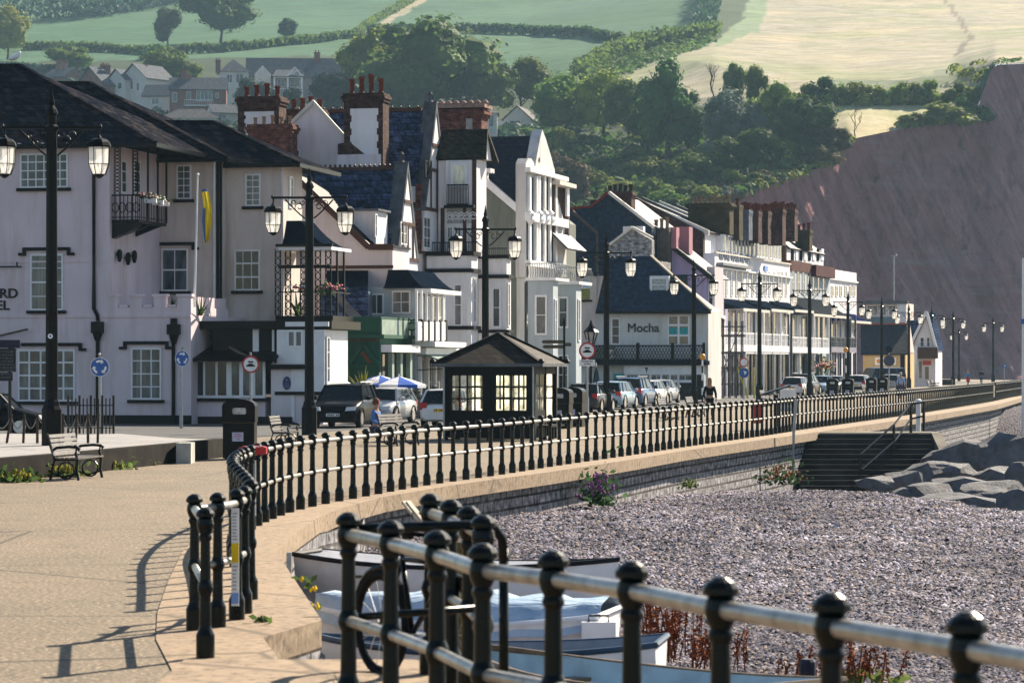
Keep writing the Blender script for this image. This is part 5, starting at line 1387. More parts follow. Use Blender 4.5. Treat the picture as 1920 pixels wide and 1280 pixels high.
# green shop front
S = Bld('green_shop', 'dark green shop with dentil cornice and pediment between the hotel and the gabled house', 'shop', 712, 130, 13)
zP = S.w(650,598).z; S.box('wall', (S.w(612,600).x, 0, 0), (0, 5.5, zP), GREENP)
zc = S.w(650,634).z; S.box('cornice', (S.w(612,600).x, -.22, zc), (.25, 5.6, zc+.16), GREENP); S.box('parapet_cap', (S.w(612,600).x, -.06, zP), (.08, 5.6, zP+.1), GREENP)
mb = MB()
for k in range(22): x = S.w(615,640).x+(-S.w(615,640).x)*k/22; mb.box((x, -.16, zc-.13), (x+.06, -.003, zc-.005))
mb.build('dentils', plain('green_brown_dentil', (.09,.07,.045), .7, .2, 4), S.root)
pd = S.W([(652,686),(682,645),(711,686)], -.1); mb = MB(); mb.beam(pd[0], pd[1], .14, .16); mb.beam(pd[1], pd[2], .14, .16); mb.beam(pd[0], pd[2], .12, .14); mb.build('pediment', GREENP, S.root)
mb = MB(); mb.prism(S.W([(676,661),(681,657),(697,680),(690,680)], -.03), (0, .02, 0)); mb.build('pediment_panel', plain('rust_paint', (.16,.06,.03), .7, .2, 3), S.root)
for a_, c_ in ((616,621),(640,646),(655,659),(704,709)): S.wbox('pilaster', a_, 650 if a_ < 650 else 690, c_, 790, -.05, .047, GREENP)
mb = MB(); p = S.w(633,660,-.1); mb.lathe([(.05,-.3),(.13,-.2),(.13,.1),(.2,.2),(.2,.3),(.05,.4)], 8, p); mb.build('lamp_bracket', GREENP, S.root)
LG = plain('pale_green_paint', (.3,.38,.32), .6, .15, 2)
S.sbox('shop_parapet', 714, 598, 766, 632, .01, .06, LG); S.sbox('white_fascia', 714, 646, 768, 660, .0, .5, WHITE)
for a_, c_ in ((716,726),(732,742),(748,760)): S.sbox('shop_window', a_, 664, c_, 745, .002, .03, CARG)
for a_ in (727,743,761): S.sbox('shop_pillar', a_, 662, a_+4, 760, .0, .2, LG)
hs = thing('hanging_sign', 'green lozenge hanging sign projecting from the green shop', 'sign', (0,0,0)); ca, sa = math.cos(S.a), math.sin(S.a)
hs.location = S.root.location; hs.rotation_euler = S.root.rotation_euler
q = S.W([(749,612),(760,606),(775,603),(785,607),(792,612),(783,617),(772,621),(758,617)], 4.6); mb = MB(); mb.prism(q, (0,.08,0)); bo = mb.build('board', GREENP, hs)
q2 = S.W([(755,612),(764,608),(775,606),(782,609),(787,612),(780,615),(772,618),(762,615)], 4.59); mb = MB(); mb.prism(q2, (0,.007,0)); mb.build('gold_panel', plain('pale_sign_green', (.2,.3,.22), .5, .2, 8), bo)
mb = MB(); mb.beam((.06, 4.64, q[0].z+.3), (q[4].x, 4.64, q[0].z+.3), .05); mb.beam((.06, 4.64, q[0].z), q[0]+Vector((0,.04,0)), .05); mb.beam((q[2].x,4.64,q[2].z),(q[2].x,4.64,q[0].z+.3),.03); mb.build('bracket', BLACK, hs)
aw = thing('awning', 'faded grey green awning sloping down left of the seafront shelter', 'awning', (0,0,0)); aw.location = G.root.location; aw.rotation_euler = G.root.rotation_euler
pts = [G.w(752,654,yB2-.5), G.w(838,676,-2.9), G.w(838,680,-1.2), G.w(760,655,yB2+.6)]; a_ = Vector((xb_+.02, -1.2, G.s(790,657,xb_).z)); c_ = Vector((xb_+.02, yB2, a_.z))
mb = MB(); mb.prism([a_, c_, c_+Vector((1.9,.3,-.75)), a_+Vector((1.9,0,-.75))], (0,0,-.06)); mb.build('canvas', COPPER, aw)
mb = MB(); mb.beam(a_+Vector((1.9,0,-.85)), c_+Vector((1.9,.3,-.85)), .05, .2); mb.build('valance', CREAMT, aw)
mb = MB(); mb.beam(a_+Vector((0,.1,-.9)), a_+Vector((1.85,.1,-.8)), .04); mb.beam(c_+Vector((0,-.1,-.9)), c_+Vector((1.85,.2,-.8)), .04); mb.build('arm', IRON, aw)

# ------------------------------------------------------------------ white house with the broad brick stack
V = Bld('bay_house', 'tall white house with wide brick stack, mossy roof, oriel window and white bays', 'house', 893, 148, 14)
zl = V.w(850,476).z
V.wbox('upper_wall', 822, 298, 893, 480, .8, 2.0, WHITER)
zt = V.w(850,297,.6).z; rz_ = V.w(850,243,1.9).z
V.slab('mossy_roof', [(V.w(816,297,.6).x, .6, zt), (.35, .6, zt), (.1, 1.9, rz_), (V.w(816,297,.6).x, 1.9, rz_)], .14, MOSSR); V.ext('roof_gable', [(.05, .9, zt), (.05, 2.9, zt), (.05, 1.9, rz_-.1)], (-.4,0,0), WHITER); V.slab('mossy_roof', [(V.w(816,297,.6).x, 3.2, zt), (.35, 3.2, zt), (.1, 1.9, rz_), (V.w(816,297,.6).x, 1.9, rz_)], .14, MOSSR)
o = V.chimney((797,204,903,262), 4.6, 1.3, (BRICK,), 0)
a, c = V.w(792,204,4.6), V.w(908,204,4.6); mb = MB()
mb.box((a.x-.05, 4.45, a.z), (c.x+.05, 6.1, a.z+.18))
n = 9
for k in range(n): x = a.x+.1+(c.x-a.x-.2)*k/(n-1); mb.lathe([(.22,-.05),(.2,.1),(.12,.2),(.03,.24)], 7, (x, 5.2, a.z+.2))
mb.build('scalloped_cap', plain('cap_tiles', (.3,.2,.16), .8, .25, 5), o)
V.wbox('stack_recess', 874, 222, 886, 243, 4.57, -.03, plain('pale_recess', (.35,.33,.32), .8, .2, 4))
V.win('w', (845,304,877,352), 2, 2, off=.55, glass=glassmat('painted_sunlit_curtain_glass', (.3,.29,.22), .1), bw=.16, sill=False)  # sunlit look of the curtains is put into the pane colour
V.wbox('oriel', 836, 300, 884, 386, .6, .3, WHITER); V.wbox('oriel_sill', 832, 384, 888, 390, .35, .5, SILL)
mb = MB(); a, c = V.w(838,347,.2), V.w(878,383,.2); mb.beam((a.x,.2,a.z),(c.x,.2,a.z),.06); mb.beam((a.x,.2,c.z),(c.x,.2,c.z),.06)
for k in range(15): x = a.x+(c.x-a.x)*k/14; mb.beam((x,.2,c.z),(x,.2,a.z),.03)
mb.build('balconet', BLACK, V.root)
mb = MB(); p0, p1 = V.w(838,419,.76), V.w(893,392,.76); mb.box((p0.x, .76, p0.z), (p1.x, .8, p1.z)); fz = mb.build('frieze', plain('pale_grey_frieze', (.32,.33,.35), .8, .15, 3), V.root); mb = MB()
for k in range(5):
    cx = p0.x+(p1.x-p0.x)*(k+.5)/5; cz = (p0.z+p1.z)/2
    mb.tube([(cx+(.06+.012*q)*math.cos(q*.8), .75, cz+(.06+.015*q)*math.sin(q*.8)) for q in range(14)], .035, 5)
mb.build('scrollwork', WHITE, fz)
for a_, c_ in ((826,833),(868,874),(884,893)): V.wbox('brown_pilaster', a_, 300 if a_ > 880 else 390, c_, 474, .74, .06, BROWNT)
for r in ((838,424,850,468),(852,424,866,468),(876,424,884,468)): V.win('w', r, 2, 2, off=.8, glass=CURT, sill=False)
mb = MB(); a, c = V.w(800,455,-.1), V.w(896,473,-.1); mb.beam((a.x,-.1,a.z),(c.x,-.1,a.z),.05)
for k in range(28): x = a.x+(c.x-a.x)*k/27; mb.beam((x,-.1,c.z),(x,-.1,a.z),.025)
mb.build('roof_terrace_railing', BLACK, V.root)
def cbay(b, px0, pxc, pxe, y, top, bot, wins, mat=WHITER, ledges=()):
    """bay: west face px0..pxc, sea face to pxe"""
    x0, x1 = b.w(px0,600,y).x, b.w(pxc,600,y).x; y1 = b.s(pxe,600,x=x1).y; z0, z1 = b.w(px0,bot,y).z, b.w(px0,top,y).z
    o = b.box('bay', (x0, y, max(0,z0)), (x1, y1, z1), mat)
    for t0, t1 in ledges:
        za, zb = b.w(px0,t1,y).z, b.w(px0,t0,y).z; b.box('bay_ledge', (x0-.05, y-.1, za), (x1+.14, y1+.1, zb), SILL)
    for r in wins: b.win('w', r, 1, 2, off=y, glass=CURT, sill=False, bw=.1)
    return x1, y1
x1, y1 = cbay(V, 800, 884, 896, -.6, 478, 770, [(850,531,868,612)], WHITER, ((472,480),(504,511),(611,618)))
for r in ((887,520,891,605),(887,640,891,720)): V.win('s', r, 1, 2, off=x1+.005, sill=False, glass=CURT)
V.wbox('small_vent', 850, 662, 872, 665, -.6, -.04, SILL)
V.wbox('bay_quoin', 876, 512, 884, 770, -.6, -.05, WHITE)
x1, y1 = cbay(V, 897, 950, 958, 2.2, 483, 770, [(922,538,940,615)], WHITER, ((478,485),(515,522),(618,624)))
for r in ((951,530,955,612),): V.win('s', r, 1, 2, off=x1+.005, sill=False, glass=CURT)
mb = MB(); a, c = V.w(897,466,2.1), V.w(950,482,2.1); mb.beam((a.x,2.1,a.z),(c.x,2.1,a.z),.05)
for k in range(16): x = a.x+(c.x-a.x)*k/15; mb.beam((x,2.1,c.z),(x,2.1,a.z),.025)
mb.build('roof_terrace_railing', BLACK, V.root)

# ------------------------------------------------------------------ sage green house with the ornate white gable
K = Bld('ornate_house', 'tall sage green house with dark slate roof and ornate white seaward gable', 'house', 985, 157, 14)
K.ext('wall', K.W([(880,322),(915,345),(985,403),(985,790),(880,790)]), (0, 12, 0), SAGE)
mb = MB(); mb.beam(K.w(908,338,-.12), K.w(988,406,-.12), .3, .35); mb.build('raking_cornice', WHITE, K.root)
mb = MB(); mb.box(K.w(900,345,-.2), K.w(916,322,.5)); mb.box((K.w(896,322,-.3).x,-.32,K.w(898,324,-.3).z), (K.w(920,322,-.3).x,.5,K.w(898,316,-.3).z)); mb.build('corner_parapet', WHITER, K.root)
zE_ = K.w(950,408,.3).z; yR = 5.6; zR = K.w(950,256,yR).z; xg = -.25
K.slab('slate_roof', [(K.w(860,400,.2).x, .2, K.w(940,408,.2).z), (xg, .2, K.w(940,408,.2).z), (xg, yR, zR), (K.w(860,400,.2).x, yR, zR)], .14, SLATED)
K.slab('slate_roof', [(K.w(860,400,.2).x, 11, zE_), (xg, 11, zE_), (xg, yR, zR), (K.w(860,400,.2).x, yR, zR)], .14, SLATED)
yA = K.s(988,400).y; yZ = K.s(1062,440).y
prof = K.S([(986,520),(986,306),(990,297),(996,297),(1001,305),(1003,318),(1006,296),(1013,258),(1017,243),(1024,262),(1034,296),(1040,318),(1043,360),(1056,410),(1062,440),(1062,520)], .1)
K.ext('ornate_gable', prof, (-.55, 0, 0), AGEDW)
K.ext('sea_wall_face', K.S([(986,520),(1066,520),(1066,745),(986,745)], .06), (-.5, 0, 0), PALEG)
for z_, h_ in ((402,12),(318,4),(492,6)):
    mb = MB(); a, c = K.s(985,z_,.1), K.s(1056,z_,.1); mb.box((.1, a.y-.15, a.z-h_/36), (.42, c.y, a.z+.12)); mb.build('cornice', WHITE, K.root)
for px in (993,1010,1020,1030): K.win('s', (px,332,px+5.5,398), 1, 2, off=.105, sill=False, frame=SILL, bw=.05)
for px in (993,1010,1020,1030): K.win('s', (px,415,px+5.5,490), 1, 2, off=.105, sill=False, frame=SILL, bw=.05)
for px in (988,1001,1006,1016,1026,1037): K.sbox('pilaster', px, 330, px+3, 490, .1, .16, WHITE)
for px in (993,1010,1021,1031): mb = MB(); p = K.s(px+2,409,.35); mb.lathe([(.12,-.3),(.25,-.1),(.16,.1),(.2,.25),(.05,.4)], 7, p); mb.build('carved_corbel', WHITE, K.root)
mb = MB(); p = K.s(1012,300,.14); mb.prism([(.13, p.y+.13*math.cos(t), p.z+.13*math.sin(t)) for t in [2*PI*k/10 for k in range(10)]], (-.02,0,0)); mb.build('roundel', SILL, K.root)
# side dormer with lit lead hood
a = K.s(1042,345,.5); zt = a.z; 
mb = MB(); y0_, y1_ = K.s(1040,350,.3).y, K.s(1068,350,.3).y; zb_ = K.s(1042,440,.3).z
mb.box((-1.2, y0_, zb_), (.3, y0_+.25, zt)); mb.box((-1.2, y1_-.25, zb_), (.3, y1_, zt)); mb.box((-1.2, y0_, zb_), (.0, y1_, zt)); mb.build('dormer', plain('dormer_brown', (.12,.09,.08), .7, .2, 3), K.root)
K.box('dormer_cap', (-1.3, y0_-.2, zt), (.65, y1_+.2, zt+.22), CREAMT); K.slab('hood_roof', [(.25, y0_-.3, zb_+.1), (1.1, y0_-.2, zb_-.75), (1.1, y1_+.8, zb_-.75), (.25, y1_+.5, zb_+.1)], .12, LEAD)
K.sbox('dormer_post', 1060, 352, 1064, 405, .3, .12, WHITE)
# lower canted bays
xA, yA_ = cbay(K, 990, 1037, 1046, -.5, 523, 790, [(1003,553,1026,628)], GREYB, ())
xB, yB_ = cbay(K, 1040, 1080, 1090, 3.6, 530, 790, [(1046,556,1066,615)], GREYB, ())
for (a_, c_, yy, t) in ((985,1042,-.6,520),(1040,1086,3.5,527)):
    p0, p1 = K.w(a_,t+6,yy), K.w(c_,t,yy); K.box('bay_cornice', (p0.x, yy, p0.z), (p1.x, yy+3.2, p1.z), WHITE)
    mb = MB(); zz = p1.z
    for k in range(14): x = p0.x+(p1.x-p0.x)*k/13; mb.tube([(x,yy+.05,zz),(x+.08,yy-.12,zz+.25),(x,yy+.02,zz+.72)], .025, 4)
    for k in range(10): y = yy+3.1*k/9; mb.tube([(p1.x-.05,y,zz),(p1.x+.15,y,zz+.25),(p1.x-.05,y,zz+.72)], .025, 4)
    mb.beam((p0.x,yy+.02,zz+.74),(p1.x,yy+.02,zz+.74),.05); mb.beam((p1.x-.04,yy,zz+.74),(p1.x-.04,yy+3.1,zz+.74),.05); mb.build('bowed_balcony', plain('pale_ironwork', (.3,.31,.32), .5, .2, 4), K.root)
for r in ((1039,560,1043,640),(1083,560,1087,640)): K.win('s', r, 1, 2, off=(xA if r[0] < 1060 else xB)+.005, sill=False, glass=CURT)
K.win('w', (1003,665,1024,745), 2, 2, off=-.5, glass=GLASSD, sill=False); K.win('w', (1046,665,1066,740), 2, 2, off=3.6, glass=GLASSD, sill=False)
K.pipe([(988,405),(988,520),(985,530),(985,730)], .06, SILL)

# ------------------------------------------------------------------ navy slate hung house and the cafe
Nh = Bld('slate_house', 'dark navy slate roofed house with a red ridge behind the cafe', 'house', 1225, 214, 16)
Nh.ext('roof', Nh.W([(1040,396),(1108,389),(1142,363),(1222,424),(1222,560),(1040,540)]), (0, 9, 0), SLATEN)
Nh.box('wall', (Nh.w(1045,560).x, .3, 0), (-.2, 8.8, Nh.w(1045,545).z), CREAM)
mb = MB(); mb.beam(Nh.w(1040,394,.0), Nh.w(1109,387,.0), .3, .16); mb.beam(Nh.w(1109,387,0), Nh.w(1142,361,0), .3, .16); mb.build('red_ridge', plain('red_ridge_tile', (.2,.03,.025), .7, .2, 4), Nh.root)
mb = MB(); mb.beam(Nh.w(1142,361,-.1), Nh.w(1226,426,-.1), .3, .22); mb.build('bargeboard', CREAMT, Nh.root)
mb = MB(); mb.beam(Nh.w(1073,396,-.8), Nh.w(1120,437,-.8), .22, .2); mb.beam(Nh.w(1120,437,-.8), Nh.w(1120,510,-.8), .14); mb.build('lower_verge', plain('brown_verge', (.1,.08,.07), .7, .2, 3), Nh.root)
Nh.chimney((1135,359,1184,392), 1.0, 1.2, (BRICKD,), 5, plain('dark_pot', (.05,.04,.035), .8, .2, 5), ph=.55, pr=.17)
M = Bld('cafe', 'pale cafe with big navy slate roof, dark lettering, lattice balcony and white shopfront', 'cafe', 1328, 203, 16)
xl_ = M.w(1076,640).x; ze = M.w(1200,584,-.5).z
M.box('wall', (xl_, 0, 0), (0, 4.2, ze+.05), PALEG)
r0, r1 = M.w(1140,481,2.2), M.w(1220,480,2.2); 
M.slab('roof', [M.w(1117,583,-.5), Vector((M.w(1333,583,-.5).x,-.5,M.w(1117,583,-.5).z)), r1, Vector((r0.x,2.2,r1.z))], .16, SLATEN)
M.ext('roof_end', [(-.05,-.3,ze), (-.05,4.5,ze), (r1.x, 2.2, r1.z-.1)], (-.05,0,0), SLATEN)
mb = MB(); mb.beam(M.w(1117,586,-.55), M.w(1333,586,-.55), .14, .16); mb.build('gutter', BLACK, M.root); mb = MB(); mb.beam((r1.x,2.2,r1.z+.04), Vector((M.w(1333,583,-.5).x,-.5,M.w(1117,583,-.5).z+.05)), .25, .1); mb.build('hip_roll', plain('pale_hip', (.3,.26,.2), .7, .2, 3), M.root)
M.wbox('left_wing', 1060, 516, 1118, 645, -.02, 3, CREAM); M.wbox('left_eave', 1056, 512, 1120, 518, -.2, .3, SILL)
M.win('w', (1091,521,1106,541), 1, 1, off=-.02, glass=plain('painted_sky_glass', (.16,.32,.55), .1, .2, 5, spec=.8), sill=False); M.wbox('yellow_panel', 1082, 541, 1106, 562, -.02, -.03, plain('mustard_panel', (.28,.26,.08), .7, .1, 3)); M.wbox('panel_sill', 1080, 562, 1110, 566, -.02, -.14, SILL)  # sky reflection is put into the small pane as a blue base colour
sk = M.wbox('skylight', 1218, 517, 1254, 550, .55, 1.2, WHITE); M.win('w', (1220,520,1252,548), 1, 2, off=.53, glass=plain('skylight_glass', (.2,.27,.33), .1, .35, 6, spec=.8), frame=WHITE, sill=False, bw=.1)
M.win('w', (1146,596,1163,646), 1, 3, off=0, glass=GLASSD, sill=False, bw=.09); M.win('w', (1252,590,1293,648), 2, 3, off=0, glass=plain('cafe_pane', (.12,.085,.05), .15, .5, 3, spec=.8), sill=False, bw=.1, bar=.14)
for a_, c_ in ((1255,1270),(1275,1290)): M.wbox('turquoise_poster', a_, 614, c_, 630, -.004, -.02, plain('turquoise_poster', (.03,.35,.36), .6, .3, 5))
M.wtext('Mocha', 1206, 622, 16.5, plain('dark_teal_letters', (.008,.014,.022), .4, .1, 5), 0, 'CENTER', 1.0)
# lattice balcony over the shop
yb_ = -1.0; z0, z1 = M.w(1200,676,yb_).z, M.w(1200,648,yb_).z; xa, xb2 = M.w(1078,660,yb_).x, M.w(1322,660,yb_).x
M.box('balcony_floor', (xa, yb_-.1, M.w(1200,684,yb_).z), (xb2+.1, 0, z0), NAVY)
mb = MB(); mb.beam((xa,yb_,z1),(xb2,yb_,z1),.12,.1); mb.beam((xa,yb_,z0+.06),(xb2,yb_,z0+.06),.1,.12)
for px in (1196,1261,1320): x = M.w(px,660,yb_).x; mb.box((x-.1,yb_-.07,z0),(x+.1,yb_+.07,z1+.2))
n = 42; st_ = (xb2-xa)/n; h = z1-z0
for k in range(n):
    x = xa+k*st_; mb.beam((x,yb_,z0+.1),(min(xb2,x+st_*2),yb_,z1-.05),.035); mb.beam((min(xb2,x+st_*2),yb_+.02,z0+.1),(x,yb_+.02,z1-.05),.035)
mb.build('lattice_balustrade', BLACK, M.root)
M.wbox('left_fascia', 1076, 650, 1150, 684, -.5, .4, plain('sage_fascia', (.2,.22,.2), .6, .2, 3)); mb = MB(); p = M.w(1146,665,-.7); mb.lathe([(.15,-.5),(.3,-.2),(.22,0),(.36,.25),(.4,.36)], 8, p); mb.build('console_bracket', CREAMT, M.root)
# shopfront: posts, fanlights, doors
ysf = -.7; M.wbox('shop_fascia', 1170, 685, 1318, 702, ysf, .5, WHITE)
M.wbox('shop_interior', 1150, 702, 1316, 768, ysf+.3, .35, plain('shop_gloom', (.035,.032,.028), .6, .5, 2))
for px in (1172,1196,1218,1238,1254,1270,1300,1316): M.wbox('shop_post', px, 702, px+(5 if px > 1290 else 3.5), 768, ysf, .25, WHITE)
for a_, c_ in ((1175,1196),(1199,1218),(1221,1253),(1257,1299)): M.wbox('transom', a_, 713, c_, 717, ysf+.02, .2, WHITE); M.win('w', (a_,703,c_,713), 3, 1, off=ysf+.2, glass=CURT, sill=False, bw=.04)
for a_, c_ in ((1222,1237),(1241,1253)): M.win('w', (a_,719,c_,766), 1, 1, off=ysf+.15, glass=GLASSD, sill=False, bw=.16, name='glazed_door')
M.wbox('turquoise_awning_board', 1150, 700, 1168, 710, ysf, .1, plain('turquoise_board', (.04,.3,.32), .6, .2, 5))
mb = MB(); p = M.w(1212,694,ysf-.03); mb.prism([(p.x-.12,ysf-.02,p.z+.2),(p.x+.12,ysf-.02,p.z+.2),(p.x+.05,ysf-.02,p.z),(p.x,ysf-.02,p.z-.25),(p.x-.05,ysf-.02,p.z)], (0,.017,0)); mb.build('cup_emblem', LEAD, M.root)
# rubble stone gable wall and chimney with lilac house
Q = Bld('stone_gable_house', 'rough grey stone gable rising behind the cafe roof', 'house', 1222, 209, 16)
Q.ext('gable', Q.W([(1136,490),(1140,463),(1184,428),(1222,450),(1222,490)]), (0, .8, 0), STONEW)
mb = MB(); mb.beam(Q.w(1136,464,-.05), Q.w(1185,426,-.05), .2, .16); mb.beam(Q.w(1185,426,-.05), Q.w(1224,446,-.05), .3, .16); mb.build('verge', CREAMT, Q.root)
Q.box('wall', (Q.w(1137,490).x, .1, 0), (-.02, 6, Q.w(1137,488).z), STONEW); Q.wbox('dormer_cheek', 1168, 424, 1206, 436, 3, .6, WHITER)
Lh = Bld('lilac_house', 'narrow lilac house with a grey and rose chimney right of the cafe roof', 'house', 1325, 216, 16)
Lh.ext('wall', Lh.W([(1250,466),(1266,466),(1325,512),(1325,790),(1250,790)]), (0, 6, 0), LILAC)
mb = MB(); mb.beam(Lh.w(1262,464,-.15), Lh.w(1338,524,-.15), .4, .3); mb.build('verge_roof', SLATED, Lh.root); mb = MB(); mb.beam(Lh.w(1263,460,-.2), Lh.w(1338,519,-.2), .1, .08); mb.build('bargeboard', CREAMT, Lh.root)
Lh.slab('roof', [Lh.w(1264,463,0), Lh.w(1336,520,0), Lh.w(1336,520,0)+Vector((0,6,0)), Lh.w(1264,463,0)+Vector((0,6,0))], .1, SLATED)
Lh.wbox('shutter', 1271, 515, 1289, 545, -.05, .05, plain('slate_shutter', (.03,.05,.07), .6, .2, 3))
o = Lh.chimney((1222,428,1253,520), -1.4, 1.1, (plain('grey_brown_render', (.09,.08,.075), .85, .3, 2),), 3, POTB, ph=.75, pr=.17)
Lh.wbox('rose_stack', 1254, 426, 1268, 466, -.5, 1.0, ROSE); Lh.wbox('rose_stack', 1269, 425, 1292, 476, 1.5, 1.2, ROSE); 
Lh.wbox('sea_return', 1325, 500, 1340, 590, .6, 3, plaster('pinkish_white_render', (.6,.55,.58), .15)); Lh.win('w', (1328,530,1338,585), 1, 2, off=.6, sill=False)
Lh.wbox('white_bay', 1328, 590, 1343, 690, -.3, 3.2, WHITER); Lh.win('w', (1331,598,1341,660), 1, 2, off=-.3, sill=False, glass=CURT)
mb = MB(); rows = []
for k in range(7):
    t = k/6; rows.append([Lh.w(1330+52*t**.8, 590+28*t**1.6, .2+yy) for yy in (0, 2.5)])
mb.grid(rows); mb.grid([[p+Vector((0,0,-.08)) for p in r] for r in rows], flip=True); mb.build('striped_canopy', NAVY, Lh.root)

# ------------------------------------------------------------------ the long white terrace
T = Bld('white_terrace', 'long white seafront terrace with attic windows, slate roofs and a row of chimney stacks', 'terrace', 1340, 230, 17)
yE = T.s(1481,560).y; zp = T.s(1340,474).z; xg = -10.0
T.box('wall', (xg, 0, 0), (0, yE, zp), WHITER)
gp = [(xg, 0, zp), (0, 0, zp)]; zA = T.s(1322,436,x=-.9).z if False else zp+1.9
apex = T.w(1168,366,.0); 
T.ext('end_gable', [(xg, -.02, zp-4), (-.9, -.02, zp-4), (-.9, -.02, zp+1.6), (apex.x+.7, -.02, apex.z), (apex.x-.7, -.02, apex.z), (xg, -.02, zp+.6)], (0, .5, 0), BRICKD)
T.box('attic', (-6, .6, zp), (-.9, yE, zp+1.7), WHITER)
nseg = 5
for k in range(nseg):
    y0_, y1_ = yE*k/nseg, yE*(k+1)/nseg
    T.slab('roof', [(-.6, y0_+.3, zp+1.65), (-.6, y1_, zp+1.65), (apex.x, y1_, apex.z-.05), (apex.x, y0_+.3, apex.z-.05)], .14, SLATED)
    mb = MB(); mb.prism([(-.5, y0_+.1, zp+1.75), (apex.x, y0_+.1, apex.z+.2), (apex.x, y0_+.1, apex.z-.2), (-.5, y0_+.1, zp+1.35)], (0,.28,0)); mb.build('party_wall_coping', CREAMT if k % 2 == 0 else LEAD, T.root)
T.box('rear_roof', (xg, .2, zp), (apex.x, yE, apex.z-.3), SLATED)
T.sbox('cornice', 1340, 500, 1482, 503, 0, .25, WHITE); mb = MB(); mb.box((-.02,-.06,zp-.02),(.12,yE,zp+.1)); mb.build('parapet_coping', CREAMT, T.root)
rnd = random.Random(2); px = 1344
while px < 1478:
    w_ = rnd.uniform(3.2, 5); y0_, y1_ = T.s(px,460,x=-.9).y, T.s(px+w_,460,x=-.9).y
    if y1_ > yE-.4: break
    mb = MB(); mb.box((-.9, y0_, zp+.25), (-.35, y1_, zp+1.62)); do = mb.build('dormer', WHITE, T.root)
    mb = MB(); mb.box((-.35, y0_+.15, zp+.4), (-.33, y1_-.15, zp+1.5)); mb.build('pane', GLASS, do)
    px += w_+rnd.uniform(1.6, 3.5)
p = T.s(1346,482,x=.02); text('ROYAL YORK HOTEL', 1.0, plain('grey_blue_letters', (.16,.19,.25), .5, .1, 4), T.root, (.03, T.s(1348,484).y, T.s(1348,485).z), (R(90),0,R(90)), 'lettering', .02, 'LEFT', 1.15)
for k, px in enumerate([1352,1360,1370,1379,1390,1400,1409,1418,1428,1434,1441,1449,1458,1464,1472]):
    T.win('s', (px,508,px+3.4,556), 1, 3, off=.004, sill=False, glass=plain('painted_blue_reflection_glass', (.05,.09,.17), .1, .2, 3, spec=.8), bw=.1, prot=.04)  # blue of the reflection is part of these panes' base colour
T.sbox('sun_blind_box', 1344, 492, 1400, 497, .02, .5, plain('grey_blind_box', (.25,.26,.27), .6, .15, 2)); T.sbox('pale_star_sign', 1432, 498, 1438, 508, .02, .1, plain('sky_blue_star', (.2,.35,.7), .5, .1, 3))
def canopy(b, pxa, pxb, py_t, py_b, x=0, out=2.0, mat=NAVY, name='balcony_canopy', edge=True):
    ya, yb = b.s(pxa,py_t,x).y, b.s(pxb,py_t,x).y; zt, zb = b.s(pxa,py_t,x).z, b.s(pxa,py_b,x).z; mb = MB(); rows = []
    for k in range(6): t = k/5; rows.append([(x+out*t, ya, zt-(zt-zb)*t**.65), (x+out*t, yb, zt-(zt-zb)*t**.65)])
    mb.grid(rows); o = mb.build(name, mat, b.root)
    if edge: mb = MB(); mb.box((x+out-.06, ya, zb-.22), (x+out+.04, yb, zb)); mb.build('canopy_fringe', CREAMT, o)
    for yy in (ya, yb): mb = MB(); mb.prism([(x,yy,zt)]+[(x+out*t, yy, zt-(zt-zb)*t**.65) for t in (.2,.4,.6,.8,1)]+[(x, yy, zb-.1)], (0,.03,0)); mb.build('canopy_cheek', mat, o)
def balcony(b, pxa, pxb, py_t, py_b, x=0, out=2.0, mat=WHITE, post_to=None, npost=5, deck=None):
    ya, yb = b.s(pxa,py_t,x+out).y, b.s(pxb,py_t,x+out).y; z0, z1 = b.s(pxa,py_b,x+out).z, b.s(pxa,py_t,x+out).z
    o = b.box('balcony', (x, ya, z0-.5), (x+out+.1, yb, z0), deck or WHITE); mb = MB()
    mb.beam((x+out,ya,z1),(x+out,yb,z1),.1); mb.beam((x+out,ya,z1),(x,ya,z1),.1); mb.beam((x+out,ya,(z0+z1)/2),(x+out,yb,(z0+z1)/2),.05)
    n = max(4, int((yb-ya)/.55))
    for k in range(n+1): y = ya+(yb-ya)*k/n; mb.beam((x+out,y,z0),(x+out,y,z1),.09 if k % 4 else .16)
    for k in range(5): xx = x+out*k/4; mb.beam((xx,ya,z0),(xx,ya,z1),.09)
    mb.build('balustrade', mat, o)
    if post_to is not None:
        zt = b.s(pxa,post_to,x+out).z
        for k in range(npost): y = ya+(yb-ya)*k/(npost-1); mb = MB(); mb.beam((x+out,y,0),(x+out,y,zt),.16); mb.build('iron_post', mat if k % 2 else LEAD, o)
canopy(T, 1341, 1392, 558, 578, 0, 2.2); canopy(T, 1396, 1438, 561, 579, 0, 2.2); canopy(T, 1442, 1478, 564, 580, 0, 2.2)
balcony(T, 1343, 1478, 622, 645, 0, 2.2, WHITE, 578, 9)
T.sbox('balcony_valance', 1343, 646, 1478, 662, 2.2, .06, WHITE)
for k in range(16): px = 1346+8.4*k; T.sbox('ground_floor_post', px, 664, px+2, 742, 2.0, .16, BLACK if k % 3 else LEAD)
T.sbox('shop_front', 1341, 664, 1480, 744, .004, .05, plain('dark_shopfront', (.015,.02,.03), .25, .5, 1.2, spec=.8))
for k in range(14): px = 1344+9.6*k; T.win('s', (px,585,px+5,640), 1, 2, off=.004, sill=False, glass=GLASS if k % 2 else CURT)
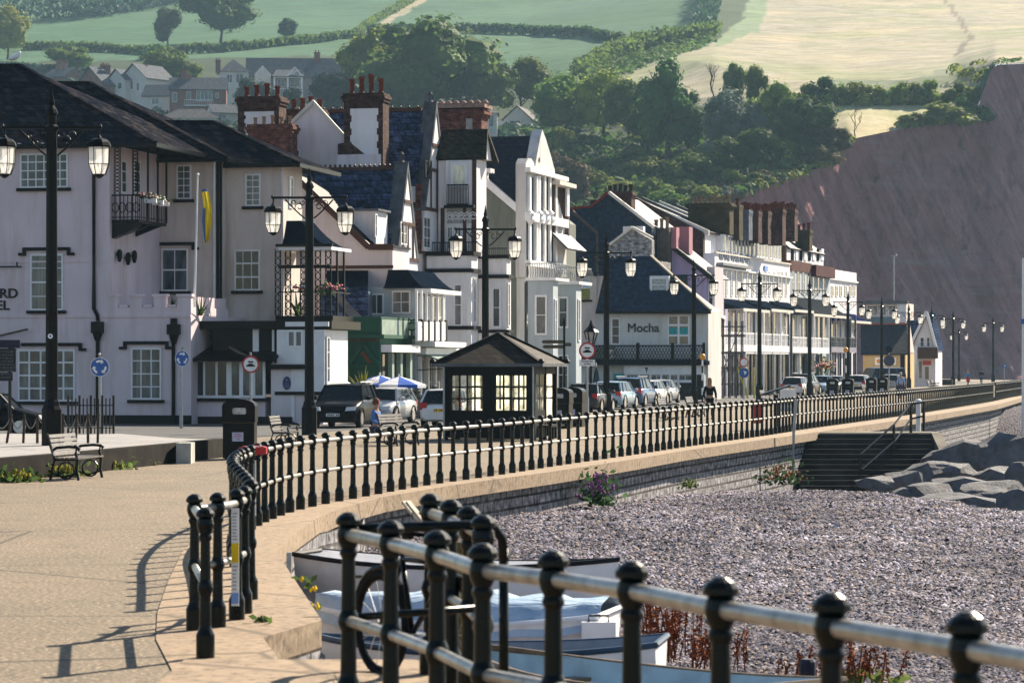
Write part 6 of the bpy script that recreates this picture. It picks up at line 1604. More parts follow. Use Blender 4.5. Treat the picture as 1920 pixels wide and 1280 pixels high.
# ridge stacks
brs = [BRICKD, plain('olive_brown_stack', (.075,.06,.035), .9, .3, 1.5), plain('slate_grey_stack', (.13,.15,.18), .9, .2, 1.5), plain('plum_brown_stack', (.09,.05,.045), .9, .3, 1.5)]
for (a_, t_, c_, b_, yy, m_, n_) in ((1290,380,1368,440,yE*.18,1,9),(1372,383,1386,450,yE*.28,1,1),(1384,393,1404,450,yE*.36,2,5),(1405,395,1422,455,yE*.44,3,5),(1423,396,1440,458,yE*.52,0,5),(1440,392,1467,460,yE*.62,3,6)):
    T.chimney((a_, t_, c_, b_), yy, 1.4, (brs[m_],), n_, POT if n_ != 9 else POTB, ph=.6, pr=.17)
U = Bld('brown_parapet_house', 'terrace house with a brown parapet, curved grey canopy and white balcony beyond the white terrace', 'house', 1482, 259, 17)
yE2 = U.s(1556,560).y; z1 = U.s(1483,488).z
U.box('wall', (-9, 0, 0), (0, yE2, z1-.9), GREYB); U.box('brown_parapet', (-.4, 0, z1-.896), (.08, yE2*.5, z1), plain('rust_brown_parapet', (.1,.04,.035), .85, .25, 1.5)); U.box('brown_parapet', (-.4, yE2*.5, z1-1.1), (.5, yE2, z1-.1), plain('maroon_parapet', (.08,.025,.028), .85, .2, 1.5))
U.box('attic', (-7, .5, z1-.9), (-.6, yE2, z1+1.2), WHITER); U.slab('roof', [(-.4, 0, z1+1.15), (-.4, yE2, z1+1.15), (-4.5, yE2, z1+4), (-4.5, 0, z1+4)], .14, SLATED)
U.ext('end_gable', [(-9,-.02,z1-1),(-.4,-.02,z1-1),(-.4,-.02,z1+1.2),(-4.5,-.02,z1+4.1),(-9,-.02,z1+1)], (0,.4,0), BRICKD)
for k in range(8): px = 1483+8*k; U.sbox('attic_window', px, 466, px+4.5, 488, -.6, .06, WHITE if k % 2 else NAVY)
for (a_, t_, c_, b_, yy, m_, n_) in ((1468,393,1490,452,1.5,0,4),(1491,431,1518,470,yE2*.45,1,3)): U.chimney((a_, t_, c_, b_), yy, 1.3, (brs[m_],), n_, POT, ph=.6, pr=.17)
canopy(U, 1483, 1553, 556, 588, 0, 2.0, plain('grey_striped_canopy', (.03,.034,.04), .8, .25, 2, spec=0)); balcony(U, 1484, 1553, 632, 650, 0, 2.0, WHITE, 590, 6)
for k in range(7): px = 1485+9.5*k; U.win('s', (px,505,px+4,552), 1, 2, off=.004, sill=False, glass=GLASSD); U.win('s', (px,592,px+5,648), 1, 2, off=.004, sill=False); U.sbox('shop_pane', px, 668, px+6, 738, .004, .04, CARG)
for px in (1484,1507,1530,1552): U.sbox('pilaster', px, 664, px+2.5, 742, .004, .3, LEAD)
X = Bld('white_end_house', 'white blue house with flat parapet closing the terrace at the cliff', 'house', 1556, 284, 17)
yE3 = X.s(1606,560).y; X.box('wall', (-9, -1, 0), (0, yE3, X.s(1557,504).z), WHITER); X.box('parapet_band', (-.2, -1, X.s(1557,524).z), (.18, yE3+.15, X.s(1557,521).z), WHITE)
X.wbox('return_wall', 1556, 506, 1606, 640, yE3-.4, .5, WHITER) if False else None
for px in (1558,1566,1574,1583,1592,1599): X.win('s', (px,535,px+4,556), 1, 2, off=.004, sill=False); X.win('s', (px,600,px+4,632), 1, 2, off=.004, sill=False, glass=GLASSD)
canopy(X, 1557, 1603, 585, 600, 0, 1.6, plain('royal_blue_canopy', (.012,.016,.06), .8, .2, 2, spec=0)); balcony(X, 1557, 1604, 632, 650, 0, 1.7, LEAD, 590, 6, plain('mauve_deck', (.25,.24,.3), .6, .15, 2))
for px in (1560,1570,1580,1590,1599): X.sbox('ground_post', px, 662, px+3, 730, 1.5, .16, plain('mauve_post', (.2,.18,.22), .6, .2, 2))
Y = Bld('yellow_building', 'low yellow building with a big dark roof beyond the terrace', 'building', 1698, 306, 14)
Y.box('wall', (Y.w(1618,700).x, 0, 0), (0, 8, Y.w(1650,660).z), YELR); zr = Y.w(1650,608,4).z; ze = Y.w(1650,663,-.4).z
Y.slab('roof', [(Y.w(1614,663,-.4).x,-.4,ze), (Y.w(1704,663,-.4).x,-.4,ze), (Y.w(1700,608,4).x,4,zr), (Y.w(1614,608,4).x,4,zr)], .15, SLATED)
Y.ext('sea_gable', [(0,-.2,ze),(0,8.2,ze),(0,4,zr)], (-.3,0,0), CREAM); mb = MB(); mb.beam((Y.w(1614,608,4).x,4,zr+.05),(0,4,zr+.05),.3,.16); mb.build('red_ridge', plain('red_ridge_tile_b', (.25,.08,.05), .7, .2, 4), Y.root)
sg = Y.wbox('white_sign', 1641, 670, 1680, 684, -.004, -.1, SIGNW); mb = MB(); p = Y.w(1649,677,-.11); mb.prism([(p.x+.3*math.cos(t), -.115, p.z+.24*math.sin(t)) for t in [2*PI*k/12 for k in range(12)]], (0,.008,0)); mb.build('orange_emblem', plain('orange_emblem', (.7,.25,.03), .5, .1, 5), sg)
Y.wbox('corner_pillar', 1688, 662, 1696, 730, -.02, .3, NAVY)
Zb = Bld('flat_roofed_building', 'cream flat roofed building rising behind the yellow one', 'building', 1698, 330, 14)
Zb.box('wall', (Zb.w(1624,640).x, 0, 0), (0, 8, Zb.w(1650,568).z), CREAM); Zb.wbox('roof_edge', 1620, 563, 1702, 570, -.5, .6, LEAD); Zb.wbox('white_tower', 1682, 564, 1699, 604, -.3, .3, WHITER); Zb.wbox('blue_band', 1622, 594, 1684, 607, -.3, .3, plain('blue_grey_band', (.13,.19,.22), .6, .2, 2))
for r in ((1628,573,1646,592),(1650,573,1662,592),(1666,573,1680,592)): Zb.win('w', r, 2, 1, off=0, sill=False)
Ct = Bld('gabled_cottage', 'small white gabled cottage with a brown balcony before the cliff', 'cottage', 1756, 322, 14)
gp = Ct.W([(1706,735),(1706,650),(1737,586),(1754,650),(1754,735)]); Ct.ext('wall', gp, (0, 7, 0), WHITER)
a_, c_ = Ct.w(1737,584,-.3), Ct.w(1756,656,-.3); q_ = Ct.w(1703,656,-.3)
Ct.slab('roof', [a_, c_, c_+Vector((0,8,0)), a_+Vector((0,8,0))], .2, SLATE); Ct.slab('roof', [a_, q_, q_+Vector((0,8,0)), a_+Vector((0,8,0))], .2, SLATE)
mb = MB(); mb.beam(a_, c_, .2, .3); mb.beam(a_, q_, .2, .3); mb.build('bargeboard', WHITE, Ct.root)
Ct.win('w', (1725,632,1733,650), 1, 2, off=0, sill=False); Ct.win('w', (1737,632,1744,650), 1, 2, off=0, sill=False)
Ct.wbox('brown_balcony', 1720, 651, 1758, 672, -.8, .8, BROWNT); Ct.wbox('white_panel', 1714, 648, 1720, 690, -.9, .2, WHITE); Ct.wbox('red_sign', 1730, 676, 1746, 684, -.004, -.1, RED)
for r in ((1722,676,1730,710),(1733,686,1743,712)): Ct.win('w', r, 1, 1, off=0, sill=False, glass=CURT)
Ct.slab('left_slate_roof', [Ct.w(1694,650,1), Ct.w(1722,650,1), Ct.w(1735,600,4), Ct.w(1700,600,4)], .15, SLATE)
lw = Bld('low_wall', 'low dark wall running to the cliff foot right of the cottage', 'wall', 1785, 345, 14); lw.box('masonry', (lw.w(1752,715).x, 0, 0), (0, .6, lw.w(1760,711).z), CONCD)
# scaffolding in front of the terrace's first house
sc_ = thing('scaffolding', 'dark tangle of scaffolding in front of the striped canopy', 'scaffolding', (0,0,0)); D = 212; k_ = D/F
xs = [(px-960)*k_ for px in (1345,1357,1369,1381,1393)]; zt = [CH+(HZ-p)*k_ for p in (760,720,690,662,630,612)]
for x in xs:
    for yy in (D, D+1.4): mb = MB(); mb.tube([(x,yy,0),(x,yy,zt[-1]+(.4 if x != xs[0] else -.8))], .05, 5); mb.build('standard', plain('scaffold_tube', (.1,.1,.11), .5, .3, 4, metal=.4), sc_)
mb = MB()
for z in zt[1:]: mb.tube([(xs[0]-.2,D,z),(xs[-1]+.2,D,z)], .04, 5); mb.tube([(xs[0],D+1.4,z),(xs[-1],D+1.4,z)], .04, 5)
for i in range(4): mb.tube([(xs[i],D-.05,zt[1+i]),(xs[i+1],D-.05,zt[2+i])], .035, 5); mb.tube([(xs[i+1],D-.05,zt[1]),(xs[i],D-.05,zt[3])], .035, 5)
mb.build('ledgers_and_braces', plain('scaffold_tube', (.1,.1,.11), .5, .3, 4), sc_)
for z in (zt[2],zt[3],zt[4]): mb = MB(); mb.box((xs[0]-.2,D,z+.04),(xs[-1]+.2,D+1.4,z+.1)); mb.build('board_platform', plain('scaffold_board', (.11,.09,.07), .9, .3, 4), sc_)
for i, px in enumerate((1388,1396,1409)):
    lp = thing('yellow_pole', ('leaning yellow pole at the scaffolding foot', 'second yellow pole against the scaffolding', 'upright yellow pole right of the blue arrow sign')[i], 'pole', ((px-960)*k_, D-.6, 0)); mb = MB(); mb.tube([(.5 if i == 0 else .15,0,0),(-.25 if i < 2 else .12,0,2.2)], .06, 6); mb.build('shaft', plain('hi_vis_yellow', (.35,.32,.05), .6, .2, 4), lp)
for px, py, lab in ((1533,690,'magenta hanging basket under the white balcony'),(1551,690,'red and yellow hanging basket right of the magenta one')):
    p = P(px, py, 256); bloom('hanging_basket', lab, p, .75, (PETP, PETR) if px < 1540 else (PETR, YELLOW), 60, 'hanging baskets', px, 'hanging basket', 1.0)
# ================================================================== trees, hedges and houses on the hill
LM = [leafmat('foliage_deep', (.036,.076,.02), (.08,.14,.03), .48), leafmat('foliage_mid', (.075,.125,.024), (.17,.22,.034), .52), leafmat('foliage_light', (.11,.155,.026), (.22,.25,.04), .5),
      leafmat('foliage_silver', (.13,.18,.14), (.15,.19,.15), .3), leafmat('foliage_russet', (.08,.07,.03), (.11,.08,.04), .4), leafmat('foliage_blue_green', (.02,.05,.035), (.035,.07,.045), .35)]
BARK = plain('bark', (.06,.045,.035), .9, .3, 4)
def crown_mesh(seed, n, shape='round', leaf=.042, blobs=16):
    """leaf faces on many small clumps filling a crown of height 1 and width 1, base at z=0"""
    rnd = random.Random(seed); mb = MB(); cl = []
    for i in range(blobs):
        for _ in range(40):
            x, y, z = rnd.uniform(-.42,.42), rnd.uniform(-.42,.42), rnd.uniform(.1,.9)
            if shape == 'round': ok = (x/.42)**2+(y/.42)**2+((z-.55)/.42)**2 < 1
            elif shape == 'shrub': ok = (x/.44)**2+(y/.44)**2+(max(0,z-.15)/.72)**2 < 1
            elif shape == 'cone': ok = math.hypot(x, y) < .42*(1.02-z)**.8
            else: ok = (x/.44)**2+(y/.44)**2+((z-.62)/.36)**2 < 1
            if ok: break
        cl.append((Vector((x, y, z)), rnd.uniform(.11,.2)*(1.25 if shape != 'cone' else .8)))
    per = n//blobs
    for c, r in cl:
        # dark inside so that the crown is not see-through everywhere
        core = []; 
        for k in range(5):
            row = []
            for j in range(7): 
                a, t = 2*PI*j/6, PI*k/4; q = r*.84*(1+.25*mnoise.noise((c.x*9+math.cos(a), c.y*9+math.sin(a), t+seed)))
                row.append(c+Vector((math.sin(t)*math.cos(a)*q, math.sin(t)*math.sin(a)*q, math.cos(t)*q*.85)))
            core.append(row)
        mb.grid(core)
        for i in range(per):
            d = Vector((rnd.gauss(0,1), rnd.gauss(0,1), rnd.gauss(.12,1))).normalized(); p = c+d*r*rnd.uniform(.72,1.15)
            u = d.cross(Vector((rnd.uniform(-1,1), rnd.uniform(-1,1), rnd.uniform(-1,1))))
            if u.length < 1e-3: continue
            u.normalize(); v = (d.cross(u)+d*rnd.uniform(-.7,.7)).normalized(); s_ = leaf*rnd.uniform(.5,1.15)
            mb.face([p-u*s_, p-v*s_*.7, p+u*s_, p+v*s_*.7])
    return mb
CROWNS = {}
def crown(kind, var):
    key = (kind, var)
    if key not in CROWNS:
        n, lf, bl = {'round':(3600,.03,26), 'spread':(3600,.03,26), 'cone':(3000,.032,24), 'shrub':(1100,.05,11)}[kind]
        mb = crown_mesh(hash(kind) % 97+var*7+len(kind), n, kind, lf, bl); me = bpy.data.meshes.new('crown'); me.from_pydata([tuple(v) for v in mb.v], [], mb.f); me.update(); CROWNS[key] = me
    return CROWNS[key]
def crown_obj(name, kind, var, mat, parent, loc, sc, rz=0):
    me = crown(kind, var); key = (kind, var, mat.name)
    if key not in CROWNS: m2 = me.copy(); m2.materials.clear(); m2.materials.append(mat); CROWNS[key] = m2
    o = link(name, CROWNS[key], parent, loc, rz); o.scale = sc; return o
def tree(px, yb, yt, wpx, kind, m, label, name='tree', cat='tree', group=None, trunk=.22, seed=None):
    g_ = hill(px, yb); k = g_.y/F; h = (yb-yt)*k; w_ = wpx*k; rnd = random.Random(px*31+yb)
    if kind == 'shrub':
        o = crown_obj(name, kind, rnd.randrange(5), LM[m], None, g_-Vector((0,0,h*.08)), (w_, w_, h*1.08), rnd.uniform(0, 6)); return tag(o, label, cat, group)
    root = thing(name, label, cat, g_, rnd.uniform(0, 6), group)
    crown_obj('crown', kind, rnd.randrange(4), LM[m], root, (0,0,h*trunk*.55), (w_*1.05, w_*1.05, h*(1.02-trunk*.55)))
    mb = MB(); mb.tube([(0,0,-1.0),(.02*w_,0,h*trunk),(0,.02*w_,h*.7)], max(.25,h*.035), 7, r1=.08)
    for q in range(5): a = q*1.3; mb.tube([(0,0,h*(trunk+.06*q)), (w_*.28*math.cos(a), w_*.28*math.sin(a), h*(trunk+.2+.1*q))], h*.014, 5, r1=.04)
    mb.build('trunk', BARK, root); return root
TREES = [
 (14,112,18,72,'round',2,'pale leafy tree at the left edge of the picture, high on the hill'),
 (315,92,20,58,'round',0,'slim dark tree left of the big round field tree'),
 (413,82,-22,150,'spread',0,'big round spreading tree standing alone in the upper field'),
 (540,76,37,38,'round',0,'small round tree alone in the field right of the big one'),
 (138,140,86,84,'round',1,'rounded tree behind the leftmost hillside roofs'),
 (325,172,92,108,'round',1,'sunlit tree between the pale houses and the brick house'),
 (288,112,76,66,'shrub',0,'low dark bush under the slim tree'),
 (788,250,42,250,'round',0,'largest dark tree of the hillside, above the gabled house'),
 (700,225,66,130,'round',1,'bushy tree on the left shoulder of the largest hillside tree'),
 (880,245,98,150,'round',0,'dark tree on the right shoulder of the largest hillside tree'),
 (975,225,116,110,'round',1,'rounded tree right of the largest tree, above the white bungalow'),
 (640,235,142,110,'round',5,'blue green tree before the long slate roofed house'),
 (480,240,150,70,'round',5,'dark tree beside the small white turret house'),
 (1058,262,148,140,'round',1,'sun rimmed tree left of the wooded middle'),
 (1130,262,143,110,'round',2,'bright topped tree in the wooded middle'),
 (1180,270,155,90,'round',1,'tree just left of the tall cedar'),
 (1252,300,96,150,'cone',0,'tall dark cedar on the wooded slope'),
 (1225,290,150,110,'round',0,'dark tree under the left side of the cedar'),
 (1290,292,165,80,'round',0,'dark tree under the right side of the cedar'),
 (1370,285,176,118,'round',3,'silvery grey green tree on the cliff top slope'),
 (1378,200,124,46,'round',1,'narrow green tree at the edge of the stubble field'),
 (1422,215,128,50,'round',1,'second narrow tree right beside the first at the field edge'),
 (1448,262,160,86,'round',1,'tall bush right of the silvery tree'),
 (1500,292,186,120,'round',0,'dark thorn tree leaning along the cliff top'),
 (1072,385,282,96,'shrub',4,'large russet bush next to the ornate white gable'),
 (1556,292,232,90,'round',4,'brown green tree close to the cliff edge'),
 (540,245,165,60,'round',5,'small dark tree below the white veranda of the long house'),
 (1030,210,160,60,'round',0,'dark tree at the lower corner of the green field'),
]
for t in TREES: tree(*t[:6], t[6])
SH = [(1055,292,234,58,2),(1100,362,306,84,2),(1142,322,284,74,1),(1215,330,286,90,1),(1292,338,278,104,1),(1345,330,272,112,1),(1400,322,236,124,0),(1450,308,236,92,1),
      (1322,384,338,86,2),(1225,372,330,84,1),(1160,372,336,70,2),(1385,350,308,70,1),(1260,352,300,60,1),(1335,298,255,70,3),(1250,260,225,80,2),(1205,270,225,70,1),(1180,340,300,60,1),(1290,370,335,60,1),(1250,385,350,70,1),(1360,375,345,60,3),
      (1480,326,292,60,0),(1420,345,318,60,0),(1540,306,262,80,4),(1100,325,290,60,1),(1040,330,280,60,4),(1275,320,285,50,2),(1190,305,270,66,1),(1310,320,265,60,2)]
for s_ in SH: tree(*s_[:4], 'shrub', s_[4], 'rounded shrub in the overgrown gardens below the trees, near the cliff top', 'shrub', 'shrub', 'shrubs in the cliff top gardens')
HB = [(1506,196,146,56,1),(1540,198,140,58,0),(1572,198,143,56,1),(1605,198,150,60,2),(1640,199,146,60,2),(1675,198,143,60,2),(1708,197,142,56,1),(1738,196,146,50,1)]
for s_ in HB: tree(*s_[:4], 'shrub', s_[4], 'bush in the sunlit row between the stubble field and the dry grass ledge', 'bush', 'bush', 'row of bushes on the cliff top')
tree(1802,205,148,84,'shrub',2,'bright round bush at the right end of the cliff top row','bush','bush')
tree(1775,234,186,120,'shrub',1,'long dark bush at the very edge of the cliff ledge','bush','bush')
tree(1822,236,178,70,'shrub',0,'dark bush against the upper cliff face','bush','bush')
tree(1718,238,208,70,'shrub',1,'low green bush on the dry grass ledge','bush','bush')
# bare trees
def bare(px, yb, yt, lab, lean=.1, m=BARK):
    g_ = hill(px, yb); k = g_.y/F; h = (yb-yt)*k; root = thing('bare_tree', lab, 'tree', g_); rnd = random.Random(px); mb = MB()
    def br(p, d, L_, r, n):
        q = p+d*L_; mb.tube([p, (p+q)/2+Vector((rnd.uniform(-.1,.1)*L_,0,0)), q], r, 5, r1=r*.55)
        if n:
            for _ in range(3): e = (d+Vector((rnd.uniform(-.8,.8), rnd.uniform(-.5,.5), rnd.uniform(-.1,.6)))).normalized(); br(p+d*L_*rnd.uniform(.55,1), e, L_*rnd.uniform(.45,.7), r*.55, n-1)
    br(Vector((0,0,-.5)), Vector((lean,0,1)).normalized(), h*.5, h*.022, 4); mb.build('branches', m, root)
bare(1338,196,108,'bare leaning dead tree at the edge of the stubble field', -.15)
bare(1605,280,214,'bare tree hanging over the cliff edge', -.05)
bare(1392,200,98,'thin leafless pole of a tree between the two narrow trees', 0)
# hedges
def hedge(name, label, pts, hpx, n, m, cat='hedge', w_=2.2, kind=None):
    rnd = random.Random(len(label or name)+n); mb = MB(); P_ = [hill(*p) for p in pts]; L_ = [0]
    for a, c in zip(P_, P_[1:]): L_.append(L_[-1]+(c-a).length)
    o0 = P_[0]
    for i in range(n):
        t = rnd.uniform(0, L_[-1]); j = max(q for q in range(len(L_)-1) if L_[q] <= t); u = (t-L_[j])/(L_[j+1]-L_[j]+1e-6); c = P_[j]+(P_[j+1]-P_[j])*u-o0
        k = (c.y+o0.y)/F; h = hpx*k*(.75+.5*abs(mnoise.noise((t*.06, 3, n*.01)))+.25*abs(mnoise.noise((t*.3, 1, 0)))); z = h*rnd.random()**.7; q = c+Vector((rnd.uniform(-w_,w_)*.4, rnd.uniform(-w_,w_), z))
        u_ = Vector((rnd.uniform(-1,1), rnd.uniform(-1,1), rnd.uniform(-1,1))).normalized(); v_ = u_.cross(Vector((rnd.uniform(-1,1), rnd.uniform(-1,1), rnd.uniform(-1,1)))).normalized(); s_ = rnd.uniform(.45,1.0)*k/.16
        mb.face([q-u_*s_, q-v_*s_*.7, q+u_*s_, q+v_*s_*.7])
    o = mb.build(name, LM[m], loc=o0); return tag(o, label, cat, kind=kind)
hedge('hedge', 'long dark field hedge below the big round tree', [(40,96),(150,94),(280,104),(420,98),(560,84),(680,70)], 17, 4600, 0)
hedge('hedge', 'dark field hedge above the small green field in the middle', [(690,64),(860,62),(1000,66),(1100,70),(1170,82)], 20, 4200, 0)
hedge('hedge', 'thick hedge bank falling from the right end of the middle hedge', [(1085,152),(1130,120),(1200,95),(1290,80),(1340,70)], 34, 5200, 0, w_=7)
hedge('hedge', 'dark scrub strip running up to the top edge between green and pale fields', [(1318,70),(1325,40),(1335,5),(1345,-20)], 42, 3800, 5, w_=9)
hedge('hedge', 'lane hedge climbing diagonally to the top edge of the picture', [(660,72),(700,44),(750,18),(800,-14)], 14, 2200, 0)
hedge('hedge', 'dark low hedge behind the leftmost houses', [(0,136),(80,140),(200,150),(300,160)], 20, 2600, 5)
hedge('hedge', 'hedge at the foot of the stubble field under the sunlit bushes', [(1440,182),(1480,188),(1560,192),(1760,193)], 12, 2600, 0)
hedge('hedge', 'clipped garden hedge beside the small shed', [(1210,298),(1260,296),(1330,294)], 16, 1300, 0)
hedge('hedge', 'long garden hedge under the white bungalow', [(880,252),(960,250),(1060,262),(1150,275)], 14, 1600, 0)
# far wood (nobody could count it) and undergrowth
hedge('woodland', None, [(-60,44),(60,40),(160,34),(260,18),(350,-2),(430,-20)], 62, 7000, 5, None, 22, 'stuff')
def undergrowth(name, region, n, m, sizes, kind='stuff'):
    rnd = random.Random(n+m); mb = MB(); i = 0
    while i < n:
        px, py = rnd.uniform(min(p[0] for p in region), max(p[0] for p in region)), rnd.uniform(min(p[1] for p in region), max(p[1] for p in region))
        if not inpoly(px, py, region): continue
        c = hill(px, py); R_ = rnd.uniform(*sizes); i += 1
        for q in range(26):
            d = Vector((rnd.gauss(0,1), rnd.gauss(0,1), abs(rnd.gauss(0,1)))).normalized(); p = c+Vector((d.x*R_*1.3, d.y*R_*1.3, d.z*R_)); u = d.cross(Vector((rnd.uniform(-1,1), rnd.uniform(-1,1), rnd.uniform(-1,1)))); u.normalize(); v = (d.cross(u)+d*rnd.uniform(-.5,.5)).normalized(); s_ = R_*rnd.uniform(.2,.42)
            mb.face([p-u*s_, p-v*s_*.8, p+u*s_, p+v*s_*.8])
    tag(mb.build(name, LM[m]), kind=kind)
undergrowth('undergrowth', [(980,250),(1150,220),(1330,215),(1450,235),(1560,270),(1500,326),(1350,392),(1020,400)], 200, 0, (1.0,2.4))
undergrowth('undergrowth', [(-20,150),(640,150),(640,235),(1100,235),(1050,300),(-20,260)], 260, 5, (1.2,3.0))
undergrowth('undergrowth', [(1330,300),(1440,262),(1560,262),(1590,262),(1500,324),(1350,388)], 90, 4, (1,2.2))
undergrowth('undergrowth', [(1090,158),(1180,110),(1330,66),(1335,80),(1200,130),(1120,165)], 150, 0, (1,2.2))
undergrowth('scrub', [(1390,362),(1425,340),(1500,318),(1560,296),(1592,256),(1605,256),(1600,262),(1566,312),(1502,334),(1420,358)], 60, 1, (.8,1.8))
undergrowth('scrub', [(1680,236),(1760,228),(1830,222),(1836,230),(1760,236),(1690,243)], 26, 1, (.7,1.6))
undergrowth('scrub', [(1866,116),(1960,112),(1960,119),(1866,123)], 16, 0, (.6,1.2))
undergrowth('scrub', [(1790,130),(1850,118),(1845,160),(1800,175)], 14, 2, (1,2))

# ------------------------------------------------------------------ houses on the hill
WALLH = plaster('hill_white_render', (.6,.58,.56), .15); BRKH = brick('hill_brick', (.22,.09,.07), (.16,.065,.05), (.18,.13,.11)); SLH = brick('hill_slate', (.075,.085,.105), (.05,.058,.075), (.03,.03,.035), .6, .4, .02); TILEH = brick('hill_grey_tile', (.11,.1,.1), (.08,.075,.075), (.04,.04,.04), .6, .4, .02)
def hill_house(name, label, x0, x1, ybase, yeave, yridge, rz, depth_m, wall, roof, kind='side', wins=(), chims=(), extra=None):
    """kind side: ridge runs across the picture; end: gable faces us; hip"""
    xc = (x0+x1)/2; g_ = hill(xc, min(ybase, 330)); D = g_.y; k = D/F; L_ = (x1-x0)*k; h = (ybase-yeave)*k; r = (yeave-yridge)*k
    root = thing(name, label, 'house', (g_.x, D, CH+(HZ-ybase)*k), R(rz)); d = depth_m
    mb = MB(); mb.box((-L_/2, 0, -6), (L_/2, d, h))
    if kind == 'side':
        for x in (-L_/2, L_/2): mb.prism([(x, 0, h), (x, d, h), (x, d/2, h+r)], (.01 if x < 0 else -.01, 0, 0))
    if kind == 'end': mb.prism([(-L_/2, 0, h), (L_/2, 0, h), (0, 0, h+r)], (0, d, 0))
    wo = mb.build('wall', wall, root); mb = MB(); e = .5
    if kind == 'side':
        mb.prism([(-L_/2-.3, -e, h-.2), (L_/2+.3, -e, h-.2), (L_/2+.3, d/2, h+r+.1), (-L_/2-.3, d/2, h+r+.1)], (0,0,.22)); mb.prism([(-L_/2-.3, d+e, h-.2), (L_/2+.3, d+e, h-.2), (L_/2+.3, d/2, h+r+.1), (-L_/2-.3, d/2, h+r+.1)], (0,0,.22))
    elif kind == 'end':
        for s_ in (-1, 1): mb.prism([(s_*(L_/2+e), -.5, h-.25), (0, -.5, h+r+.1), (0, d+.5, h+r+.1), (s_*(L_/2+e), d+.5, h-.25)], (0,0,.22))
    else:
        E = [Vector(q) for q in ((-L_/2-e,-e,h),(L_/2+e,-e,h),(L_/2+e,d+e,h),(-L_/2-e,d+e,h))]; q = min(L_, d)*.48; A, B = Vector((-L_/2+q, d/2, h+r)), Vector((L_/2-q, d/2, h+r)); 
        if L_ <= d: A = B = Vector((0, d/2, h+r))
        mb.face([E[0],E[1],B,A] if A != B else [E[0],E[1],A]); mb.face([E[1],E[2],B]); mb.face([E[2],E[3],A,B] if A != B else [E[2],E[3],A]); mb.face([E[3],E[0],A]); mb.face(E[::-1])
    ro = mb.build('roof', roof, root)
    for (a_, b_, c_, d_) in wins:
        xa, xb_, za, zb = (a_-xc)*k, (c_-xc)*k, (ybase-d_)*k, (ybase-b_)*k
        mb = MB(); mb.box((xa,-.06,za),(xb_,.0,zb)); w_ = mb.build('window', WHITE, root); mb = MB(); n = max(1, round((xb_-xa)/1.1))
        for i in range(n): mb.box((xa+.1+(xb_-xa-.1)*i/n, -.085, za+.12), (xa+(xb_-xa-.1)*(i+1)/n, -.065, zb-.1))
        mb.build('pane', CURT, w_)
    for (cx, ct, w_) in chims:
        x = (cx-xc)*k; zt_ = (ybase-ct)*k; mb = MB(); mb.box((x-w_*k/2, d*.4, h), (x+w_*k/2, d*.4+1, zt_-.6)); mb.box((x-w_*k/2-.12, d*.4-.12, zt_-.6), (x+w_*k/2+.12, d*.4+1.12, zt_-.4)); co = mb.build('chimney', BRKH, root)
        for q in (-.25, .25): mb = MB(); mb.lathe([(.18,0),(.14,.5),(.17,.6)], 6, (x+q*w_*k, d*.4+.5, zt_-.4)); mb.build('chimney_pot', POT, co)
    if extra: extra(root, k, xc, ybase, h)
    return root
hill_house('hillside_house', 'farthest left hillside roof with two brick chimneys, sun on its slates', 72, 128, 158, 145, 128, -35, 9, BRKH, SLH, 'side', (), ((90,110,10),(105,112,9)))
hill_house('hillside_house', 'brick gabled house on the hill with white bay windows', 130, 208, 205, 162, 127, -38, 11, BRKH, SLH, 'end', ((178,168,192,184),(196,170,206,186)), ((168,116,9),(180,118,9)))
hill_house('hillside_house', 'left pale rendered house of the pair on the hill', 196, 240, 205, 150, 131, -35, 10, WALLH, SLH, 'end', ((222,155,232,168),))
hill_house('hillside_house', 'right pale rendered house of the pair on the hill, larger roof', 218, 282, 205, 148, 121, -35, 11, WALLH, SLH, 'end', ((240,152,250,168),(258,156,266,172)), ((250,118,7),))
hill_house('hillside_house', 'slate roofed cottage with a white front below the pale pair', 266, 322, 216, 180, 158, -8, 9, WALLH, SLH, 'side', ((284,184,298,196),(288,198,298,210)), ())
def h5x(root, k, xc, yb, h):
    mb = MB(); a, c = (346-xc)*k, (400-xc)*k; z0, z1 = (yb-198)*k, (yb-188)*k
    mb.beam((a,-1.2,z1),(c,-1.2,z1),.12); mb.beam((a,-1.2,z0),(c,-1.2,z0),.12)
    for i in range(16): x = a+(c-a)*i/15; mb.beam((x,-1.2,z0),(x,-1.2,z1),.07)
    mb.box((a,-1.25,z0-.2),(c,0,z0)); mb.build('white_balcony', WHITE, root)
hill_house('hillside_house', 'red brick house with a tall chimney and white balcony on the hill', 318, 424, 222, 168, 145, 4, 9, BRKH, SLH, 'side', ((323,174,332,192),(350,172,358,188),(368,170,398,190),(404,174,410,184)), ((344,128,13),(354,138,8)), h5x)
hill_house('hillside_house', 'low dark roof standing in front of the brick house', 302, 408, 240, 222, 202, 0, 8, WALLH, TILEH, 'hip')
hill_house('hillside_house', 'small white house with a lit roof in front of the brick house', 398, 446, 236, 212, 196, 20, 7, WALLH, SLH, 'side', ((408,214,424,224),))
hill_house('hillside_house', 'white turret like house with a pointed slate roof', 414, 466, 200, 135, 108, 10, 9, WALLH, SLH, 'hip', ((424,140,436,156),(442,138,456,156)), ((411,108,9),))
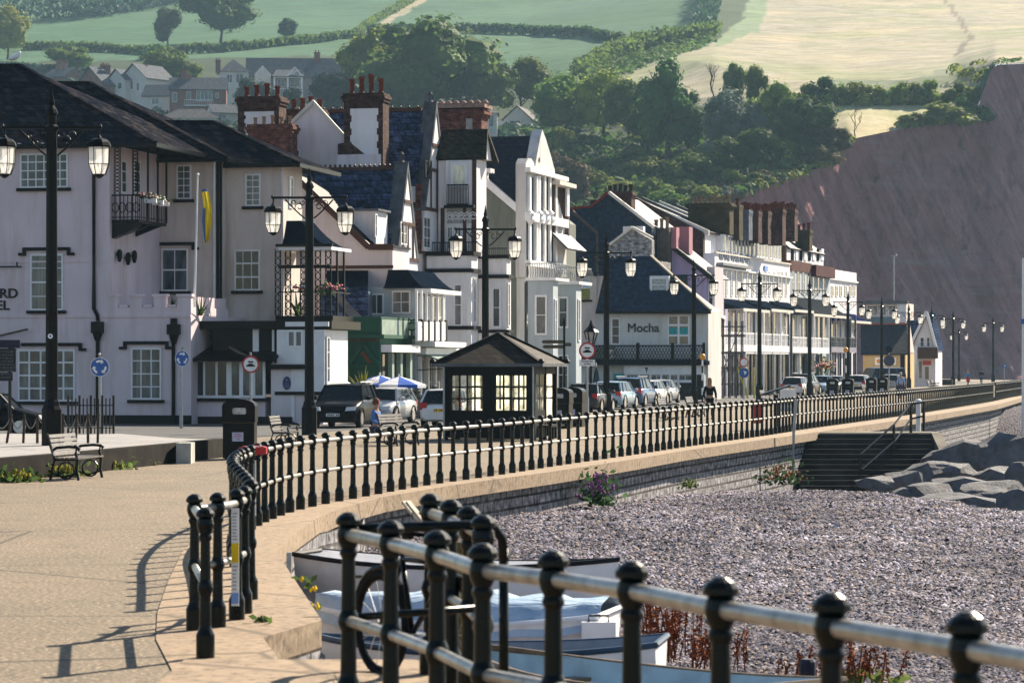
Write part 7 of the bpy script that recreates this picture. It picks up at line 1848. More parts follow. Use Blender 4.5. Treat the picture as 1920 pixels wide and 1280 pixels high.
def h7x(root, k, xc, yb, h):
    for (a_, c_, t_, e_, b_) in ((478,508,124,140,165),):
        x0, x1, zt_, ze_, zb = (a_-xc)*k, (c_-xc)*k, (yb-t_)*k, (yb-e_)*k, (yb-b_)*k
        mb = MB(); mb.prism([(x0,-1.5,zb),(x1,-1.5,zb),(x1,-1.5,ze_),((x0+x1)/2,-1.5,zt_),(x0,-1.5,ze_)], (0,3,0)); mb.build('white_gable', WALLH, root)
    x0, x1, z0, z1 = (513-xc)*k, (568-xc)*k, (yb-182)*k, (yb-147)*k
    mb = MB()
    for px in (515,540,566): x = (px-xc)*k; mb.beam((x,-2.2,z0-3),(x,-2.2,z1),.45)
    mb.beam((x0,-2.2,z1),(x1,-2.2,z1),.35); zr = (yb-168)*k; mb.beam((x0,-2.2,zr),(x1,-2.2,zr),.15)
    mb.box((x0,-2.2,z0-.2),(x1,0,z0))
    for i in range(18): x = x0+(x1-x0)*i/17; mb.beam((x,-2.2,z0),(x,-2.2,zr),.08)
    mb.build('veranda', WHITE, root); mb = MB(); xm_ = (553-xc)*k; zt_ = (yb-128)*k
    for s_ in (-1,1): mb.beam((xm_+s_*16*k,-2.3,z1),(xm_,-2.3,zt_),.35)
    mb.beam((xm_-9*k,-2.3,z1+6*k),(xm_+9*k,-2.3,z1+6*k),.2); mb.build('open_gable', WHITE, root)
    mb = MB(); mb.prism([(x0-3*k,-2.6,z1),(x1+3*k,-2.6,z1),(x1+1*k,3,z1+18*k),(x0+6*k,3,z1+18*k)], (0,0,.25)); mb.build('veranda_roof', SLH, root)
hill_house('hillside_house', 'long slate roofed hillside house with white gable and white veranda', 462, 668, 188, 146, 107, 3, 13, plaster('dusky_render', (.28,.25,.26), .2), SLH, 'side', ((520,150,534,164),(544,150,562,164)), ((594,92,11),), h7x)
hill_house('hillside_house', 'grey roofed bungalow between the tall chimney and the brick stack', 716, 800, 216, 205, 184, 0, 9, WALLH, TILEH, 'side', (), ((770,178,8),))
def h10x(root, k, xc, yb, h):
    x0, x1 = (902-xc)*k, (956-xc)*k; mb = MB(); mb.box((x0,-2,(yb-240)*k),(x1,0,(yb-236)*k)); mb.box((x0+22*k,-2,(yb-236)*k),(x1,-1.9,(yb-228)*k)); mb.build('white_terrace_deck', WHITE, root)
hill_house('hillside_house', 'white bungalow with a low pitched gable among the trees', 944, 996, 246, 224, 200, -12, 12, WALLH, TILEH, 'end', ((955,226,976,238),), (), h10x)
hill_house('hillside_house', 'white flat fronted house half hidden by the brick stack', 888, 932, 258, 212, 198, 0, 10, WALLH, TILEH, 'hip', ((904,214,912,238),(916,214,926,238)), (), None)
hill_house('garden_shed', 'small brown garden shed with pale double doors in the gardens', 1164, 1206, 299, 286, 271, 6, 4, plain('shed_boards', (.1,.06,.05), .9, .2, 3), plain('shed_roof', (.09,.07,.07), .9, .2, 3), 'end', ((1170,286,1200,298),))
# flag on the cliff top
g_ = hill(1472,316); k = g_.y/F; fp = thing('cliff_flagpole', 'pale flag on a short pole at the cliff top gardens', 'flagpole', g_)
mb = MB(); mb.tube([(0,0,0),(0,0,42*k)], .12, 6); mb.build('pole', WHITE, fp); mb = MB(); mb.grid([[(.0,0,42*k),(6*k,.4,37*k),(13*k,-.2,29*k)],[(.0,0,32*k),(7*k,.3,26*k),(16*k,-.1,19*k)]]); mb.build('flag', plain('pale_yellow_flag', (.7,.65,.3), .8, .1, 3), fp)
g_ = hill(1402,332); k = g_.y/F; q = thing('cliff_post', 'pale yellow post standing on the cliff top left of the flag', 'post', g_); mb = MB(); mb.beam((0,0,0),(0,0,17*k),3.5*k,.3); mb.build('panel', plain('pale_post', (.6,.5,.3), .8, .2, 3), q)
# tall mast and pale column before the cliff
for px, yt, D, r, lab in ((1676,480,470,.14,'thin pale mast rising before the red cliff'),(1919,484,180,.12,'white mast cut off by the right edge of the picture')):
    m_ = thing('mast', lab, 'mast', ((px-960)/F*D, D, 0)); hh = CH+(HZ-yt)/F*D; mb = MB(); mb.tube([(0,0,-2),(0,0,hh)], r, 6, r1=r*.7); mb.build('pole', STEEL if px < 1700 else WHITE, m_)
    if px < 1700: mb = MB(); mb.beam((-.5,0,hh),(.6,0,hh),.15); mb.lathe([(.15,0),(.2,.2),(.05,.5)], 6, (.3,0,hh-.1)); mb.build('lamp_head', STEEL, m_)
    else: mb = MB(); mb.lathe([(.17,.0),(.17,.3)], 8, (0,0,hh*.55)); mb.build('collar', BLUE, m_)
# ================================================================== cars
def car_paint(name, col): return plain(name, col, .28, .06, 2, spec=.3, coat=.12 if sum(col) < .3 else .5) if sum(col) > .05 else plain(name, (.003,.0035,.004), .25, .06, 2, spec=.1)
def make_car(kind, label, paint, loc, rz, plate=PLATE, front_plate=None, group='parked cars'):
    """front towards local -y, centre of the footprint at the origin"""
    L_, W_, H_, belt, hood, roof0, roof1, scr0, scr1 = {
      'hatch': (4.1, 1.74, 1.46, .93, .86, .36, .86, .24, .985), 'suv': (4.5, 1.9, 1.66, 1.05, .99, .4, .92, .26, .985), 'estate': (4.5, 1.78, 1.5, .95, .88, .37, .9, .26, .985), 'van': (4.9, 1.95, 2.1, 1.15, 1.05, .24, .97, .13, .995)}[kind]
    root = thing('parked_car', label, 'car', loc, rz, group); hw = W_/2; y0 = -L_/2
    st = [(0,.3,.56,.74),(.015,.24,.66,.83),(.06,.22,hood*.86,.93),(.16,.2,hood*.97,.985),(scr0,.2,belt,1),(.5,.2,belt+.02,1),(.8,.2,belt+.03,1),(.93,.22,belt,.98),(.985,.26,belt*.86,.92),(1,.32,belt*.7,.86)]
    mb = MB(); rows = []
    for t, zb, zt, k in st:
        y = y0+L_*t; w_ = hw*k; m_ = zb+(zt-zb)*.55
        rows.append([(-w_*.8,y,zb),(-w_*.96,y,zb+.08),(-w_,y,m_),(-w_*.97,y,zt-.08),(-w_*.88,y,zt),(-w_*.4,y,zt+.025),(w_*.4,y,zt+.025),(w_*.88,y,zt),(w_*.97,y,zt-.08),(w_,y,m_),(w_*.96,y,zb+.08),(w_*.8,y,zb),(-w_*.8,y,zb)])
    mb.grid(rows, flip=True); mb.face(rows[0][:-1]); mb.face(rows[-1][:-1][::-1]); body = mb.build('body', paint, root, smooth=True)
    # glasshouse
    a = [y0+L_*scr0, y0+L_*scr1]; r = [y0+L_*roof0, y0+L_*roof1]; bz = belt-.02; wb, wr = hw*.9, hw*.72
    mb = MB(); B = [(-wb,a[0],bz),(wb,a[0],bz),(wb,a[1]-.04,bz),(-wb,a[1]-.04,bz)]; T_ = [(-wr,r[0],H_-.05),(wr,r[0],H_-.05),(wr,r[1],H_-.05),(-wr,r[1],H_-.05)]
    for i in range(4): j = (i+1) % 4; mb.face([B[i],B[j],T_[j],T_[i]])
    mb.face(T_); gl = mb.build('windows', CARG, root)
    mb = MB(); rr = []
    for t in (0,.08,.3,.7,.94,1):
        y = r[0]-.05+(r[1]-r[0]+.1)*t; e = .05 if t in (0,1) else .0; rr.append([(-wr-.03,y,H_-.075),(-wr*.8,y,H_-.012-e),(0,y,H_+.01-e),(wr*.8,y,H_-.012-e),(wr+.03,y,H_-.075)])
    mb.grid(rr, flip=True); mb.grid([[ (x,y,z-.03) for x,y,z in q] for q in rr]); mb.build('roof', paint, root, smooth=True)
    mb = MB()
    for s_ in (0,1,2,3): mb = MB(); mb.beam(Vector(B[s_]), Vector(T_[s_]), .07, .06); mb.build('pillar', paint, gl)
    for f in (.42,.72):
        yb = a[0]+(a[1]-a[0])*(f+.06); yt = r[0]+(r[1]-r[0])*f
        for s_ in (-1,1): mb = MB(); mb.beam((s_*wb,yb,bz),(s_*wr,yt,H_-.05),.06,.05); mb.build('pillar', paint, gl)
    for s_ in (-1, 1):
        for f in (.185, .8):
            y = y0+L_*f; rad = .33 if kind == 'hatch' else .36; mb = MB(); n = 20
            mb.prism([(s_*(hw-.2), y+(rad)*math.cos(2*PI*k/n), rad+rad*math.sin(2*PI*k/n)) for k in range(n)], (s_*.19,0,0)); wo = mb.build('wheel', RUBBER, root)
            mb = MB(); mb.prism([(s_*(hw-.012), y+rad*.64*math.cos(2*PI*k/n), rad+rad*.64*math.sin(2*PI*k/n)) for k in range(n)], (s_*.012,0,0)); mb.build('rim', CHROME, wo)
            mb = MB(); mb.tube([(s_*(hw-.02), y+(rad+.05)*math.cos(PI*k/8), rad+(rad+.05)*math.sin(PI*k/8)) for k in range(9)], .045, 5); mb.build('wheel_arch', RUBBER, body)
        mb = MB(); y = y0-.05; z = hood*.73; mb.prism([(s_*hw*.5,y-.02,z-.07),(s_*hw*.86,y+.1,z-.05),(s_*hw*.9,y+.2,z+.1),(s_*hw*.55,y+.05,z+.08)], (0,.1,0)); mb.build('headlamp', LAMPG, root)
        mb = MB(); y = y0+L_*.985; mb.box((s_*hw*.62,y-.12,belt*.72),(s_*hw*.93,y+.03,belt*1.02)); mb.build('tail_lamp', TAIL, root)
        mb = MB(); mb.lathe([(.03,-.08),(.1,-.05),(.11,.06),(.04,.1)], 8, (s_*(hw+.1), y0+L_*(scr0+.06), belt+.07)); mb.build('door_mirror', paint if kind != 'suv' else RUBBER, root)
    mb = MB(); mb.box((-hw*.5,y0-.025,.42),(hw*.5,y0+.03,.6)); mb.box((-hw*.7,y0-.02,.24),(hw*.7,y0+.05,.34)); mb.build('grille', RUBBER, root)
    mb = MB(); mb.box((-hw*.75,y0+L_-.03,.3),(hw*.75,y0+L_+.02,.5)); mb.build('rear_bumper', paint if kind == 'hatch' else RUBBER, root)
    mb = MB(); mb.box((-.26,y0-.045,.45),(.26,y0-.028,.56)); p1 = mb.build('number_plate', PLATE, root); mb = MB(); [mb.box((-.2+.065*i,y0-.048,.475),(-.155+.065*i,y0-.0455,.535)) for i in range(7) if i != 4]; mb.build('plate_characters', RUBBER, p1)
    mb = MB(); mb.box((-.26,y0+L_+.022,.6),(.26,y0+L_+.04,.71)); p2 = mb.build('number_plate', PLATEY, root); mb = MB(); [mb.box((-.2+.065*i,y0+L_+.0405,.625),(-.155+.065*i,y0+L_+.043,.685)) for i in range(7) if i != 4]; mb.build('plate_characters', RUBBER, p2)
    if kind == 'suv':
        mb = MB(); [mb.tube([(s_*wr*.95,r[0]+.1,H_+.06),(s_*wr*.95,r[1]-.1,H_+.06)],.025,5) for s_ in (-1,1)]; mb.build('roof_rails', CHROME, root)
    return root
CBLK, CWHT, CSIL, CBLU, CGRY, CPAL = car_paint('car_black', (.006,.008,.01)), car_paint('car_white', (.72,.72,.72)), car_paint('car_silver', (.42,.44,.46)), car_paint('car_blue', (.03,.09,.2)), car_paint('car_dark_grey', (.035,.037,.04)), car_paint('car_pale_blue', (.25,.38,.5))
def cp(px, D): return ((px-960)/F*D, D, 0)
make_car('suv', 'black off road car facing us beside the second lamp post', CBLK, cp(648,114.5), R(-9))
make_car('hatch', 'bright silver hatchback parked right behind the black off road car', CSIL, cp(722,122), R(-14))
make_car('hatch', 'dark hatchback seen from the side at the left edge', CBLK, (-17.6,100,0), R(88))
make_car('hatch', 'white hatchback mostly hidden behind the left side of the shelter', CWHT, cp(842,116), R(172))
make_car('hatch', 'dark grey hatchback with yellow rear plate, first of the row right of the shelter', CGRY, cp(1108,151), R(165))
make_car('estate', 'pale blue car second in the row right of the shelter', CPAL, cp(1153,161), R(165))
make_car('suv', 'tall blue car in the middle of the row before the cafe', CBLU, cp(1190,169), R(165))
make_car('hatch', 'white car fourth in the row before the cafe', CWHT, cp(1217,178), R(165))
make_car('hatch', 'small silver hatchback last in the row before the cafe', CSIL, cp(1240,186), R(165))
make_car('hatch', 'white hatchback parked behind the fluted pale cabinet', CWHT, cp(1493,228), R(164))
make_car('suv', 'black topped tall car left of the lamp post at the terrace', CGRY, cp(1510,236), R(164))
make_car('estate', 'light blue car right of the lamp post at the terrace', CPAL, cp(1538,243), R(-14))
make_car('hatch', 'silver car behind the leftmost far litter bin', CSIL, cp(1562,252), R(-14))
make_car('estate', 'white car with a lit side near the twin dark signs', CWHT, cp(1612,258), R(164))
make_car('van', 'dark blue van before the yellow building', CBLU, cp(1652,292), R(-60))
make_car('hatch', 'pale car under the twin dark round signs', CSIL, cp(1674,285), R(164))

# ================================================================== people
SKIN = plain('skin', (.42,.24,.17), .6, .1, 8)
def skinned(name, verts, edges, radii, mat, parent, sub=2, root_i=0):
    me = bpy.data.meshes.new(name); me.from_pydata(verts, edges, []); o = bpy.data.objects.new(name, me); C.objects.link(o)
    o.modifiers.new('s', 'SKIN'); sv = me.skin_vertices[0].data
    for i, r in enumerate(radii): sv[i].radius = (r, r) if not isinstance(r, tuple) else r; sv[i].use_root = (i == root_i)
    m_ = o.modifiers.new('d', 'SUBSURF'); m_.levels = sub; m_.render_levels = sub
    dg = bpy.context.evaluated_depsgraph_get(); m2 = bpy.data.meshes.new_from_object(o.evaluated_get(dg)); m2.materials.clear(); m2.materials.append(mat); m2.name = name
    m2.polygons.foreach_set('use_smooth', [True]*len(m2.polygons)); bpy.data.objects.remove(o); return link(name, m2, parent)
def person(label, loc, rz, top, legs, hair, pose='stand', h=1.72, hood=None, long_hair=False, skirt=None):
    """facing local -y"""
    root = thing('person', label, 'person', loc, rz); k = h/1.72
    hip = .92*k; dz = 0; seat = pose == 'sit'
    if seat: hip = .52*k
    S_ = hip+.5*k; N_ = S_+.08*k; Hd = S_+.24*k; ly = .0
    if seat: knees = [(-.1,-.44,hip),(.1,-.44,hip)]; feet = [(-.1,-.46,.06),(.11,-.4,.06)]
    elif pose == 'walk': knees = [(-.1,-.14,.5*k),(.1,.06,.5*k)]; feet = [(-.1,-.24,.06),(.1,.3,.1)]
    else: knees = [(-.1,-.03,.5*k),(.1,-.02,.5*k)]; feet = [(-.11,.02,.05),(.11,.03,.05)]
    elb = [(-.27,.02,S_-.3*k),(.27,.02,S_-.3*k)]; hand = [(-.25,-.14 if not seat else -.3,S_-.54*k if not seat else hip+.08),(.25,-.12 if not seat else -.3,S_-.54*k if not seat else hip+.08)]
    V_ = [(0,0,hip),(0,.0,hip+.26*k),(0,.01,S_),(0,0,N_),(0,-.01,Hd-.05*k),(0,-.01,Hd+.07*k)]; E_ = [(0,1),(1,2),(2,3),(3,4),(4,5)]; Rr = [(.15,.11),(.14,.1),(.15,.09),.055,.085,.075]
    for i, s_ in enumerate((-1,1)):
        b = len(V_); V_ += [(s_*.17,.01,S_-.02), elb[i], hand[i]]; E_ += [(2,b),(b,b+1),(b+1,b+2)]; Rr += [.06,.042,.03]
        hx, hy, hz = hand[i]
        b2 = len(V_)
        for f, (fx, fy) in enumerate(((-.02,-.04),(0,-.05),(.02,-.04),(-.03,-.01))): V_.append((hx+fx, hy+fy, hz-.09)); E_.append((b+2, b2+f)); Rr.append(.011)
        b = len(V_); ft = feet[i]; V_ += [(s_*.09,0,hip-.04), knees[i], (ft[0],ft[1],ft[2]+.05), (ft[0],ft[1]-.2,max(.035,ft[2]-.02))]; E_ += [(0,b),(b,b+1),(b+1,b+2),(b+2,b+3)]; Rr += [.088,.06,.042,.04]
    skinned('body', V_, E_, Rr, SKIN, root, 1)
    v_ = [(0,.005,hip+.02),(0,.005,hip+.28*k),(0,.012,S_),(0,.0,N_-.02)]; e_ = [(0,1),(1,2),(2,3)]; r_ = [(.175,.135),(.165,.125),(.17,.11),.065]
    for i, s_ in enumerate((-1,1)):
        b = len(v_); q = Vector(elb[i]).lerp(Vector(hand[i]), .85); v_ += [(s_*.18,.01,S_-.02), elb[i], tuple(q)]; e_ += [(2,b),(b,b+1),(b+1,b+2)]; r_ += [.075,.06,.048]
    skinned('jacket', v_, e_, r_, top, root, 1)
    v_ = [(0,0,hip)]; e_ = []; r_ = [(.16,.125)]
    for i, s_ in enumerate((-1,1)):
        b = len(v_); ft = feet[i]; v_ += [(s_*.09,0,hip-.06), knees[i], (ft[0],ft[1],ft[2]+.06)]; e_ += [(0,b),(b,b+1),(b+1,b+2)]; r_ += [.1,.075,.058]
    skinned('trousers', v_, e_, r_, legs, root, 1)
    for i in range(2): mb = MB(); ft = feet[i]; mb.tube([(ft[0],ft[1]+.06,max(.04,ft[2]-.01)),(ft[0],ft[1]-.08,max(.04,ft[2]-.01)),(ft[0],ft[1]-.2,max(.035,ft[2]-.02))], [.05,.055,.035], 7); mb.build('shoe', RUBBER, root, smooth=True)
    mb = MB(); c = Vector((0,.015,Hd+.04*k)); mb.lathe([(.03,.125),(.07,.11),(.1,.05),(.102,-.01),(.095,-.06 if not long_hair else -.18),(.07,-.08 if not long_hair else -.24)], 10, c, 0, .95, 1.02); mb.build('hair' if hood is None else 'hood', hair if hood is None else hood, root, smooth=True)
    mb = MB(); mb.tube([(0,-.09,Hd+.02*k),(0,-.115,Hd-.0*k),(0,-.1,Hd-.025*k)], .012, 5); mb.build('nose', SKIN, root, smooth=True)
    if skirt is not None: mb = MB(); mb.lathe([(.15,hip+.1),(.19,hip-.1),(.24,hip-.42),(.23,hip-.43)], 10); mb.build('skirt', skirt, root, smooth=True)
    return root
DK = plain('black_cloth', (.01,.01,.011), .9, .2, 6); HAIRB = plain('fair_hair', (.3,.18,.08), .7, .2, 10); HAIRG = plain('grey_hair', (.5,.48,.45), .7, .2, 10); DKH = plain('dark_hair', (.02,.014,.01), .7, .2, 10)
DEN = plain('denim_cloth', (.04,.07,.13), .9, .2, 6); PBL = plain('pale_blue_cloth', (.3,.4,.62), .9, .1, 6); REDC = plain('red_cloth', (.4,.02,.03), .9, .1, 6); MBL = plain('blue_cloth', (.05,.2,.4), .9, .1, 6)
person('person in a black coat with backlit fair hair standing at the railing before the cafe', gnd(1331,786), R(10), DK, DK, HAIRB, 'stand', 1.72, None, True)
person('person in a pale blue shirt with white cap among the far litter bins', ((1689-960)/F*212, 212, 0), 0, PBL, DEN, HAIRG, 'walk', 1.75)
person('person in a red top and blue jacket walking near the cottage', ((1815-960)/F*330, 330, 0), R(20), MBL, DK, HAIRB, 'walk', 1.75, None, True, REDC)
person('person all in black walking away near the cliff foot', ((1840-960)/F*360, 360, 0), R(180), DK, DEN, DKH, 'walk', 1.78)
bp = gnd(700,834); person('person in a blue top sitting on a slatted bench by the parked cars', (bp[0]+.05, bp[1]+.75, 0), R(70), plain('mid_blue_cloth', (.1,.2,.45), .9, .1, 6), DEN, plain('auburn_hair', (.14,.06,.03), .7, .2, 10), 'sit', 1.68)

# ================================================================== beach steps, rocks, plants on the beach
sx0, sx1 = 9.9, 14.9
mb = MB(); n = 12
for i in range(n): mb.box((sx0, 106.2-.34*(i+1), -4.2), (sx1-.05, 106.2-.34*i-(0 if i else 0), -.06-.17*i))
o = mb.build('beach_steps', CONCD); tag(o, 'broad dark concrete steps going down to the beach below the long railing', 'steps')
lp_ = MB(); lp_.box((sx0-.1,106.2,-.3),(sx1+.05,108.6,-.03)); tag(lp_.build('landing', CONC), kind='structure')
q = thing('step_wall', 'concrete end wall at the right side of the beach steps', 'wall', (sx1,101.5,-4)); mb = MB(); mb.prism([(0,0,0),(0,7,0),(0,7,3.97),(0,4.6,3.97),(0,0,2.7)], (.35,0,0)); mb.build('masonry', CONC, q)
hr = thing('step_handrail', 'dark double handrail slanting down the beach steps', 'handrail', (0,0,0))
def hp_(px, py, D): return P(px, py, D)
pts = [(1613,852,102.5),(1676,796,104.5),(1706,758,106.4),(1730,754,106.5)]; mb = MB(); mb.tube([hp_(*p) for p in pts], .035, 6); mb.build('upper_rail', RAIL, hr)
mb = MB(); mb.tube([hp_(1616,880,102.5), hp_(1678,826,104.5), hp_(1708,785,106.4), hp_(1730,780,106.5)], .035, 6); mb.build('lower_rail', RAIL, hr)
for (px, yt, yb, D) in ((1613,852,888,102.5),(1676,796,850,104.5),(1708,757,812,106.4),(1732,752,808,106.5)): mb = MB(); mb.tube([hp_(px,yt,D), hp_(px,yb,D)], .05, 6); mb.build('handrail_post', RAIL, hr)
wp = thing('white_post', 'stout white painted post at the head of the beach steps', 'post', hp_(1722,808,106.9)); mb = MB(); mb.tube([(0,0,0),(0,0,1.05)], .09, 8); mb.lathe([(.11,1.05),(.11,1.12),(.04,1.16)], 8); mb.build('shaft', SIGNW, wp)
sp_ = thing('steel_pole', 'grey galvanised pole at the left end of the beach steps', 'pole', hp_(1487,868,98)); mb = MB(); mb.tube([(0,0,-.4),(.02,0,1.0),(.1,0,2.1)], .05, 7); mb.build('shaft', STEEL, sp_)
ROCKM, N, L, b = newmat('sea_defence_rock'); v = coords(N, L); f = noise(N, L, v, 1.2, 6, .65); oi = N.new('ShaderNodeObjectInfo')
c = mix(N, L, ramp(N, L, f, .35, .65), (.085,.088,.1), (.21,.215,.23)); c = mix(N, L, ramp(N, L, noise(N, L, v, 3.5, 4), .6, .7), c, (.12,.1,.09)); L.new(c, b.inputs['Base Color']); b.inputs['Roughness'].default_value = .8; bump(N, L, b, noise(N, L, v, 5, 8, .75), 1.0, .2)
def boulder(px, py, w_, h_, D, seed):
    rnd = random.Random(seed); bm = bmesh.new(); k = D/F
    for i in range(26):
        d = Vector((rnd.gauss(0,1), rnd.gauss(0,1), rnd.gauss(0,1))).normalized(); m_ = max(abs(d.x),abs(d.y),abs(d.z)); d = d/(m_**.55)
        bm.verts.new((d.x*w_*k*.52, d.y*w_*k*.42, d.z*h_*k*.56))
    bmesh.ops.convex_hull(bm, input=bm.verts[:]); bmesh.ops.delete(bm, geom=[v for v in bm.verts if not v.link_faces], context='VERTS')
    bmesh.ops.subdivide_edges(bm, edges=bm.edges[:], cuts=2, use_grid_fill=True)
    for v in bm.verts: v.co += v.co.normalized()*.07*(w_*k)*mnoise.noise(v.co*1.6+Vector((seed,0,0)))*.6
    me = bpy.data.meshes.new('boulder'); bm.to_mesh(me); bm.free(); me.materials.append(ROCKM); o = link('boulder', me, None, P(px, py, D), 0)
    return tag(o, 'grey blue angular boulder in the rock heap right of the beach steps', 'boulder', 'sea defence boulders')
for i, r in enumerate([(1815,858,136,66,100),(1886,862,112,92,95),(1752,872,60,50,101),(1768,893,150,50,97),(1640,906,74,30,90.5),(1692,902,74,40,93),(1742,926,96,40,87),(1802,922,116,52,89),(1862,934,126,66,85),(1914,952,92,66,80),(1790,948,150,46,82),(1702,926,60,24,87),(1846,838,80,26,112),(1740,846,46,26,112),(1918,902,70,66,89),(1872,904,96,56,91),(1940,870,90,90,97),(1930,990,90,60,76),(1850,975,110,44,78)]):
    boulder(*r, i+3)
# rusty dock plants
DOCK = [plain('rusty_dock', (.28,.08,.025), .9, .35, 8), plain('rusty_dock_dark', (.14,.04,.018), .9, .3, 8)]
def dock(p, h, n, lab, seed, spread=.5, green=False):
    rnd = random.Random(seed); root = thing('dock_plant', lab, 'plant', p); mb = MB(); m2 = MB()
    for i in range(n):
        a = Vector((rnd.gauss(0,.4)*spread, rnd.gauss(0,.5)*spread, 0)); t = a+Vector((rnd.gauss(0,.14)*h, rnd.gauss(0,.12)*h, h*rnd.uniform(.55,1))); mb.m = 0; mb.tube([a, (a+t)/2+Vector((rnd.uniform(-.03,.03),0,0)), t], .008, 4)
        for q in range(26):
            u = rnd.uniform(.35,1); c = a.lerp(t, u)+Vector((rnd.gauss(0,.022), rnd.gauss(0,.022), 0)); s_ = rnd.uniform(.012,.026); m2.m = rnd.random() < .35; d = Vector((rnd.uniform(-1,1), rnd.uniform(-1,1), rnd.uniform(-1,1))).normalized(); e = d.cross(Vector((rnd.uniform(-1,1), rnd.uniform(-1,1), 1))).normalized(); m2.face([c-d*s_, c-e*s_, c+d*s_, c+e*s_])
    mb.build('stems', DOCK[1], root); m2.build('seed_heads', DOCK, root)
    if green:
        m3 = MB()
        for i in range(40): c = Vector((rnd.gauss(0,.4)*spread, rnd.gauss(0,.4)*spread, rnd.uniform(.02,.3)*h)); d = Vector((rnd.uniform(-1,1), rnd.uniform(-1,1), rnd.uniform(0,1.4))).normalized(); e = d.cross(Vector((0.3,1,.2))).normalized(); s_ = rnd.uniform(.06,.14); m3.face([c-d*s_, c-e*s_*.4, c+d*s_, c+e*s_*.4])
        m3.build('leaves', LEAF_A, root)
def bpt(px, py):
    D = 30.0
    for _ in range(30): X = (px-960)/F*D; D = F*(CH-zbeach(X, D))/(py-HZ)
    return Vector(((px-960)/F*D, D, zbeach((px-960)/F*D, D)))
dock(bpt(1245,1236), .85, 46, 'tallest rusty red dock clump behind the nearest railing', 1, .55); dock(bpt(1335,1258), .55, 26, 'smaller rusty dock clump right of the tallest one', 2, .4); dock(bpt(1610,1290), .62, 24, 'rusty dock clump with green leaves near the bottom edge', 3, .7, True); dock(bpt(1500,1300), .5, 14, 'sparse rusty dock stems beside the bluish post on the beach', 4, .4)
dock(Vector((-1.95,43.2,-1.1)), .85, 26, 'rusty dock clump growing at the wall behind the boats', 5, .5); dock(Vector((-1.3,42.6,-1.1)), .75, 20, 'second rusty dock clump behind the boats, nearer the nearest railing', 6, .4)
def leafy(name, label, p, r, h, mats, cols, n, seed, cat='plant'):
    rnd = random.Random(seed); root = thing(name, label, cat, p); mb = MB()
    for i in range(n):
        c = Vector((rnd.gauss(0,.5)*r, rnd.gauss(0,.5)*r, abs(rnd.gauss(0,.5))*h)); s_ = rnd.uniform(.05,.12)*min(1, .3+r*1.6); d = Vector((rnd.uniform(-1,1), rnd.uniform(-1,1), rnd.uniform(-.3,1))).normalized(); e = d.cross(Vector((rnd.uniform(-1,1),1,.2))).normalized(); mb.face([c-d*s_, c-e*s_*.5, c+d*s_, c+e*s_*.5])
    mb.build('leaves', mats, root); mb = MB()
    for i in range(n//2):
        a = rnd.gauss(0,.42)*r; c = Vector((a, rnd.gauss(0,.4)*r, h*rnd.uniform(.3,1.1)*(1-.5*abs(a)/r))); s_ = rnd.uniform(.03,.055)*min(1, .3+r*1.6); mb.lathe([(s_*.4,-s_),(s_,0),(s_*.3,s_*1.2)], 5, c)
    mb.build('blossom', cols, root)
leafy('valerian', 'clump of purple flowers growing at the foot of the sea wall', Vector(((1124-960)/F*69.5, 69.5, -.86)), .42, .75, LEAF_B, plain('purple_petal', (.26,.1,.25), .8, .25, 9), 150, 3)
leafy('wall_plant', 'orange brown and green plant at the foot of the wall left of the beach steps', Vector(((1466-960)/F*92, 92, -1.3)), .75, .6, LEAF_B, plain('orange_brown_tips', (.3,.14,.05), .9, .3, 9), 120, 4)
leafy('wall_plant', 'small green tuft on the sea wall right of the purple flowers', Vector(((1290-960)/F*82, 82, -1.0)), .25, .25, LEAF_A, LEAF_A, 50, 6)
leafy('weed', 'small green weed with yellow flowers by the coping edge above the boats', Vector((-2.3,33.5,-.45)), .16, .5, LEAF_A, YELLOW, 34, 7)
for i, (px, py) in enumerate(((200,880),(120,893),(250,872),(30,903))): leafy('weed', ('yellow green weeds right of the nearest bench', 'yellow green weeds under the nearest bench', 'low weeds along the verge wall right of the bench', 'low weeds along the verge wall at the left edge')[i], gnd(px,py), .55, .22, LEAF_A, plain('yellow_weed', (.3,.27,.04), .9, .2, 6), 110, 20+i)
leafy('weed', 'tiny green leaves lying on the coping by the short railing', gnd(490,1168), .12, .05, LEAF_A, LEAF_A, 12, 31)

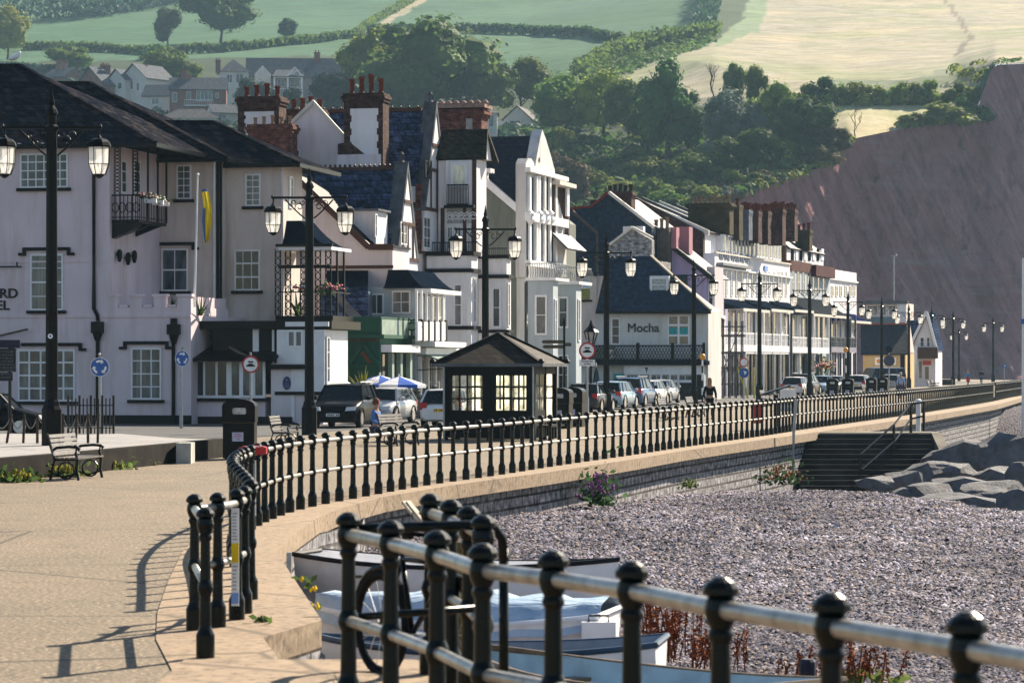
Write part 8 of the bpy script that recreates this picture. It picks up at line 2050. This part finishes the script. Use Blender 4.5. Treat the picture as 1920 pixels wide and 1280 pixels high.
# ================================================================== boats
HULLW = plain('boat_white', (.8,.8,.82), .35, .1, 2, bmp=.05); HULLB = plain('boat_pale_blue', (.26,.37,.46), .4, .15, 2.5); TARPM, N, L, b = newmat('pale_blue_boat_cover'); v = coords(N, L); f = noise(N, L, v, 2.2, 4)
L.new(mix(N, L, ramp(N, L, f, .3, .7), (.26,.38,.52), (.52,.62,.72)), b.inputs['Base Color']); b.inputs['Roughness'].default_value = .4; bump(N, L, b, noise(N, L, v, 3.0, 3, .5, (1,4,1)), .8, .06)
WOODB = plain('varnished_gunwale', (.16,.1,.05), .4, .3, 6); DKB = plain('boat_tar', (.012,.012,.013), .5, .2, 4)
def boat(name, label, a, c, beam, zg, depth, hull, rim, inside, cover=None, bow='left', transom=.55, sheer=.12):
    """from end a to end c (x,y); gunwale height zg"""
    a = Vector((*a, 0)); c = Vector((*c, 0)); L_ = (c-a).length; rz = math.atan2((c-a).y, (c-a).x); root = thing(name, label, 'boat', (a.x, a.y, zg), rz); n = 16; rows = []; rim_l = []; rim_r = []
    def half(t): t2 = t if bow == 'left' else 1-t; return beam/2*(max(0, math.sin(min(1, t2/.62)*PI/2))**.75 if t2 < .62 else 1-(1-transom)*((t2-.62)/.38)**2)
    for i in range(n+1):
        t = i/n; h = half(t)+.01; z = sheer*(2*(t-.5))**2; kz = -depth+.28*depth*(2*(t-.5))**4; x = L_*t
        rows.append([(x,-h,z),(x,-h*.97,z-.12),(x,-h*.8,z-.12-(depth-.12)*.55),(x,-h*.35,kz+.04),(x,0,kz),(x,h*.35,kz+.04),(x,h*.8,z-.12-(depth-.12)*.55),(x,h*.97,z-.12),(x,h,z)]); rim_l.append(Vector((x,-h,z))); rim_r.append(Vector((x,h,z)))
    mb = MB(); mb.grid(rows); mb.face(rows[-1] if bow == 'left' else rows[0][::-1]); mb.build('hull', hull, root, smooth=True)
    mb = MB(); mb.grid([[Vector(p)*1 if j not in (0,8) else Vector(p) for j, p in enumerate([(x, y*.93, z+.015) for x, y, z in r])] for r in rows], flip=True); mb.build('inside', inside, root, smooth=True)
    mb = MB(); mb.tube(rim_l, .035, 6); mb.tube(rim_r, .035, 6); mb.tube([rim_l[-1], rim_r[-1]] if bow == 'left' else [rim_l[0], rim_r[0]], .035, 6); mb.build('gunwale', rim, root)
    if cover:
        mb = MB(); rr = []
        for i in range(n+1):
            t = i/n; l, r = rim_l[i], rim_r[i]; hgt = .16+.16*math.sin(PI*t)+.03*math.sin(i*2.1); row = []
            for j in range(9): u = j/8; row.append(l.lerp(r, u)+Vector((0, -.05 if j == 0 else (.05 if j == 8 else 0), hgt*(1-(2*u-1)**2)**.6-(.16 if j in (0,8) else 0)+.02*math.sin(i*1.7+j))))
            rr.append(row)
        mb.grid(rr); mb.build('cover', cover, root, smooth=True)
    else:
        for t in (.3,.55,.8):
            i = int(t*n); mb = MB(); l, r = rim_l[i], rim_r[i]; mb.box((l.x-.11, l.y+.03, l.z-.2), (l.x+.11, r.y-.03, l.z-.16)); mb.build('thwart', WOODB, root)
    return root
boat('rowing_boat', 'white rowing boat with a dark rim lying farthest back under the wall', (-2.85,41.6), (1.42,40.0), 1.5, -.33, .75, HULLW, DKB, HULLW, None, 'right', .6)
boat('rowing_boat', 'white boat under a shiny pale blue cover behind the nearest railing', (-2.3,35.0), (1.12,34.2), 1.5, -.55, .6, HULLW, HULLW, HULLW, TARPM, 'left', .85)
boat('rowing_boat', 'low white boat with a square stern ending right of the covered boat', (-2.1,31.6), (1.55,31.0), 1.35, -.58, .5, HULLW, plain('boat_navy_stripe', (.03,.06,.1), .4, .2, 3), plain('boat_blue_grey', (.2,.24,.3), .6, .2, 3), None, 'left', .8)
boat('rowing_boat', 'pale blue boat with a varnished wooden gunwale nearest the railing', (-.42,29.6), (2.5,26.0), 1.6, -.5, .6, HULLB, WOODB, HULLB, None, 'left', .7)
ot = thing('outboard_box', 'white moulded stern locker with a handle at the end of the covered boat', 'locker', (.78,33.9,-.5)); mb = MB(); mb.box((0,-.5,-.3),(.38,.1,.02)); mb.build('body', HULLW, ot); mb = MB(); mb.tube([(.08,-.45,.02),(.08,-.45,.09),(.3,-.45,.09),(.3,-.45,.02)], .012, 5); mb.build('handle', DKB, ot)
oar = thing('oar', 'pale worn oar leaning up against the side railing', 'oar', P(840,1040,29)); mb = MB(); d = P(763,943,29.5)-P(840,1040,29); mb.tube([(0,0,0), tuple(d*.5), tuple(d)], .03, 6); mb.build('shaft', plain('pale_oar_wood', (.5,.42,.3), .5, .3, 12), oar); mb = MB(); mb.beam(d*.8, d*1.03, .1, .03); mb.build('blade', plain('pale_oar_wood', (.5,.42,.3), .5, .3, 12), oar)
tp = thing('timber_post', 'mossy yellowish timber post standing among the boats', 'post', (P(856,1225,27).x, 27, -1.2)); mb = MB(); mb.box((-.07,-.07,0),(.07,.07,2.0)); mb.build('shaft', plain('mossy_timber', (.16,.12,.04), .9, .35, 5), tp)
bpst = thing('beach_post', 'short bluish tarred post on the shingle at the bottom edge', 'post', (P(1514,1250,33).x, 33, -1.3)); mb = MB(); mb.lathe([(.09,0),(.09,.42),(.07,.45)], 10); mb.build('shaft', plain('tarred_blue', (.02,.025,.05), .6, .3, 4), bpst)
gp_ = thing('marker_post', 'grey metal post against the coping beside the boats', 'post', (P(542,1060,36.6).x, 36.6, -1.1)); mb = MB(); mb.box((-.03,-.03,0),(.03,.03,1.2)); mb.build('shaft', STEEL, gp_)
# ================================================================== bicycle on the landing
bk = thing('bicycle', 'black bicycle leaning behind the nearest railing', 'bicycle', (-.9,20.55,.28), math.atan2(-.86,.52)); rw = .34
for i, x in enumerate((0, 1.02)):
    mb = MB(); mb.tube([(x+rw*math.cos(2*PI*k/28), 0, rw+rw*math.sin(2*PI*k/28)) for k in range(29)], .028, 8, caps=False); wo = mb.build('wheel', RUBBER, bk, smooth=True)
    mb = MB(); mb.tube([(x+rw*.9*math.cos(2*PI*k/28), 0, rw+rw*.9*math.sin(2*PI*k/28)) for k in range(29)], .012, 6, caps=False); mb.build('rim', BLACK, wo); mb = MB()
    for k in range(14): mb.tube([(x,.015*(-1)**k,rw),(x+rw*.9*math.cos(2*PI*k/14),0,rw+rw*.9*math.sin(2*PI*k/14))], .003, 3)
    mb.build('spokes', CHROME, wo); mb = MB(); mb.tube([(x+(rw+.045)*math.cos(t), 0, rw+(rw+.045)*math.sin(t)) for t in [R(15)+R(150)*k/10 for k in range(11)]], .022, 6); mb.build('mudguard', BLACK, bk)
mb = MB(); bb = (.44,0,.3); st_ = (.3,0,.8); hd = (.86,0,.8)
for a, c in ((bb,st_),(bb,(.88,0,.72)),(st_,hd),((0,0,rw),bb),((0,0,rw),st_),((1.02,0,rw),hd)): mb.tube([a,c], .02, 7)
mb.tube([hd,(.83,0,.98)], .018, 6); mb.build('frame', BLACK, bk, smooth=True)
mb = MB(); mb.tube([(.74,-.3,1.02),(.84,-.22,1.0),(.86,0,.98),(.84,.22,1.0),(.74,.3,1.02)], .016, 6); mb.build('handlebar', BLACK, bk)
mb = MB(); mb.tube([st_,(.27,0,.92)], .016, 6); mb.prism([(.1,-.09,.93),(.42,-.02,.94),(.42,.02,.94),(.1,.09,.93)], (0,0,.06)); mb.build('saddle', BLACK, bk)
mb = MB(); mb.lathe([(.09,-.008),(.09,.008)], 16, (.44,0,.3)); q = mb.build('crank', CHROME, bk)
# ================================================================== parasols, palm, planters by the green shop
PBLUE = plain('parasol_blue', (.03,.1,.42), .8, .15, 3); PWHITE = plain('parasol_white', (.7,.72,.78), .8, .1, 3)
def parasol(label, px, py_top, D, r, zrim, closed=False, m=(PBLUE, PWHITE)):
    s_ = F/D; x = (px-960)/s_; zt = CH+(HZ-py_top)/s_; root = thing('parasol', label, 'parasol', (x, D, 0), 0, 'cafe parasols'); mb = MB(); mb.tube([(0,0,0),(0,0,zt+.1)], .03, 6); mb.build('pole', WHITE, root); mb = MB(); n = 8
    for k in range(n):
        a0, a1 = 2*PI*k/n, 2*PI*(k+1)/n; mb.m = k % 2
        q = lambda a, rr, z: Vector((rr*math.cos(a), rr*math.sin(a), z))
        if closed: mb.face([(0,0,zt), q(a0,.09,zt-.5), q(a1,.13,zt-.5)]); mb.face([q(a0,.09,zt-.5), q(a0,.12+.12*(k%2),zt-1.5), q(a1,.16+.1*(k%2),zt-1.5), q(a1,.13,zt-.5)])
        else: mb.face([(0,0,zt), q(a0,r*.55,zt-.18), q(a1,r*.55,zt-.18)]); mb.face([q(a0,r*.55,zt-.18), q(a0,r,zrim), q(a1,r,zrim), q(a1,r*.55,zt-.18)]); mb.face([q(a0,r,zrim), q(a0,r,zrim-.14), q(a1,r,zrim-.14), q(a1,r,zrim)])
    mb.build('canopy', list(m), root); return root
parasol('open blue and white parasol at the left behind the black off road car', 622, 704, 126, 1.0, 1.5); parasol('open blue and white parasol in the middle, right of the palm', 712, 703, 127, 1.15, 1.55); parasol('open blue and white parasol at the right above the wooden planter', 748, 705, 126, 1.15, 1.55)
for i, (px, lab, c_) in enumerate(((1076,'closed lilac parasol right behind the round red sign',(.22,.18,.28)),(1104,'closed grey blue parasol behind the sign post',(.08,.12,.17)),(1118,'closed slate parasol left of the fourth lamp post',(.05,.08,.11)))): mm = plain('parasol_cloth_%s' % ('lilac','grey_blue','slate')[i], c_, .85, .15, 4); parasol(lab, px, 683, 170, .4, 1, True, (mm, mm))
spiky('palm', 'sunlit yellow green palm above the parked cars', (((680-960)/F*124), 124, 0), 1.25, 46, leafmat('palm_leaf', (.12,.14,.02), (.2,.19,.03), .5), 12, 'palm', 1.15)
fc = thing('planter_fence', 'weathered wooden planter fence between the cars and the shelter', 'fence', ((757-960)/F*132, 132, 0)); w_ = (822-757)/F*132; mb = MB()
for k in range(17): x = w_*k/16; mb.box((x,-.03,0),(x+.08,.03,1.05)); 
mb.beam((0,.04,.9),(w_,.04,.9),.06); mb.build('palings', plain('weathered_timber', (.13,.115,.1), .9, .3, 5), fc)
for k in range(4): x = w_*(k+.5)/4; mb = MB(); mb.lathe([(.1,1.05),(.16,1.2),(.1,1.3),(.14,1.42),(.02,1.5)], 7, (x,0,0)); mb.build('finial', plain('weathered_timber', (.13,.115,.1), .9, .3, 5), fc)
for i, px in enumerate((728,738,748)): q = thing('striped_pillar', 'pale pillar by the striped forecourt, %s' % ('left of three','middle of three','right of three')[i], 'pillar', ((px-960)/F*125, 125, 0), 0, 'forecourt pillars'); mb = MB(); mb.box((-.1,-.1,0),(.1,.1,1.2)); mb.box((-.14,-.14,1.2),(.14,.14,1.27)); mb.build('shaft', WHITE, q)
